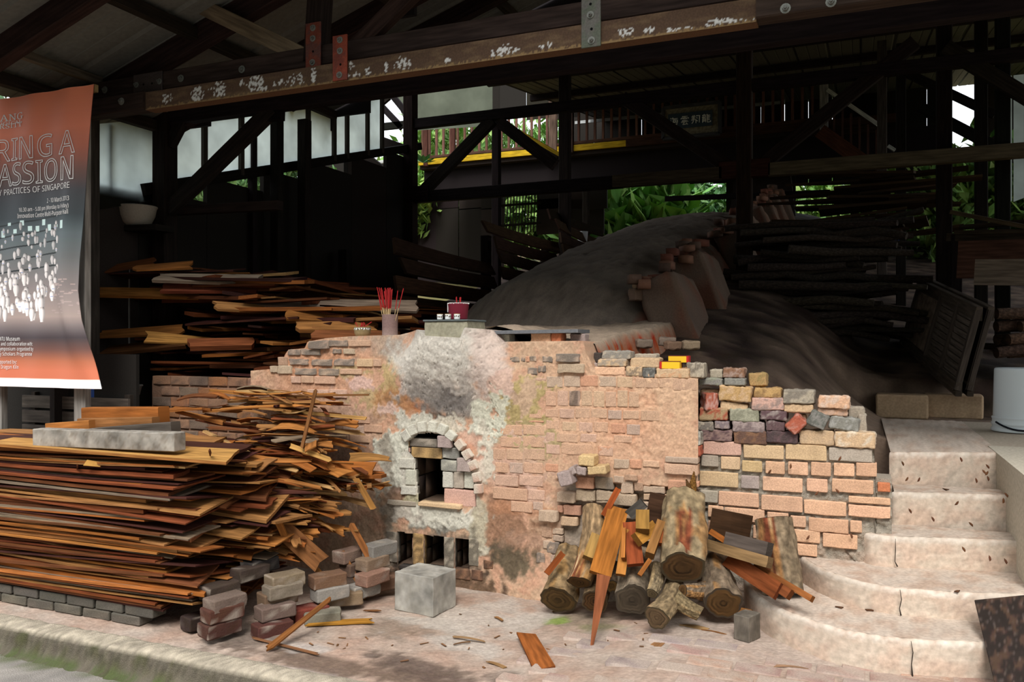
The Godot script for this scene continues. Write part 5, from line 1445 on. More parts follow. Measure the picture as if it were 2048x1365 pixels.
func build_heap() -> void:
	rng.seed = 33
	var SH := [["strip", 0.02, 0.045, 0.35, 0.75], ["thin offcut", 0.05, 0.1, 0.25, 0.6], ["broad thin offcut", 0.09, 0.15, 0.25, 0.5]]
	for i in 300:
		var core := i >= 262
		var t := tone([5, 4, 2, 2, 1.5, 0.3, 0.6, 4])
		var sh: Array = SH[tone([4, 5, 2])] if not core else SH[2]
		var y := lerpf(0.3, 1.22, pow(rng.randf(), 1.15))
		var f := (y - 0.3) / 0.92
		var zf := lerpf(0.86, 0.36, f)
		var z := zf - rng.randf() * rng.randf() * 0.45
		if core:
			z = zf - rng.randf_range(0.2, 0.5)
		z = maxf(z, 0.1)
		var xr := lerpf(-0.15, -0.44, clampf((z - 0.25) / 0.6, 0, 1)) - 0.42 * f * f
		if i % 4 == 1 and not core:
			z = rng.randf_range(0.2, 0.62)
			y = rng.randf_range(0.38, 0.85)
			f = (y - 0.3) / 0.92
			xr = lerpf(-0.13, -0.38, (z - 0.2) / 0.42)
		var L := rng.randf_range(sh[3], sh[4])
		var xe := xr - pow(rng.randf(), 2.6) * 0.9 if not core else xr - rng.randf_range(0.3, 0.9)
		var W := rng.randf_range(sh[1], sh[2])
		var T := rng.randf_range(0.003, 0.009) if rng.randf() < 0.75 else rng.randf_range(0.01, 0.022)
		var c := jit(col(TONES[t][1]), 0.2)
		var yaw := rng.randf_range(-0.4, 0.4) if rng.randf() < 0.8 else rng.randf_range(-1.1, 1.1)
		var roll := rng.randf_range(-0.35, 0.45)
		var pit := rng.randf_range(-0.16, 0.1)
		var o := put("wood_offcut", plank(L, W, T, c, jit(c * 0.9, 0.2), 3 if W > 0.04 else 1, rng.randf_range(0.01, 0.08), rng.randf_range(-0.02, 0.03) if T < 0.01 else 0.0, rng.randf_range(0.0, 0.5), rng.randf_range(-0.06, 0.06)), M.wood, null,
			Transform3D(Basis.from_euler(Vector3(roll, yaw, pit)), Vector3(xe - L / 2 * cos(yaw), y, z)))
		var where: String = "near the top of the loose heap" if f > 0.72 else "at the foot of the loose heap" if f < 0.25 else "in the middle of the loose heap"
		var side: String = "towards its right end" if xe > -0.42 else "towards the front stack" if xe < -0.8 else "halfway along it"
		tag(o, "%s %s %s, %s" % [TONES[t][0], sh[0], where, side], "offcut", "%s %ss %s, %s" % [TONES[t][0], sh[0], where, side])
	# pieces one can single out
	for p in [
		[[545, 1040], [645, 1130], .8, .72, .11, .012, "8a5a34", "wide brown board sliding down to the right out of the heap's foot"], [[553, 1035], [575, 1085], .86, .8, .035, .02, "b5763a", "short bright batten hanging over the wide sliding board"],
		[[625, 1130], [662, 1172], .72, .66, .03, .012, "a9713c", "narrow batten end pointing down beside the brick piles"], [[710, 955], [748, 1020], .42, .4, .035, .012, "b98345", "flat stick slanting down at the right end of the heap, above the plastered wall's foot"],
		[[682, 1100], [735, 1200], .5, .45, .03, .008, "a06a3c", "long thin stick leaning from heap to ground, left of the grey block"], [[700, 1045], [752, 1140], .45, .42, .04, .008, "9a6236", "flat stick leaning in front of the small brick pile at the heap's right"],
		[[632, 778], [603, 900], .52, .62, .02, .012, "8a5c36", "dark upright splinter standing against the upper heap"], [[560, 793], [742, 790], .3, .15, .012, .006, "7a5230", "very long thin dark stick reaching out over the kiln plaster"],
		[[560, 822], [735, 838], .35, .2, .022, .01, "b78a50", "long batten reaching right from the heap towards the stoke door"], [[580, 892], [664, 922], .6, .55, .03, .012, "cf9d58", "pale batten lying slantwise on the face of the heap"],
		[[610, 935], [752, 940], .45, .3, .09, .014, "a9652f", "broad orange board sticking out furthest right from the heap"], [[470, 1015], [545, 1020], .8, .75, .06, .02, "c28443", "thick board end with a splintered tip at the heap's left foot"],
		[[470, 1025], [500, 925], .8, .9, .04, .006, "c08a4e", "curled shaving strip standing on the stack's corner"]]:
		var a := oz(p[0][0], p[0][1], p[2])
		var b := oz(p[1][0], p[1][1], p[3])
		var d := b - a
		var x := d.normalized()
		var up := Vector3(0.25, 0.35, 0.9)
		var z := x.cross(up).normalized()
		var yv := z.cross(x)
		var o := put("wood_offcut", plank(d.length(), p[4], p[5], jit(col(p[6]), 0.1), col(p[6], 0.8), 2, 0.02), M.wood, null, Transform3D(Basis(x, yv, z), (a + b) / 2))
		tag(o, p[7], "offcut")
	# brick piles that hold the heap up, and pieces on the yard floor
	var k := 0
	for b in [   # px, py of the middle, z, yaw, colour, note
		[440, 1255, 1.28, 0.3, "5f3f33", "dark red brick at the bottom of the nearest pile beside the stack"], [405, 1240, 1.2, 0.3, "4a3a33", "dark brick at the shaded side of the nearest pile"], [445, 1225, 1.27, 0.35, "6a4536", "dark red brick second from the bottom of the nearest pile"], [450, 1205, 1.25, 0.25, "8f7a6a", "brick with a pale crusted top on the nearest pile"], [440, 1180, 1.18, 0.2, "5a4a40", "small dark brick topmost on the nearest pile"],
		[545, 1258, 1.1, 0.5, "6a4238", "rounded reddish brick lying at the foot of the second pile"], [550, 1222, 1.05, 0.45, "8a7264", "brick with a pale pinkish end in the second pile"], [555, 1195, 0.98, 0.4, "8d7058", "brown brick in the middle of the second pile"], [565, 1180, 0.98, 0.45, "a08f7c", "pale crusted brick third from the top of the second pile"], [570, 1160, 0.95, 0.4, "a28c70", "buff brick topmost of the second pile"],
		[620, 1225, 0.85, 0.6, "93483a", "bright red brick lying on its face left of the leaning stick"], [645, 1235, 0.85, 0.9, "a39a86", "grey-buff brick standing behind the long leaning stick"], [660, 1185, 0.75, 0.5, "b0a69a", "whitish brick under the wide brown slab brick"], [655, 1160, 0.75, 0.55, "8d6a50", "wide brown slab brick on the third pile"], [690, 1195, 0.62, 0.9, "a88c6c", "buff brick edge at the right of the third pile"],
		[725, 1180, 0.5, 0.3, "b5aba0", "whitish brick at the bottom of the pile nearest the stoke holes"], [745, 1155, 0.47, 0.2, "b58a74", "pink brick in the pile nearest the stoke holes"], [745, 1125, 0.4, 0.2, "a88c70", "buff rounded brick second from the top by the stoke holes"], [760, 1098, 0.33, 0.3, "a39a90", "grey brick topmost by the stoke holes"], [700, 1110, 0.42, 0.2, "9c7e6c", "brick with a worn curved face under the heap"], [770, 1165, 0.32, 0.4, "8b6a54", "brown brick half hidden behind the pink one"], [715, 1135, 0.4, 0.3, "7d6250", "dark brick under the worn curved one"], [520, 1130, 0.9, 0.2, "4d4641", "dark grey slab brick under the heap's left foot"], [500, 1145, 1.0, 0.25, "55463c", "blackened slab brick jutting from under the plank stack"]]:
		var o := put("pile_brick", stone(Vector3(0.2, 0.075, 0.105), Vector3i(6, 4, 4), 0.01, 0.007, jit(col(b[4], 0.62), 0.1), col("a89a8a"), -0.2, k * 9.0), M.brick, null, Transform3D(Basis(Vector3.UP, PI / 2 - b[3]), oz(b[0], b[1], b[2])))  # brick colours dimmed to paint in the shade under the heap
		tag(o, b[5], "brick", "bricks of the low piles under the heap")
		k += 1
	for p in [[[530, 1303], [665, 1195], .008, .04, "8f5a30", "long brown stick slanting from the yard floor up to the brick pile"], [[608, 1248], [752, 1242], .006, .075, "bf8636", "flat yellow-brown board with a split end lying on the yard floor"], [[500, 1275], [640, 1310], .004, .02, "9a6a48", "thin reddish sliver on the floor in front of the brick piles"], [[725, 1222], [765, 1222], .004, .02, "8a5c38", "small crossed sliver on the floor near the grey block"]]:
		var a := oy(p[0][0], p[0][1], 0.012)
		var b := oy(p[1][0], p[1][1], 0.012 if p[0][0] != 530 else 0.16)
		var d := b - a
		var x := d.normalized()
		var z := x.cross(Vector3.UP).normalized()
		var o := put("wood_offcut", plank(d.length(), p[3], p[2], col(p[4]), col(p[4], 0.8), 3, 0.05), M.wood, null, Transform3D(Basis(x, z.cross(x), z), (a + b) / 2))
		tag(o, p[5], "offcut")

func build_back_pile() -> void:
	rng.seed = 55
	for i in 150:
		var f := float(i) / 150.0
		var y := lerpf(1.27, 2.12, f) + rng.randf_range(-0.01, 0.01)
		var xr := -1.3 if y < 1.6 else lerpf(-0.5, -2.15, pow((y - 1.6) / 0.52, 0.75))
		var x := xr - absf(rng.randfn()) * 0.3 if i % 3 else rng.randf_range(-2.9, xr)
		x = maxf(x, -2.95)
		var t := tone([1.2, 3, 4, 4, 0.3, 0.3, 3, 2])
		var c := jit(col(TONES[t][1], 0.8), 0.2)
		var L := rng.randf_range(1.4, 2.6)
		var W := rng.randf_range(0.1, 0.24)
		var T := rng.randf_range(0.01, 0.03)
		var yaw := PI / 2 + rng.randf_range(-0.3, 0.35)
		var zfront := -0.5 + rng.randf_range(-0.4, 0.25)
		if rng.randf() < 0.18:
			yaw = rng.randf_range(-0.25, 0.3)
			L = rng.randf_range(0.8, 1.5)
			zfront = -0.35 - rng.randf() * 0.3
		if x > -1.3:
			zfront = minf(zfront, -0.45)
		var dz := absf(sin(yaw)) * L / 2
		var o := put("board", plank(L, W, T, c, jit(c * 0.85, 0.2), 2, rng.randf_range(0.01, 0.07), 0.0, 0.0, rng.randf_range(-0.1, 0.1)), M.wood, null,
			Transform3D(Basis.from_euler(Vector3(rng.randf_range(-0.08, 0.08), yaw, rng.randf_range(-0.03, 0.03))), Vector3(x, y, zfront - dz)))
		var where: String = "high in" if f > 0.7 else "low in" if f < 0.3 else "in the middle of"
		var side: String = "beside the banner post" if x < -2.3 else "next to the kiln" if x > -1.65 else "in its middle part"
		var size: String = "wide" if W > 0.17 else "narrow"
		tag(o, "%s %s board %s the shaded pile, %s" % [size, TONES[t][0], where, side], "board", "%s %s boards %s the shaded pile, %s" % [size, TONES[t][0], where, side])
	for p in [[[155, 584], [345, 588], -.1, .05, "a06a34", "long yellowish board poking out left towards the banner"], [[170, 708], [330, 690], -.2, .06, "7a5030", "dark board poking out low on the left towards the post"], [[165, 548], [280, 528], -.2, .03, "7c4a2a", "thin dark board poking up left beside the post"], [[190, 670], [330, 662], -.15, .035, "94602f", "splintered board poking out left in the lower shaded pile"],
			[[283, 674], [400, 682], -.15, .03, "c08a48", "pale splintered board end in the lower shaded pile"], [[262, 538], [360, 532], -.1, .025, "ad6f38", "orange board end in the upper shaded pile"], [[308, 556], [475, 560], -.2, .05, "a5917c", "grey weathered plank near the middle of the shaded pile"], [[320, 576], [480, 578], -.25, .05, "8a4a34", "red-brown plank right under the grey weathered one"], [[425, 612], [520, 618], -.2, .04, "b5804c", "short tan board end right of the middle of the shaded pile"], [[568, 630], [700, 640], -.3, .04, "94602f", "squared bright-ended board in the right of the shaded pile"], [[500, 605], [760, 612], -.5, .04, "9c8672", "long greyish plank lying level in the right of the shaded pile"], [[590, 655], [720, 655], -.2, .06, "a5703e", "curled light board just above the kiln wall's left end"], [[620, 668], [760, 672], -.2, .05, "8a5434", "brown board lying right above the kiln wall bricks"], [[370, 690], [480, 688], -.1, .08, "8c5030", "broad red-brown board at the bottom of the shaded pile"]]:
		var a := oz(p[0][0], p[0][1], p[2])
		var b := oz(p[1][0], p[1][1], p[2] - 0.25)
		var d := b - a
		var x := d.normalized()
		var z := x.cross(Vector3(0, 0.8, 0.6)).normalized()
		var o := put("board", plank(d.length() * 1.3, 0.12, maxf(0.015, p[3] * 0.5), col(p[4]), col(p[4], 0.85), 3, 0.05), M.wood, null, Transform3D(Basis(x, z.cross(x), z), a + d * 0.65))
		tag(o, p[5], "board")

# a log from its sawn face p to its far end q
func log_mesh(p: Vector3, q: Vector3, r0: float, r1: float, bark: Color, wood: Color, sd: float, bend := 0.0, far_cap := true, split := Vector4.ZERO) -> MB:
	var b := MB.new()
	var d := (q - p).normalized()
	var L := p.distance_to(q)
	var side := d.cross(Vector3.UP).normalized()
	var up := side.cross(d)
	var rows := 22
	var seg := 40
	var P := PackedVector3Array()
	var C := PackedColorArray()
	for j in rows + 1:
		var f := float(j) / rows
		var mid := p.lerp(q, f) + side * sin(f * PI) * bend
		for i in seg + 1:
			var a := TAU * i / seg
			var dir := side * cos(a) + up * sin(a)
			var n1 := fn.get_noise_3d(cos(a) * 9.0 + sd, sin(a) * 9.0, f * L * 25 + sd)
			var n2 := fn.get_noise_3d(cos(a) * 45.0 + sd, sin(a) * 45.0, f * L * 60)
			var r := lerpf(r0, r1, f) * (1.0 + n1 * 0.28 + n2 * 0.07)
			var cut := split.y > 0.0 and a > split.x and a < split.y and f > split.z + n2 * 0.15 and f < split.w + n2 * 0.15
			if cut:
				r *= 0.9
			P.append(mid + dir * r)
			var c := bark * (1.0 + n2 * 0.55)
			c = c.lerp(wood * 1.1, smoothstep(0.22, 0.3, n1 - 0.02) * 0.8)
			if cut:
				var st := fn.get_noise_2d(a * 90.0 + sd, f * 6.0)
				c = col("b98552").lerp(col("8a4a30"), smoothstep(-0.05, 0.25, st)).lerp(col("d0b084"), smoothstep(0.1, 0.4, -st)) * (1.0 + n2 * 0.5)
			C.append(c)
	b.grid(P, C, seg, rows, null, 0.025)
	for e in ([0, 1] if far_cap else [0]):
		var c0 := Vector3.ZERO
		for i in seg:
			c0 += P[e * rows * (seg + 1) + i] / seg
		var rings := 9
		for k in rings:
			for i in seg:
				var o: int = e * rows * (seg + 1)
				var f0 := float(k) / rings
				var f1 := float(k + 1) / rings
				var lift := d * (-0.002 if e == 0 else 0.002)
				var a0 := c0.lerp(P[o + i], f0) + lift
				var a1 := c0.lerp(P[o + i], f1) + lift
				var b1 := c0.lerp(P[o + i + 1], f1) + lift
				var b0 := c0.lerp(P[o + i + 1], f0) + lift
				var n := fn.get_noise_3d(a1.x * 60 + sd, a1.y * 60, k * 8.0)
				var c := wood * (0.75 + 0.35 * f1 + n * 0.6 - 0.18 * float(k % 2))
				if k == rings - 1:
					c = bark * 0.8
				if e == 0:
					b.q(b0, b1, a1, a0, c)
				else:
					b.q(a0, a1, b1, b0, c)
	return b
func add_log(called: String, label: String, c: Array, r0: float, far: Array, r1: float, bark: String, wood: String, bend := 0.0, split := Vector4.ZERO) -> Node3D:
	var p := oz(1050 + c[0] / 2.935, 900 + c[1] / 2.935, c[2])
	var q := oz(1050 + far[0] / 2.935, 900 + far[1] / 2.935, far[2])
	var o := base(called, Vector3(p.x, gy(p.x), p.z))
	tag(o, label, "log")
	put("trunk", log_mesh(p - o.position, q - o.position, r0, r1, col(bark), col(wood), c[0] * 0.1, bend, true, split), M.bark, o)
	return o
func zp(x: float, y: float, z: float) -> Vector3:
	return oz(1050 + x / 2.935, 900 + y / 2.935, z)
func build_logs() -> void:
	rng.seed = 77
	add_log("log", "thick log at the left of the firewood, its sawn end facing down left", [195, 885, .3], .1, [265, 610, .02], .085, "a0845f", "b58a55")
	add_log("log", "long pale-barked log leaning up against the wall on the left log", [315, 778, .38], .064, [405, 345, .06], .062, "b0906a", "b08048", .03, Vector4(1.2, 2.6, -0.2, 0.35))
	add_log("log", "log lying low behind the tall thin spike of wood", [415, 890, .36], .07, [440, 700, .05], .065, "9a7e5c", "8d6238")
	add_log("log", "short dark round billet between the spike and the grey-ended log", [510, 800, .36], .036, [540, 690, .15], .04, "85705a", "b88a4a")
	add_log("log", "log with a grey weathered sawn end at the middle of the firewood", [628, 880, .42], .092, [650, 640, .08], .088, "a39078", "a08a70")
	var big := add_log("log", "big upright log with peeled bark, leaning on the wall with a peg on top", [930, 690, .44], .112, [935, 300, .07], .115, "ab9470", "b08250", 0.0, Vector4(1.1, 1.9, 0.1, 0.62))
	var pk := MB.new()
	var t0 := zp(985, 300, .1) - big.position
	pk.tube([t0, t0 + Vector3(-0.01, 0.05, 0.02), t0 + Vector3(-0.03, 0.12, 0.03)], [0.03, 0.02, 0.004], 7, col("8a6238"))
	pk.tube([t0 + Vector3(-0.01, 0.0, 0.0), t0 + Vector3(0.0, 0.09, 0.0), t0 + Vector3(0.005, 0.16, -0.01)], [0.035, 0.022, 0.003], 6, col("a8763a"))
	put("broken_peg", pk, M.bark, big)
	var fork := add_log("log", "thick log with a sawn branch stub at the right end of the firewood", [1165, 900, .36], .093, [1085, 620, .03], .085, "98826a", "b5834c")
	put("branch_stub", log_mesh(zp(925, 825, .42) - fork.position, zp(1060, 830, .3) - fork.position, .032, .05, col("98826a"), col("c08a50"), 8.0, 0.0, false), M.bark, fork)
	var crook := add_log("log", "forked crooked branch with broken ends lying lowest in front of the firewood", [775, 985, .6], .06, [880, 790, .3], .05, "9c8462", "c09a70", .02)
	put("fork_arm", log_mesh(zp(1030, 965, .45) - crook.position, zp(880, 870, .45) - crook.position, .036, .045, col("98825f"), col("b08858"), 3.0, -0.02, false), M.bark, crook)
	add_log("log", "short knotted branch with a pale broken end beside the big upright log", [745, 845, .47], .03, [780, 690, .3], .042, "9c8768", "d0b080", .01)
	# chopping stump standing on the lowest step
	var sp := zp(1520, 760, .2)
	var st := base("stump", Vector3(sp.x, 0.246, sp.z))
	tag(st, "split-sided stump standing upright on the lowest step against the brick wall", "stump")
	var topp := zp(1452, 405, .1) - st.position
	put("trunk", log_mesh(Vector3(topp.x, topp.y, topp.z), Vector3(0, 0.005, 0), .098, .108, col("9c866a"), col("b59a74"), 5.0, 0.0, true, Vector4(0.1, 1.25, -1.0, 1.4)), M.bark, st)
	# boards and blocks among the logs: corners a (top) and b (bottom), their planes, width, thickness
	for p in [
		[[548, 345, .1], [440, 738, .5], .115, .022, "b5702f", "long broad orange plank leaning down over the logs on the left"], [[462, 735, .56], [380, 1225, .8], .07, .006, "8f5436", "tapering red-brown spike of wood standing on its tip before the logs", 0.92],
		[[600, 470, .3], [560, 740, .46], .05, .03, "b87a3a", "honey batten with a cut corner right of the broad orange plank"], [[585, 470, .32], [580, 650, .44], .02, .05, "c07a3c", "narrow bright batten edge in the middle of the offcuts among the logs"], [[620, 430, .26], [650, 680, .45], .085, .025, "a0502c", "red board with a dark end among the offcuts on the logs"], [[690, 365, .34], [690, 480, .42], .07, .05, "a87c40", "grooved yellow-brown block lying highest among the offcuts"], [[760, 455, .3], [655, 530, .42], .07, .045, "b8803a", "yellow block with a chamfered end beneath the grooved one"], [[800, 430, .3], [730, 625, .48], .045, .05, "9c6c3c", "brown squared batten pointing down left beside the big upright log"], [[820, 440, .3], [795, 560, .4], .03, .03, "a85c30", "small red batten tucked against the big upright log"], [[735, 645, .5], [670, 740, .56], .022, .02, "b06c34", "short thin bright stick in front of the grey-ended log"],
		[[420, 505, .3], [370, 640, .4], .06, .045, "b98f52", "chunky yellow wood block wedged beside the long pale-barked log"], [[550, 225, .1], [460, 390, .15], .035, .02, "a8542a", "dark orange bark slab pointing up right behind the long pale-barked log"], [[225, 605, .3], [125, 730, .38], .035, .015, "8c4a24", "dark orange bark slab beside the left thick log"], [[700, 310, .08], [610, 385, .1], .06, .05, "5d564f", "grey block end against the wall behind the offcuts"],
		[[720, 330, .05], [1040, 400, -.02], .16, .03, "4a3222", "dark wide board standing behind the offcuts left of the upright log"], [[1085, 420, -.02], [1330, 470, -.04], .15, .03, "46301f", "dark wide board standing against the brick wall left of the stump"], [[1185, 535, .22], [1435, 600, .34], .09, .055, "665a50", "dark grey sawn block lying on the split timber right of the logs"], [[1080, 560, .2], [1440, 665, .4], .055, .045, "9a7a54", "split weathered timber under the dark grey block"], [[1090, 480, .15], [1200, 550, .2], .03, .03, "b0672e", "short orange batten end behind the dark grey block"],
		[[1190, 640, .2], [1490, 835, .48], .085, .022, "8a4a28", "lowest of three red-brown boards fanned over the lowest step"], [[1260, 660, .24], [1560, 855, .5], .05, .03, "8c4f2c", "middle one of the red-brown boards fanned over the lowest step"], [[1350, 680, .28], [1690, 880, .55], .03, .022, "9c5f34", "longest and topmost of the boards fanned over the lowest step"], [[1240, 945, .3], [1335, 965, .35], .04, .01, "a06a3c", "small pale wood scrap under the right thick log"]]:
		var a := zp(p[0][0], p[0][1], p[0][2])
		var b := zp(p[1][0], p[1][1], p[1][2])
		var d := b - a
		var x := d.normalized()
		var look := (CAM - (a + b) / 2).normalized()
		if p[3] > p[2] * 0.9 or p[5].begins_with("dark wide"):
			look = Vector3(0.1, 0.2, 1).normalized()
		var z := x.cross(look).normalized()
		var o := put("timber_offcut", plank(d.length(), p[2], p[3], jit(col(p[4]), 0.05), col(p[4], 0.7), 2, 0.004, 0.0, p[6] if p.size() > 6 else 0.0), M.wood, null, Transform3D(Basis(x, z.cross(x), z), (a + b) / 2))
		tag(o, p[5], "offcut")
	# grey hewn block before the stoke holes and a small dark one at the steps
	for g in [[[792, 1221], [869, 1237], [909, 1213], .222, "b8b2a6", "a59e90", "large grey squared timber block standing on the yard floor before the stoke holes", .0], [[1466, 1279], [1497, 1288], [1522, 1277], .125, "857a6c", "6c6358", "small dark hewn wood block at the foot of the lowest step", .0]]:
		var yb := gy(oy(g[1][0], g[1][1], 0.05).x)
		var Lp := oy(g[0][0], g[0][1], yb)
		var Np := oy(g[1][0], g[1][1], yb)
		var Rp := oy(g[2][0], g[2][1], yb)
		var ex := Np - Lp
		var ez := Np - Rp
		var yaw := atan2(-ex.z, ex.x)
		var s := stone(Vector3(ex.length(), g[3], ez.length()), Vector3i(14, 8, 14), 0.006, 0.0035, col(g[4]), col(g[5]), 0.0, g[3] * 100, 5.0)
		tag(put("wood_block", s, M.wood, null, Transform3D(Basis(Vector3.UP, yaw), (Lp + Rp) / 2 + Vector3(0, g[3] / 2, 0))), g[6], "block")

func loose(X: Array, ox_: float, oy_: float, s: float, z: float, hue: String, label: String, spot := "", much := 0.0, roll := 0.0, yaw := 0.0, depth := 0.1) -> void:
	var x0: float = ox_ + X[0] / s
	var y0: float = oy_ + X[1] / s
	var x1: float = ox_ + X[2] / s
	var y1: float = oy_ + X[3] / s
	var cx := (x0 + x1) / 2
	var cy := (y0 + y1) / 2
	var w := oz(x1, cy, z).x - oz(x0, cy, z).x
	var h := oz(cx, y0, z).y - oz(cx, y1, z).y
	var r := absf(roll)
	if r > 0.6:
		w = w * 0.74
		h = h * 0.74
	elif r > 0.0:
		var hh := (h - w * sin(r)) / cos(r)
		w = (w - hh * sin(r)) / cos(r)
		h = maxf(hh, 0.05)
	if yaw != 0.0:
		w = maxf(0.06, w - depth * absf(sin(yaw)))
	var p := oz(cx, cy, z)
	var m := stone(Vector3(w, h, depth), Vector3i(14, 7, 7), 0.009, 0.006 if spot == "" else 0.009, jit(col(HUE[hue]), 0.08), col(spot) if spot else Color(0, 0, 0, 0), much, rng.randf() * 99, 7.0)
	tag(put("loose_brick", m, M.brick, null, Transform3D(Basis.from_euler(Vector3(0, yaw, -roll)), Vector3(p.x, p.y, z - depth / 2))), label, "brick", "loose bricks piled on the walls")
func build_loose_bricks() -> void:
	rng.seed = 91
	var z := -0.105
	for b in [
		[[86, 190, 250, 240], z, "g", "greenish grey thin brick, uppermost left on the right-hand wall, above a dark gap", "8f9078", 0.05], [[257, 190, 400, 240], z, "g", "plain grey thin brick right of the greenish grey thin one"], [[163, 132, 247, 190], z - .02, "gb", "small buff-grey brick end standing on the greenish grey thin brick"], [[249, 122, 397, 188], z - .02, "br", "brown-red brick with a white scuff, highest on the right-hand wall", "b09a8c", 0.0], [[422, 152, 545, 247], z - .06, "t", "tan brick end tilted back, highest of all at the right of the brown-red one", "8a7a4e", 0.02, -0.05],
		[[100, 262, 225, 310], z - .05, "f", "buff brick half hidden behind the red two-faced brick"], [[222, 240, 442, 350], z + .01, "t", "thick yellow-tan brick lying tilted near the top of the right-hand wall", "cfae8c", 0.05, 0.04], [[78, 288, 225, 405], z + .01, "r", "red brick turned to show two faces at the left corner of the loose pile", "c9a79a", 0.0, 0.0, 0.5], [[232, 350, 420, 412], z - .01, "f", "buff brick tilted down right under the thick yellow-tan one", "", 0.0, 0.12], [[456, 255, 640, 322], z - .02, "t", "tan brick with a dark worn end above the pinkish knobbly one", "7a5c40", 0.0], [[440, 322, 657, 405], z, "p", "pinkish knobbly brick with a grey slag patch", "77706a", 0.0],
		[[650, 268, 862, 362], z, "gb", "grey-beige brick with a dark pitted underside", "6c645c", 0.05], [[655, 362, 855, 420], z - .01, "f", "buff brick directly under the grey-beige pitted one"], [[885, 308, 1097, 395], z, "pe", "peach brick with rounded ends, second from the right at the top", "d6c0ae", 0.0], [[885, 392, 1080, 442], z - .02, "pe", "peach brick directly beneath the rounded peach one", "b59a88", 0.0], [[1085, 382, 1195, 470], z - .12, "gb", "shadowed grey brick standing back at the right end of the loose pile"],
		[[92, 390, 282, 472], z, "r", "red brick with greenish crust under the two-faced red one", "a8a078", 0.02], [[295, 393, 490, 482], z, "gr", "greenish-yellow crusted brick, second in its row", "7d7a66", 0.05], [[500, 405, 678, 472], z, "pu", "dark purple brick left of the red diamond, upper of two", "a89a90", 0.0], [[672, 418, 805, 578], z + .03, "r", "bright red brick set on its corner like a diamond", "b88a7a", 0.0, 0.75], [[805, 392, 965, 548], z + .03, "g", "dark green-grey brick end tilted right of the red diamond", "4e5248", 0.1, 0.42], [[735, 430, 805, 520], z - .04, "f", "buff brick peeping out behind the red diamond"], [[955, 440, 1165, 548], z, "g", "blue-grey slate-like brick tilted down to the right", "b0aca4", -0.08, 0.1], [[1150, 430, 1207, 552], z - .08, "gb", "buff brick end behind the slate-like one"],
		[[60, 478, 190, 540], z, "gb", "dark speckled brick at the left corner, halfway up the loose pile", "4c4648", 0.1], [[195, 478, 292, 530], z, "m", "small purple-grey brick right of the dark speckled one", "6c6064", 0.05], [[312, 478, 530, 552], z, "m", "purplish rough brick in the fourth loose row", "5c4a4a", 0.1], [[538, 478, 665, 545], z, "pu", "short dark purple brick left of the red diamond, lower of two", "8c8078", -0.05], [[105, 535, 313, 612], z, "pu", "purple-brown crusted brick, leftmost of the lowest loose row", "9c8074", 0.05], [[320, 542, 540, 632], z, "br", "brown crusted brick, second of the lowest loose row", "54403c", 0.1], [[540, 542, 752, 625], z, "pu", "near-black brick, third of the lowest loose row", "443c3a", 0.1], [[765, 538, 992, 637], z, "f", "beige lumpy brick under the diamond and the tilted dark one", "b59a7c", 0.05], [[995, 550, 1268, 657], z + .01, "f", "long smooth buff brick at the right end, lying on the greyish one", "dcd0bc", -0.02],
		[[0, 548, 103, 640], z + .09, "w", "flaking white-crusted brick end standing on a red one at the wall's left seam", "5c5048", 0.08], [[0, 640, 103, 710], z + .09, "r", "plain red brick end under the flaking white-crusted one"]]:
		loose(b[0], 1370, 700, 3.33, b[1], b[2], b[3], b[4] if b.size() > 4 else "", b[5] if b.size() > 5 else 0.0, b[6] if b.size() > 6 else 0.0, b[7] if b.size() > 7 else 0.0)
	z = 0.0
	for b in [
		[[130, 70, 460, 168], z - .04, "gb", "grey knobbly slag-covered brick on top of the left loose group", "77746e", 0.12], [[80, 163, 410, 250], z, "f", "buff brick with grey slag in the middle of the left loose group", "86827a", 0.05], [[45, 250, 390, 350], z, "pe", "smooth pinkish-buff brick at the bottom of the left loose group"], [[400, 245, 592, 362], z, "f", "buff brick with a blackened face right of the smooth pinkish one", "4f4c4a", 0.05], [[595, 262, 742, 377], z, "g", "speckled dark grey brick end next to the blackened buff one", "3f3d3c", 0.1], [[455, 150, 790, 264], z - .02, "f", "clean tan brick lying across the two blackened ones"], [[500, 103, 755, 168], z - .13, "gb", "buff brick lying back behind the clean tan one"], [[745, 270, 1125, 382], z, "f", "buff brick with an orange patch, under the yellow boxes", "cf8f62", -0.04], [[40, 90, 130, 205], z - .1, "k", "dark burnt brick end left of the knobbly one"], [[1100, 208, 1300, 380], z - .03, "gb", "rounded broken lump of brick with a dark hollow right of the yellow boxes", "4e443c", -0.02, 0.0], [[5, 210, 82, 285], z - .06, "m", "small mauve brick end beside the kiln's corner"]]:
		loose(b[0], 1180, 690, 5.6875, b[1], b[2], b[3], b[4] if b.size() > 4 else "", b[5] if b.size() > 5 else 0.0, b[6] if b.size() > 6 else 0.0)
	for b in [[[800, 312, 975, 512], .14, "m", "mauve brick end propped up at a slant on the ledge left of the orange one", -0.3], [[922, 278, 1010, 380], .1, "m", "small mauve brick chip between the two mauve bricks on the ledge", -0.5], [[1002, 282, 1112, 380], .1, "m", "mauve brick end standing above the orange brick", 0.1], [[1027, 168, 1195, 280], .1, "y", "yellow brick lying on top of the ledge pile, smaller of the two", 0.0], [[1117, 265, 1325, 382], .1, "y", "yellow rough brick at the right of the ledge pile, larger of the two", -0.12]]:
		loose(b[0], 960, 880, 5.25, b[1], b[2], b[3], "", 0.0, b[4])
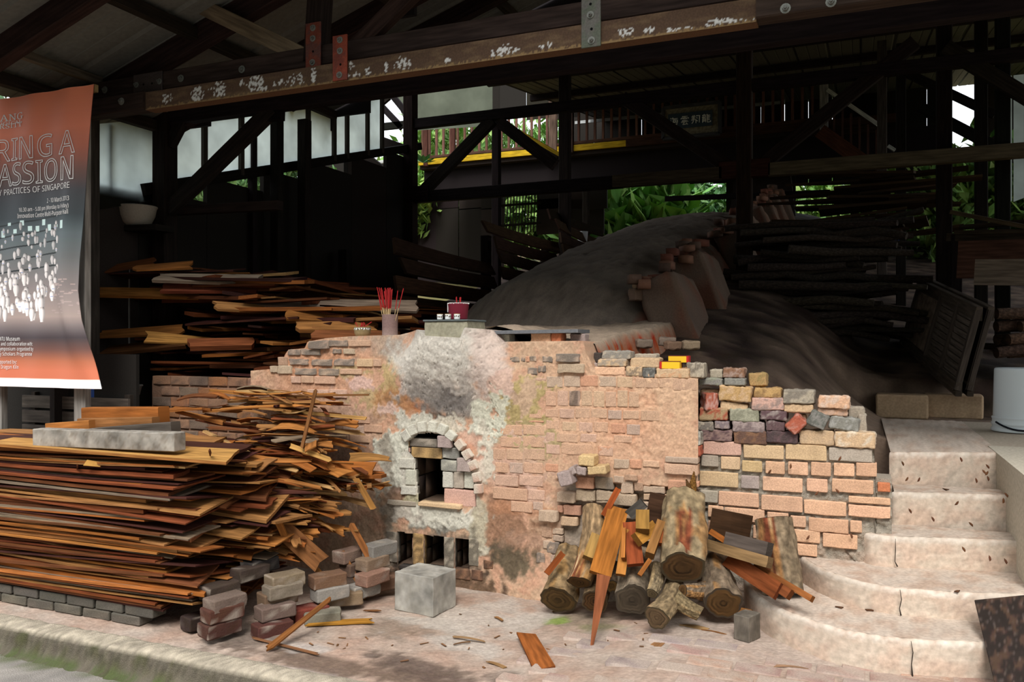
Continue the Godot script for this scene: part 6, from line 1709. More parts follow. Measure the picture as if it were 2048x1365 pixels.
	# bricks under the slab on the kiln top, and on the body behind
	for b in [[[172, 95, 305, 200], -.08, "w", "brick with a pale limewashed end carrying the left of the slab"], [[528, 82, 742, 188], -.08, "pe", "pinkish brick carrying the middle of the slab"], [[744, 82, 850, 186], -.075, "o", "orange brick end beside the pinkish one under the slab"], [[940, 92, 1100, 186], -.14, "m", "dusky brick carrying the right of the slab"]]:
		loose(b[0], 960, 650, 5.25, b[1], b[2], b[3])
	tag(beam("slab", oz(992, 666, -.16), oz(1168, 663, -.2), 0.3, 0.022, col("6f6f70"), null, Vector3.UP, M.concrete), "thin dark grey slab lying on bricks on top of the kiln front", "slab")
	for b in [[1088, 585, -2.4, 0.3, "8d7260", "upright brick perched on the left shoulder of the kiln body"], [1105, 572, -2.6, 0.3, "85705f", "second upright brick behind the first on the kiln body's left shoulder"], [1283, 590, -1.9, 0.9, "7d6656", "brick lying lowest in the small pile on the right of the kiln body"], [1292, 572, -2.0, 0.5, "9a7c5c", "pale brick topmost in the small pile on the right of the kiln body"], [1312, 582, -2.1, 0.2, "5c524a", "dark brick behind the small pile on the right of the kiln body"], [1288, 688, -1.0, 0.6, "8a7868", "broken brick on the earth right of the fire chamber, nearest to it"], [1335, 684, -1.0, 0.2, "8d7a6a", "broken brick on the earth in the middle of the rubble"], [1346, 692, -0.95, 0.8, "8a6c58", "small broken chip on the earth beside the middle rubble brick"], [1382, 691, -1.0, 0.5, "a08a70", "pale lone brick chip on the earth above the yellow boxes"]]:
		var sc: float = 1.0 if b[1] < 600 else 0.6
		tag(put("brick_rubble", stone(Vector3(0.2, 0.1, 0.1) * sc, Vector3i(5, 4, 4), 0.015, 0.012, jit(col(b[4]), 0.1)), M.brick, null, Transform3D(Basis(Vector3.UP, b[3]), oz(b[0], b[1], b[2]))), b[5], "brick")

func sticks(parent: Node3D, list: Array, red_from: float, r := 0.0022) -> void:
	for s in list:
		var p: Vector3 = s[0]
		var q: Vector3 = s[1]
		var b := MB.new()
		b.tube([p, p.lerp(q, red_from)], [r, r], 6, col("c9ab7c"))
		b.tube([p.lerp(q, red_from), q], [r * 1.5, r * 1.5], 6, col("a32a2a"))
		var o := put("incense_stick", b, M.plain)
		o.position = parent.position
		tag(o, s[2], "incense stick", s[3])
func build_altar_things() -> void:
	rng.seed = 101
	# altar block on the kiln front
	var a := oz(850, 690, 0.1)
	var b := oz(936, 690, 0.1)
	var top := oz(890, 643, 0.1).y
	var ab := base("altar_block", Vector3((a.x + b.x) / 2, 1.48, -0.02))
	tag(ab, "mossy grey-green concrete block set into the mud above the stoke door as an altar", "block")
	put("block", stone(Vector3(b.x - a.x, top - 1.48, 0.26), Vector3i(18, 10, 14), 0.008, 0.005, col("a39d86"), col("8c8670"), 0.02, 4.0, 4.0), M.concrete, ab, Transform3D(Basis(), Vector3(0, (top - 1.48) / 2, 0)))
	put("slate_top", stone(Vector3(b.x - a.x + 0.015, 0.012, 0.275), Vector3i(8, 1, 8), 0.004, 0.002, col("5f6462")), M.concrete, ab, Transform3D(Basis(), Vector3(0, top - 1.48 + 0.004, 0)))
	var ty := top + 0.01
	# dark red urn with frothy white rim
	var up := oz(914, 641, -0.02)
	var urn := base("incense_urn", Vector3(up.x, ty, -0.04))
	tag(urn, "dark red glazed incense urn with white wax dripping from its rim, on the altar block", "urn")
	var ub := MB.new()
	ub.lathe([Vector2(0.001, 0), Vector2(0.054, 0), Vector2(0.058, 0.01), Vector2(0.063, 0.06), Vector2(0.067, 0.1), Vector2(0.067, 0.108), Vector2(0.06, 0.108), Vector2(0.056, 0.095), Vector2(0.001, 0.095)], 36, col("6d2230"))
	put("body", ub, M.glaze, urn)
	var rb := MB.new()
	for k in 40:
		var an := TAU * k / 40
		var pr := Vector3(cos(an) * 0.0655, 0.107 + rng.randf() * 0.002, sin(an) * 0.0655)
		rb.tube([pr, pr - Vector3(0, rng.randf_range(0.004, 0.008) + (0.05 if k in [17, 18, 19, 21] else 0.0), 0) + Vector3(cos(an), 0, sin(an)) * 0.0015], [0.0045, 0.0025], 6, col("d8d2cc"))
	put("wax", rb, M.plain, urn)
	var L := []
	for k in 9:
		var an := rng.randf() * TAU
		L.append([Vector3(cos(an) * 0.012, 0.09, sin(an) * 0.01), Vector3(cos(an) * 0.016, rng.randf_range(0.135, 0.148), sin(an) * 0.012), "red stub of incense standing in the dark red urn", "incense stubs in the red urn"])
	sticks(urn, L, 0.1)
	# three small cups
	var cups := [[880, "left cup of three small white patterned cups in front of the red urn"], [896, "middle cup of three small white patterned cups in front of the red urn"], [914, "right cup of three small white patterned cups in front of the red urn"]]
	for c in cups:
		var w := oz(c[0], 640, 0.07)
		var cup := base("tea_cup", Vector3(w.x, ty, 0.07))
		tag(cup, c[1], "cup", "small cups on the altar block")
		var cb := MB.new()
		cb.lathe([Vector2(0.001, 0), Vector2(0.015, 0), Vector2(0.0185, 0.006), Vector2(0.0195, 0.03), Vector2(0.0195, 0.036), Vector2(0.017, 0.036), Vector2(0.016, 0.012), Vector2(0.001, 0.01)], 24, col("dfe0dc"))
		put("body", cb, M.glaze, cup)
		var pb := MB.new()
		for k in 11:
			var an := TAU * k / 11 + rng.randf() * 0.2
			pb.box(Transform3D(Basis(Vector3.UP, -an), Vector3(cos(an) * 0.0196, 0.022 + rng.randf_range(-0.004, 0.004), sin(an) * 0.0196)), Vector3(0.001, 0.008, 0.007), col("5c4a3a"))
		put("painted_band", pb, M.plain, cup)
		var rim := MB.new()
		rim.lathe([Vector2(0.0196, 0.033), Vector2(0.0198, 0.036), Vector2(0.0170, 0.0365)], 24, col("a58a62"))
		put("rim", rim, M.glaze, cup)
	# tall brown tube with long incense sticks
	var tpx := oz(780, 671, -0.12)
	var tube := base("incense_pot", Vector3(tpx.x, 1.575, -0.12))
	tag(tube, "tall mauve-brown unglazed cylinder pot on the kiln's front edge, full of long incense sticks", "pot")
	var tb := MB.new()
	tb.lathe([Vector2(0.001, 0), Vector2(0.05, 0), Vector2(0.0525, 0.008), Vector2(0.052, 0.07), Vector2(0.053, 0.148), Vector2(0.051, 0.152), Vector2(0.046, 0.15), Vector2(0.045, 0.02), Vector2(0.001, 0.02)], 40, func(i): return col("8a6f68") if i > 2 else col("a08a80"))
	put("body", tb, M.matte, tube)
	L = []
	for k in 24:
		var bx := rng.randf_range(-0.04, 0.005)
		var lean := (bx + 0.005) * 1.5 + rng.randf_range(-0.02, 0.012)
		L.append([Vector3(bx * 0.7, 0.03, rng.randf_range(-0.03, 0.03)), Vector3(bx + lean, rng.randf_range(0.305, 0.335), rng.randf_range(-0.04, 0.04)), "long incense stick with a red tip in the dense left bunch of the brown pot", "incense sticks in the brown pot"])
	L.append([Vector3(0.02, 0.03, 0), Vector3(0.06, 0.31, 0.0), "single thin incense stick standing apart from the bunch in the brown pot, left of two", "lone sticks"])
	L.append([Vector3(0.025, 0.03, 0.01), Vector3(0.115, 0.322, 0.02), "single red incense stick leaning furthest right in the brown pot", "lone sticks"])
	sticks(tube, L, 0.56, 0.0019)
	# small striped bowl with red sticks
	var bpx := oz(725, 671, -0.12)
	var bowl := base("ash_bowl", Vector3(bpx.x, 1.573, -0.12))
	tag(bowl, "small ridged tan bowl with a black and white glaze band, holding spent red sticks", "bowl")
	var bb := MB.new()
	bb.lathe([Vector2(0.001, 0), Vector2(0.032, 0), Vector2(0.046, 0.012), Vector2(0.054, 0.03), Vector2(0.0565, 0.05), Vector2(0.056, 0.072), Vector2(0.052, 0.072), Vector2(0.05, 0.05), Vector2(0.001, 0.04)], 36, func(i): return col("a08a62") if i < 4 else col("8c7a58"))
	put("body", bb, M.matte, bowl)
	var gb := MB.new()
	for k in 60:
		var an := TAU * k / 60
		var rr := rng.randf_range(0.006, 0.014)
		gb.box(Transform3D(Basis(Vector3.UP, -an), Vector3(cos(an) * 0.0562, 0.065 - rr * 0.5, sin(an) * 0.0562)), Vector3(0.002, rr, 0.006), col("dcdad2") if k % 3 else col("2a2622"))
	put("glaze_band", gb, M.glaze, bowl)
	L = []
	for k in 11:
		var an := rng.randf_range(-0.9, 1.0)
		var s := Vector3(rng.randf_range(-0.035, 0.02), 0.05, rng.randf_range(-0.02, 0.02))
		L.append([s, s + Vector3(sin(an) * 0.05, 0.055 + rng.randf_range(-0.02, 0.0), 0.0), "short spent red incense stick lying in the small tan bowl", "spent sticks in the tan bowl"])
	L.append([Vector3(0.0, 0.055, 0.02), Vector3(0.085, 0.105, 0.02), "longest red stick sticking out right from the small tan bowl", "lone sticks"])
	sticks(bowl, L, 0.15, 0.0018)

const BZ := 0.62
func banner_edge(py: float) -> float:
	var k := [[160, 188], [168, 187], [250, 179], [330, 170], [420, 161], [520, 152], [580, 150], [640, 158], [700, 173], [779, 196], [800, 200]]
	for i in k.size() - 1:
		if py <= k[i + 1][0]:
			return lerpf(k[i][1], k[i + 1][1], (py - k[i][0]) / float(k[i + 1][0] - k[i][0]))
	return 200.0
func banner_z(px: float, py: float) -> float:
	var e := banner_edge(py) - px
	return BZ + 0.035 * exp(-pow((e - 22.0) / 14.0, 2)) * smoothstep(170, 420, py) * smoothstep(779, 600, py) - 0.03 * exp(-pow(e / 9.0, 2)) * smoothstep(200, 450, py) + 0.008 * sin(px * 0.09 + py * 0.01)
func banner_print() -> ImageTexture:
	var W := 512
	var H := 1024
	var im := Image.create(W, H, false, Image.FORMAT_RGB8)
	var stops := [[0.0, "b4674c"], [0.13, "ad6249"], [0.2, "8a5141"], [0.28, "55403b"], [0.34, "39383a"], [0.42, "34393b"], [0.48, "4c5354"], [0.56, "565756"], [0.66, "6d6461"], [0.76, "85766f"], [0.8, "5a5150"], [0.83, "3a3334"], [0.87, "5a3f38"], [0.91, "92573f"], [0.94, "a55e45"], [0.968, "a55e45"], [0.972, "d4d2cf"], [1.0, "d0cecb"]]
	for y in H:
		var f := float(y) / H
		for i in stops.size() - 1:
			if f <= stops[i + 1][0]:
				var c := Color(stops[i][1]).lerp(Color(stops[i + 1][1]), (f - stops[i][0]) / (stops[i + 1][0] - stops[i][0]))
				im.fill_rect(Rect2i(0, y, W, 1), c)
				break
	var g := RandomNumberGenerator.new()
	g.seed = 5
	# shelves and pots of the printed workshop picture
	for k in 5:
		var y0 := 460 + k * 42
		for x in 330:
			im.fill_rect(Rect2i(x + 20, y0 - int(x * 0.09), 1, 5), Color(0.16, 0.17, 0.17))
	for k in 14:
		im.fill_rect(Rect2i(30 + k * 26, 430 + g.randi() % 40, 14, 10 + g.randi() % 22), Color(0.62, 0.68, 0.66))
	for k in 190:
		var f := k / 190.0
		var y := int(lerpf(470, 800, pow(f, 0.8)))
		var x := int(g.randf_range(0, 360.0 if f < 0.75 else 300.0))
		if g.randf() < 0.16:
			x = int(g.randf_range(440, 490))
		var w := g.randf_range(9, 15) * (0.8 + f * 1.1)
		var h := w * g.randf_range(1.3, 2.6)
		var tone_ := Color("8d8a88").lerp(Color("cfc3bd"), clampf(f * 0.8 + g.randf() * 0.4, 0, 1))
		for j in int(h):
			var v := j / h
			var r := w * 0.5 * (0.55 + 0.45 * sin(PI * clampf(v * 1.1 + 0.05, 0, 1)))
			for i in range(int(-r), int(r) + 1):
				var s := 1.0 - 0.4 * smoothstep(-0.2, 1.0, i / maxf(r, 1.0)) - 0.25 * smoothstep(0.2, 0.0, v)
				var X := x + i
				var Y := int(y - h + j)
				if X >= 0 and X < W and Y > 440 and Y < 800:
					im.set_pixel(X, Y, Color(tone_.r * s, tone_.g * s, tone_.b * s))
		if g.randf() < 0.3:
			im.fill_rect(Rect2i(clampi(int(x - w * 0.3), 0, W - 12), int(y - h * 0.5), int(w * 0.6), 2), Color(0.4, 0.47, 0.62))
	for k in 40:
		im.fill_rect(Rect2i(330 + g.randi() % 100, 640 + g.randi() % 130, 5 + g.randi() % 16, 4), Color("8a7a74"))
	for j in 90:
		var r := 20.0 * sin(PI * (j / 90.0) * 0.9 + 0.2)
		im.fill_rect(Rect2i(int(468 - r), 520 + j, int(r * 2), 1), Color("cdc5bf"))
	im.adjust_bcs(1.25, 1.0, 1.0)
	return ImageTexture.create_from_image(im)
# letters cut from a font: flat white shapes, or with `rim` only their outline
func lettering(parent: Node3D, text: String, font: Font, x0: float, x1: float, ytop: float, ybot: float, rim := 0.0, squeeze := 0.85) -> void:
	var tm := TextMesh.new()
	tm.font = font
	tm.font_size = 64
	tm.depth = 0.0
	tm.pixel_size = 0.01
	tm.curve_step = 2.0
	tm.text = text
	var A := tm.surface_get_arrays(0)
	var V: PackedVector3Array = A[Mesh.ARRAY_VERTEX]
	var I: PackedInt32Array = A[Mesh.ARRAY_INDEX]
	var bb := AABB(V[0], Vector3.ZERO)
	for v in V:
		bb = bb.expand(v)
	var cap := 0.01 * 64 * 0.714
	var base_y := bb.end.y - cap if text != "2 - 10 March 2013" else bb.position.y
	var yc := (ytop + ybot) / 2
	var R := oz(x1 if x1 >= 0 else x0, yc, BZ)
	var hgt := oz(x1 if x1 >= 0 else x0, ytop, BZ).y - oz(x1 if x1 >= 0 else x0, ybot, BZ).y
	var ky := hgt / cap
	var kx := ky * squeeze
	if x1 >= 0:
		kx = (R.x - oz(x0, yc, BZ).x) / bb.size.x
	elif squeeze > 2.0:
		kx = (oz(squeeze, yc, BZ).x - R.x) / bb.size.x
	var by := R.y - hgt / 2
	var to := func(v: Vector3) -> Vector3:
		var x: float = R.x + ((v.x - bb.end.x) if x1 >= 0 else (v.x - bb.position.x)) * kx
		var y: float = by + (v.y - base_y) * ky
		# onto the cloth
		var d := Vector3(x, y, BZ) - CAM
		var a := deg_to_rad(YAW)
		var dep := d.dot(Vector3(-sin(a), 0, -cos(a)))
		var px := 1024.0 + FOCAL * d.dot(Vector3(cos(a), 0, -sin(a))) / dep
		var py := 682.5 - FOCAL * d.y / dep
		return Vector3(x, y, banner_z(px, py) + 0.004)
	var b := MB.new()
	var white := col("d9d3ce")
	if rim == 0.0:
		for i in range(0, I.size(), 3):
			b.t(to.call(V[I[i]]), to.call(V[I[i + 2]]), to.call(V[I[i + 1]]), white)
	else:
		var edges := {}
		for i in range(0, I.size(), 3):
			for e in 3:
				var p := V[I[i + e]].snapped(Vector3.ONE * 0.0005)
				var q := V[I[i + (e + 1) % 3]].snapped(Vector3.ONE * 0.0005)
				var key := "%s%s" % [p, q]
				var rev := "%s%s" % [q, p]
				if edges.has(rev):
					edges.erase(rev)
				else:
					edges[key] = [p, q]
		for k in edges:
			var p: Vector3 = to.call(edges[k][0])
			var q: Vector3 = to.call(edges[k][1])
			if p.distance_to(q) < 0.0001:
				continue
			var n := (q - p).normalized().cross(Vector3.BACK) * rim
			var t := (q - p).normalized() * rim * 0.6
			b.q(p - n - t, q - n + t, q + n + t, p + n - t, white)
	put("lettering", b, M.plain, parent)

func build_banner() -> void:
	rng.seed = 120
	var bn := base("banner")
	tag(bn, "tall orange and black printed exhibition banner hanging at the left of the shed", "banner")
	var P := PackedVector3Array()
	var C := PackedColorArray()
	var U := PackedVector2Array()
	var nx := 60
	var ny := 90
	for j in ny + 1:
		for i in nx + 1:
			var v := 1.0 - float(j) / ny
			var py := lerpf(168, 779, v)
			var er := banner_edge(py)
			var px := lerpf(-70, er, float(i) / nx)
			# edges follow the level top and bottom of the cloth
			var wr := oz(er, py, BZ)
			var top := oz(187, 168, BZ).y
			var bot := oz(196, 779, BZ).y
			var w := oz(px, 682.5, BZ)
			P.append(Vector3(w.x, lerpf(bot, top, 1.0 - v), banner_z(px, py)))
			C.append(Color.WHITE)
			U.append(Vector2((px + 70.0) / 270.0, v))
	var b := MB.new()
	b.grid(P, C, nx, ny)
	for i in U.size():
		b.uv[i] = U[i]
	var n0 := b.v.size()
	for i in n0:
		b.vert(b.v[i] - Vector3(0, 0, 0.003), -b.n[i], U[i], Color(0.75, 0.72, 0.7))
	for i in range(0, b.ix.size(), 3):
		b.ix.append_array([n0 + b.ix[i], n0 + b.ix[i + 2], n0 + b.ix[i + 1]])
	var m := mat("banner_cloth", 0.6)
	m.albedo_texture = banner_print()
	put("cloth", b, m, bn)
	var sans := SystemFont.new()
	sans.font_names = PackedStringArray(["Droid Sans"])
	var serif := SystemFont.new()
	serif.font_names = PackedStringArray(["Droid Serif"])
	lettering(bn, "ANG", serif, 2, 47, 224, 237, 0.0, 0.8)
	lettering(bn, "OGICAL", serif, -2, 45, 239, 245, 0.0, 0.95)
	lettering(bn, "RSITY", serif, 0, 46, 243, 252, 0.0, 0.85)
	lettering(bn, "RING A", sans, -4, 153, 260, 305, 0.003, 0.78)
	lettering(bn, "ASSION", sans, -4, 151, 312, 358, 0.003, 0.78)
	lettering(bn, "Y PRACTICES OF SINGAPORE", sans, -3, 146, 365, 377, 0.0, 0.80)
	lettering(bn, "2 - 10 March 2013", sans, 95, 145, 393, 402, 0.0, 0.78)
	lettering(bn, "10.30 am - 5.00 pm (Monday to Friday)", sans, 41, 144, 407, 415, 0.0, 0.72)
	lettering(bn, "Innovation Centre Multi-Purpose Hall", sans, 38, 143, 419, 428, 0.0, 0.72)
	lettering(bn, "NTU Museum", sans, 2, -1, 674, 682, 0.0, 39.0)
	lettering(bn, "n and collaboration with:", sans, 0, -1, 684, 691, 0.0, 67.0)
	lettering(bn, "Symposium organised by", sans, 0, -1, 694, 701, 0.0, 69.0)
	lettering(bn, "ity Scholars Programme", sans, 0, -1, 704, 711, 0.0, 66.0)
	lettering(bn, "upported by:", sans, 0, -1, 720, 727, 0.0, 33.0)
	lettering(bn, "g Dragon Kiln", sans, 0, -1, 730, 737, 0.0, 36.0)
	beam("top_batten", oz(-70, 175, BZ - 0.03) * Vector3(1, 0, 1) + Vector3(0, oz(187, 174, BZ).y, 0), oz(193, 174, BZ - 0.03) * Vector3(1, 0, 1) + Vector3(0, oz(187, 174, BZ).y, 0), 0.03, 0.05, col("a38a5c"), bn)
	for p in [[165, 0.5, "right post of the banner, pale weathered wood with flaking white paint", "a39c92"], [0, 0.5, "left post of the banner, pale wood at the edge of the picture", "9a948b"]]:
		var w := oz(p[0], 780, p[1])
		tag(beam("banner_post", Vector3(w.x, 0.0, p[1]), Vector3(w.x, 3.2, p[1]), 0.11 if p[0] else 0.1, 0.05, col(p[3]), null, Vector3.BACK), p[2], "post")
	# slatted crate behind it
	var cr := base("slatted_crate")
	tag(cr, "grey slatted crate wall in the shade under the left of the banner", "crate")
	var cb := MB.new()
	cb.box(Transform3D(Basis(), Vector3(-3.3, 0.7, 0.06)), Vector3(1.7, 1.5, 0.03), col("2c2824"))
	put("backing", cb, M.matte, cr)
	for k in 6:
		beam("slat", Vector3(-3.6, 0.5 + k * 0.115, 0.12), Vector3(-2.47, 0.5 + k * 0.115, 0.12), 0.02, 0.095, jit(col("6d6258"), 0.12), cr)
	for x in [-3.5, -2.5]:
		beam("upright", Vector3(x, 0.0, 0.09), Vector3(x, 1.15, 0.09), 0.05, 0.05, col("4a423a"), cr, Vector3.BACK)

func small(called: String, label: String, cat: String, px: float, py: float, y: float, L: float, W: float, yaw: float, hex: String, group := "") -> void:
	var p := oy(px, py, y)
	var o := put(called, plank(L, W, 0.004, col(hex), col(hex, 0.8), 2, L * 0.12, L * 0.03, 0.3), M.wood, null, Transform3D(Basis.from_euler(Vector3(rng.randf_range(-0.1, 0.1), yaw, 0)), Vector3(p.x, y + 0.005, p.z)))
	tag(o, label, cat, group)
func build_small_things() -> void:
	rng.seed = 140
	# orange board and slivers on the yard floor
	var p0 := oy(1052, 1278, 0.01)
	var p1 := oy(1090, 1351, 0.01)
	var x := (p1 - p0).normalized()
	tag(put("floor_board", plank(p0.distance_to(p1), 0.1, 0.01, col("a8612f"), col("8a4c28"), 2, 0.006), M.wood, null, Transform3D(Basis(x, Vector3.UP, x.cross(Vector3.UP)), (p0 + p1) / 2 + Vector3(0, 0.025, 0))), "short orange-brown board lying flat on the yard floor in front", "board")
	small("wood_sliver", "pale wooden stick lying alone on the middle of the yard floor", "wood sliver", 938, 1281, 0.004, 0.2, 0.018, 0.0, "a5825c")
	small("wood_sliver", "thin crossed splinter under the pale stick on the yard floor", "wood sliver", 924, 1289, 0.002, 0.1, 0.01, 0.8, "7d5a3c")
	small("wood_sliver", "pale flat sliver near the lower edge of the yard, left of the orange board", "wood sliver", 992, 1332, 0.004, 0.13, 0.022, -0.35, "ab8358")
	small("wood_sliver", "pointed brown flake standing out on the pavers in front of the logs", "wood sliver", 1321, 1290, 0.07, 0.2, 0.06, 1.35, "a5764e")
	small("wood_sliver", "broad split flake on the ground right of the crooked branch", "wood sliver", 1390, 1258, 0.08, 0.16, 0.05, -0.25, "b08a5c")
	small("wood_sliver", "thin stick beside the broad split flake at the foot of the steps", "wood sliver", 1430, 1268, 0.085, 0.17, 0.012, -0.25, "9a6a42")
	small("wood_sliver", "narrow brown sliver on the pavers below the crooked branch", "wood sliver", 1290, 1330, 0.07, 0.17, 0.014, 0.1, "9a6c4c")
	small("wood_sliver", "narrow pale sliver on the pavers at the right, near the steps", "wood sliver", 1585, 1338, 0.09, 0.16, 0.02, 0.15, "b08868")
	small("wood_sliver", "small brown chip on the yard floor between grey block and kiln mouth", "wood sliver", 998, 1240, 0.004, 0.09, 0.02, -0.6, "a8794c")
	for k in 46:
		var px := rng.randf_range(620, 1300)
		var py := rng.randf_range(1185, 1340)
		var fl := oy(px, py, 0.0)
		if fl.z < 0.2 or fl.z > 1.35:
			continue
		var o := put("wood_chip", plank(rng.randf_range(0.015, 0.05), rng.randf_range(0.005, 0.012), 0.003, jit(col("8d6444"), 0.3), col("70503a"), 1, 0.004), M.wood, null, Transform3D(Basis(Vector3.UP, rng.randf() * 3.0), Vector3(fl.x, gy(fl.x) + 0.004, fl.z)))
		tag(o, "tiny brown wood chip scattered on the yard floor", "wood chip", "wood chips on the yard floor")
	# dead leaves caught on the steps and the brick wall
	for s in [[865, 270, -0.66], [1157, 250, -0.66], [1290, 285, -0.66], [1272, 312, -0.66], [1285, 318, -0.66], [1292, 345, -0.66], [1233, 355, -0.66], [945, 350, -0.66], [885, 347, -0.66], [902, 508, -0.36], [1135, 468, -0.36], [1016, 549, -0.36], [1207, 575, -0.36], [1368, 456, -0.36], [1384, 428, -0.36], [1380, 760, -0.05], [1170, 700, -0.05], [1300, 745, -0.05], [549, 245, -0.1], [303, 283, -0.1], [198, 310, -0.1], [538, 408, -0.1], [434, 418, -0.1], [390, 640, -0.1], [608, 633, -0.1]]:
		var w := oz(1460 + s[0] / 2.505, 820 + s[1] / 2.505, s[2] + 0.012)
		var b := MB.new()
		var an := rng.randf_range(-0.7, 0.7)
		b.tube([Vector3(0, -0.014, 0), Vector3(0.002, -0.005, 0.004), Vector3(0.001, 0.006, 0.005), Vector3(0, 0.015, 0.0)], [0.0015, 0.006, 0.006, 0.001], 6, jit(col("6b4630"), 0.25))
		var where := "topmost step's face" if s[2] < -0.6 else "fourth step's face" if s[2] < -0.3 else "third step's face" if s[2] > -0.06 else "brick retaining wall"
		tag(put("dead_leaf", b, M.matte, null, Transform3D(Basis(Vector3.BACK, an), w)), "small curled brown leaf stuck to the %s" % where, "leaf", "curled leaves on the %s" % where)
	for s in [[412, 737, 0.373], [700, 1010, 0.246], [1140, 915, 0.373], [1080, 403, 0.71], [545, 995, 0.246]]:
		small("dead_leaf", "small brown leaf lying flat on a concrete step's tread", "leaf", 1460 + s[0] / 2.505, 820 + s[1] / 2.505, s[2], 0.04, 0.018, rng.randf() * 3.0, "6e4c36", "leaves on the step treads")
	# rusty sheet leaning at the lower right
	var A := oz(1949, 1201, 0.38)
	var Cc := oz(2048, 1191, 0.3)
	var B := oz(1989, 1365, 0.77)
	var u := (Cc - A).normalized()
	var v := (B - A).normalized()
	v = (v - u * v.dot(u) * 0.0).normalized()
	var n := v.cross(u).normalized()
	var P := PackedVector3Array()
	var C := PackedColorArray()
	for j in 41:
		for i in 61:
			var q := A + v * 0.66 * (1.0 - j / 40.0) + u * 0.5 * (i / 60.0)
			var n1 := fn.get_noise_2d(i * 1.1, j * 1.6)
			var n2 := fn.get_noise_2d(i * 5.0, j * 5.0)
			P.append(q)
			C.append(col("2e2420").lerp(col("4c382e"), smoothstep(0.0, 0.35, n1 + n2 * 0.4)).lerp(col("7d7066"), smoothstep(0.3, 0.5, n2) * 0.25))
	var sb := MB.new()
	sb.grid(P, C, 60, 40)
	var k0 := sb.v.size()
	for i in k0:
		sb.vert(sb.v[i] - sb.n[0] * 0.004, -sb.n[i], Vector2.ZERO, sb.c[i])
	for i in range(0, k0 * 0 + 2400 * 6, 3):
		sb.ix.append_array([k0 + sb.ix[i], k0 + sb.ix[i + 2], k0 + sb.ix[i + 1]])
	tag(put("metal_sheet", sb, M.sheet), "rusty dark metal sheet leaning on the lowest steps at the lower right", "metal sheet")
	# white pail standing upside down on the landing
	var bp := oy(2036, 863, 0.9)
	var pail := base("pail", Vector3(bp.x, 0.9, bp.z))
	tag(pail, "white plastic pail standing upside down on the landing at the right edge", "bucket")
	var pb := MB.new()
	pb.lathe([Vector2(0.164, 0.0), Vector2(0.17, 0.004), Vector2(0.17, 0.022), Vector2(0.163, 0.026), Vector2(0.163, 0.045), Vector2(0.169, 0.049), Vector2(0.169, 0.062), Vector2(0.163, 0.066), Vector2(0.163, 0.09), Vector2(0.167, 0.094), Vector2(0.166, 0.104), Vector2(0.158, 0.108), Vector2(0.15, 0.44), Vector2(0.147, 0.452), Vector2(0.14, 0.456), Vector2(0.132, 0.452), Vector2(0.001, 0.452)], 48, col("cfd6d6"))
	put("body", pb, M.glaze, pail)
	var hb := MB.new()
	var hp := []
	for k in 13:
		var an := lerpf(2.6, 0.5, k / 12.0)
		hp.append(Vector3(cos(an) * 0.176, 0.07 - 0.05 * sin(PI * k / 12.0), sin(an) * 0.176))
	hb.tube(hp, [0.007, 0.007, 0.007, 0.007, 0.007, 0.007, 0.007, 0.007, 0.007, 0.007, 0.007, 0.007, 0.007], 8, col("1c1c1d"))
	put("handle", hb, M.plain, pail)
	# clay bowls
	for s in [[274, 455, -0.55, 0.155, 0.175, "a89c8c", "wide pale clay bowl upside its ledge beside the dark post, under the sagging sheet", 0], [236, 812, -0.1, 0.17, 0.16, "6d6862", "large grey bowl in the dark behind the loose heap", 0]]:
		var w := oz(s[0], s[1], s[2])
		var bb := MB.new()
		bb.lathe([Vector2(0.001, 0), Vector2(s[3] * 0.45, 0), Vector2(s[3] * 0.75, s[4] * 0.22), Vector2(s[3] * 0.93, s[4] * 0.55), Vector2(s[3], s[4] * 0.9), Vector2(s[3] * 1.06, s[4] * 0.95), Vector2(s[3] * 1.05, s[4]), Vector2(s[3] * 0.93, s[4] * 0.98), Vector2(s[3] * 0.8, s[4] * 0.4), Vector2(0.001, s[4] * 0.1)], 40, col(s[5]))
		tag(put("clay_bowl", bb, M.matte, null, Transform3D(Basis(), w)), "wide pale clay bowl on a ledge beside the dark post, under the sagging sheet" if s[0] == 274 else s[6], "bowl")
	tag(beam("ledge", oz(190, 462, -0.55), oz(330, 457, -0.55), 0.2, 0.05, col("2a2521"), null), "dark ledge under the pale clay bowl", "ledge")
	var db := MB.new()
	db.tube([Vector3.ZERO, Vector3(0, 0.3, 0)], [0.09, 0.09], 18, col("2c4a8c"))
	tag(put("blue_drum", db, M.glaze, null, Transform3D(Basis(), oz(196, 822, 0.0))), "dark blue plastic drum in the shade right of the banner's foot", "drum")
	# yellow packets
	for s in [[885, 130, 1100, 200, -0.06, "upper yellow cardboard packet with red ends, on the loose bricks above the kiln"], [798, 195, 1010, 270, 0.0, "lower yellow cardboard packet with a red end, on the loose bricks above the kiln"]]:
		var a := oz(1180 + s[0] / 5.6875, 690 + s[3] / 5.6875, s[4])
		var b := oz(1180 + s[2] / 5.6875, 690 + s[1] / 5.6875, s[4])
		var w := b.x - a.x
		var h := b.y - a.y
		var pk := base("packet", Vector3((a.x + b.x) / 2, a.y, s[4] - 0.05), 0.06)
		tag(pk, s[5], "packet", "yellow packets on the loose bricks")
		var m1 := MB.new()
		m1.box(Transform3D(Basis(), Vector3(0, h / 2, 0)), Vector3(w, h, 0.09), col("e2b22e"))
		put("box", m1, M.plain, pk)
		var m2 := MB.new()
		m2.box(Transform3D(Basis(), Vector3((w / 2) * (1 if s[0] > 850 else -1), h / 2, 0)), Vector3(0.012, h * 1.03, 0.092), col("b02a22"))
		put("red_end", m2, M.plain, pk)
		var m3 := MB.new()
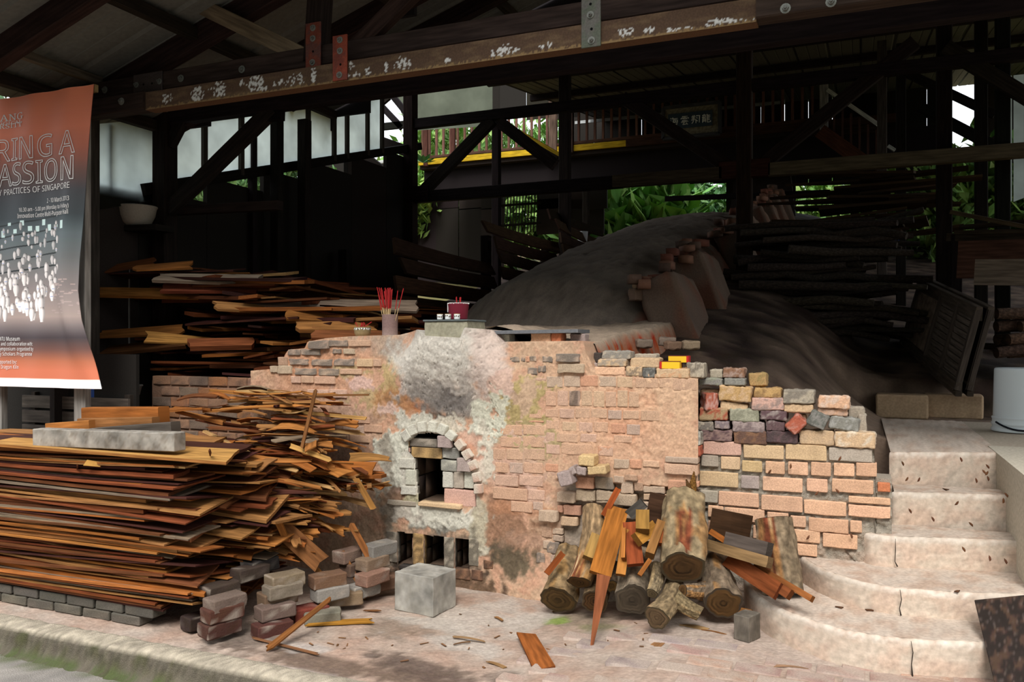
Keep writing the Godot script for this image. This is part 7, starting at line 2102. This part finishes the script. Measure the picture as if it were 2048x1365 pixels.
		m3.box(Transform3D(Basis(), Vector3(0, h + 0.0015, 0)), Vector3(w * 1.01, 0.003, 0.092), col("5a2420"))
		m3.box(Transform3D(Basis(), Vector3(0.004, h / 2, -0.047)), Vector3(w, h, 0.004), col("5a2420"))
		put("dark_flap", m3, M.plain, pk)
	# cable clipped along the front truss
	var cp := []
	var cr := []
	for s in [[690, 90], [740, 82], [800, 74], [858, 64], [920, 57], [980, 49], [1040, 43], [1075, 36], [1120, 20], [1160, 15], [1205, 13], [1262, 6], [1330, -3]]:
		cp.append(oz(s[0], s[1], 0.12))
		cr.append(0.006)
	var cb := MB.new()
	cb.tube(cp, cr, 8, col("8f938f"))
	var cable := put("cable", cb, M.plain)
	tag(cable, "thin grey cable clipped along the top of the front truss", "cable")
	for s in [[751, 81], [858, 63], [1042, 39], [1256, 7]]:
		var kb := MB.new()
		kb.box(Transform3D(), Vector3(0.02, 0.02, 0.02), col("c9cac6"))
		put("clip", kb, M.plain, cable, Transform3D(Basis(), oz(s[0], s[1], 0.13)))
	# weeds at the kerb and a leafy plant on the balcony
	for s in [[42, 1282, 0.05, "small green weed growing at the foot of the kerb at the left"], [492, 1357, 0.045, "pale green weed at the foot of the kerb, near the picture's lower edge"]]:
		var w := oy(s[0], s[1], -0.11)
		var wb := MB.new()
		for k in 14:
			var an := rng.randf() * TAU
			var r: float = s[2] * rng.randf_range(0.5, 1.0)
			var d := Vector3(cos(an), 0, sin(an))
			var sd := Vector3(-d.z, 0, d.x) * 0.009
			var tip := d * r + Vector3(0, r * rng.randf_range(0.5, 1.2), 0)
			wb.t(Vector3.ZERO, tip * 0.6 + sd, tip, col("6f9150"))
			wb.t(Vector3.ZERO, tip, tip * 0.6 - sd, col("7fa05c"))
		tag(put("weed", wb, M.leaf, null, Transform3D(Basis(), w)), s[3], "plant")
	var pp := oz(846, 326, -12.2)
	var plant := MB.new()
	for k in 12:
		var an := TAU * k / 12.0
		var d := Vector3(cos(an), rng.randf_range(0.1, 0.6), sin(an)) * 0.32
		var sd := Vector3(-d.z, 0, d.x) * 0.22
		plant.t(Vector3.ZERO, d * 0.55 + sd, d, col("3f6a4c"))
		plant.t(Vector3.ZERO, d, d * 0.55 - sd, col("4a7856"))
	tag(put("leafy_plant", plant, M.leaf, null, Transform3D(Basis(), pp)), "broad-leaved plant hanging at the left end of the yellow balcony edge", "plant")
	# thin pale cords hanging in the shade left of the kiln
	for s in [[219, 520, 735, -0.45], [258, 525, 735, -0.5]]:
		tag(beam("cord", oz(s[0], s[1], s[3]), oz(s[0], s[2], s[3]), 0.012, 0.012, col("9a958c"), null, Vector3.BACK), "pale thin pipe upright behind the shaded pile, %s" % ("nearer the post" if s[0] == 219 else "farther from the post"), "pipe")
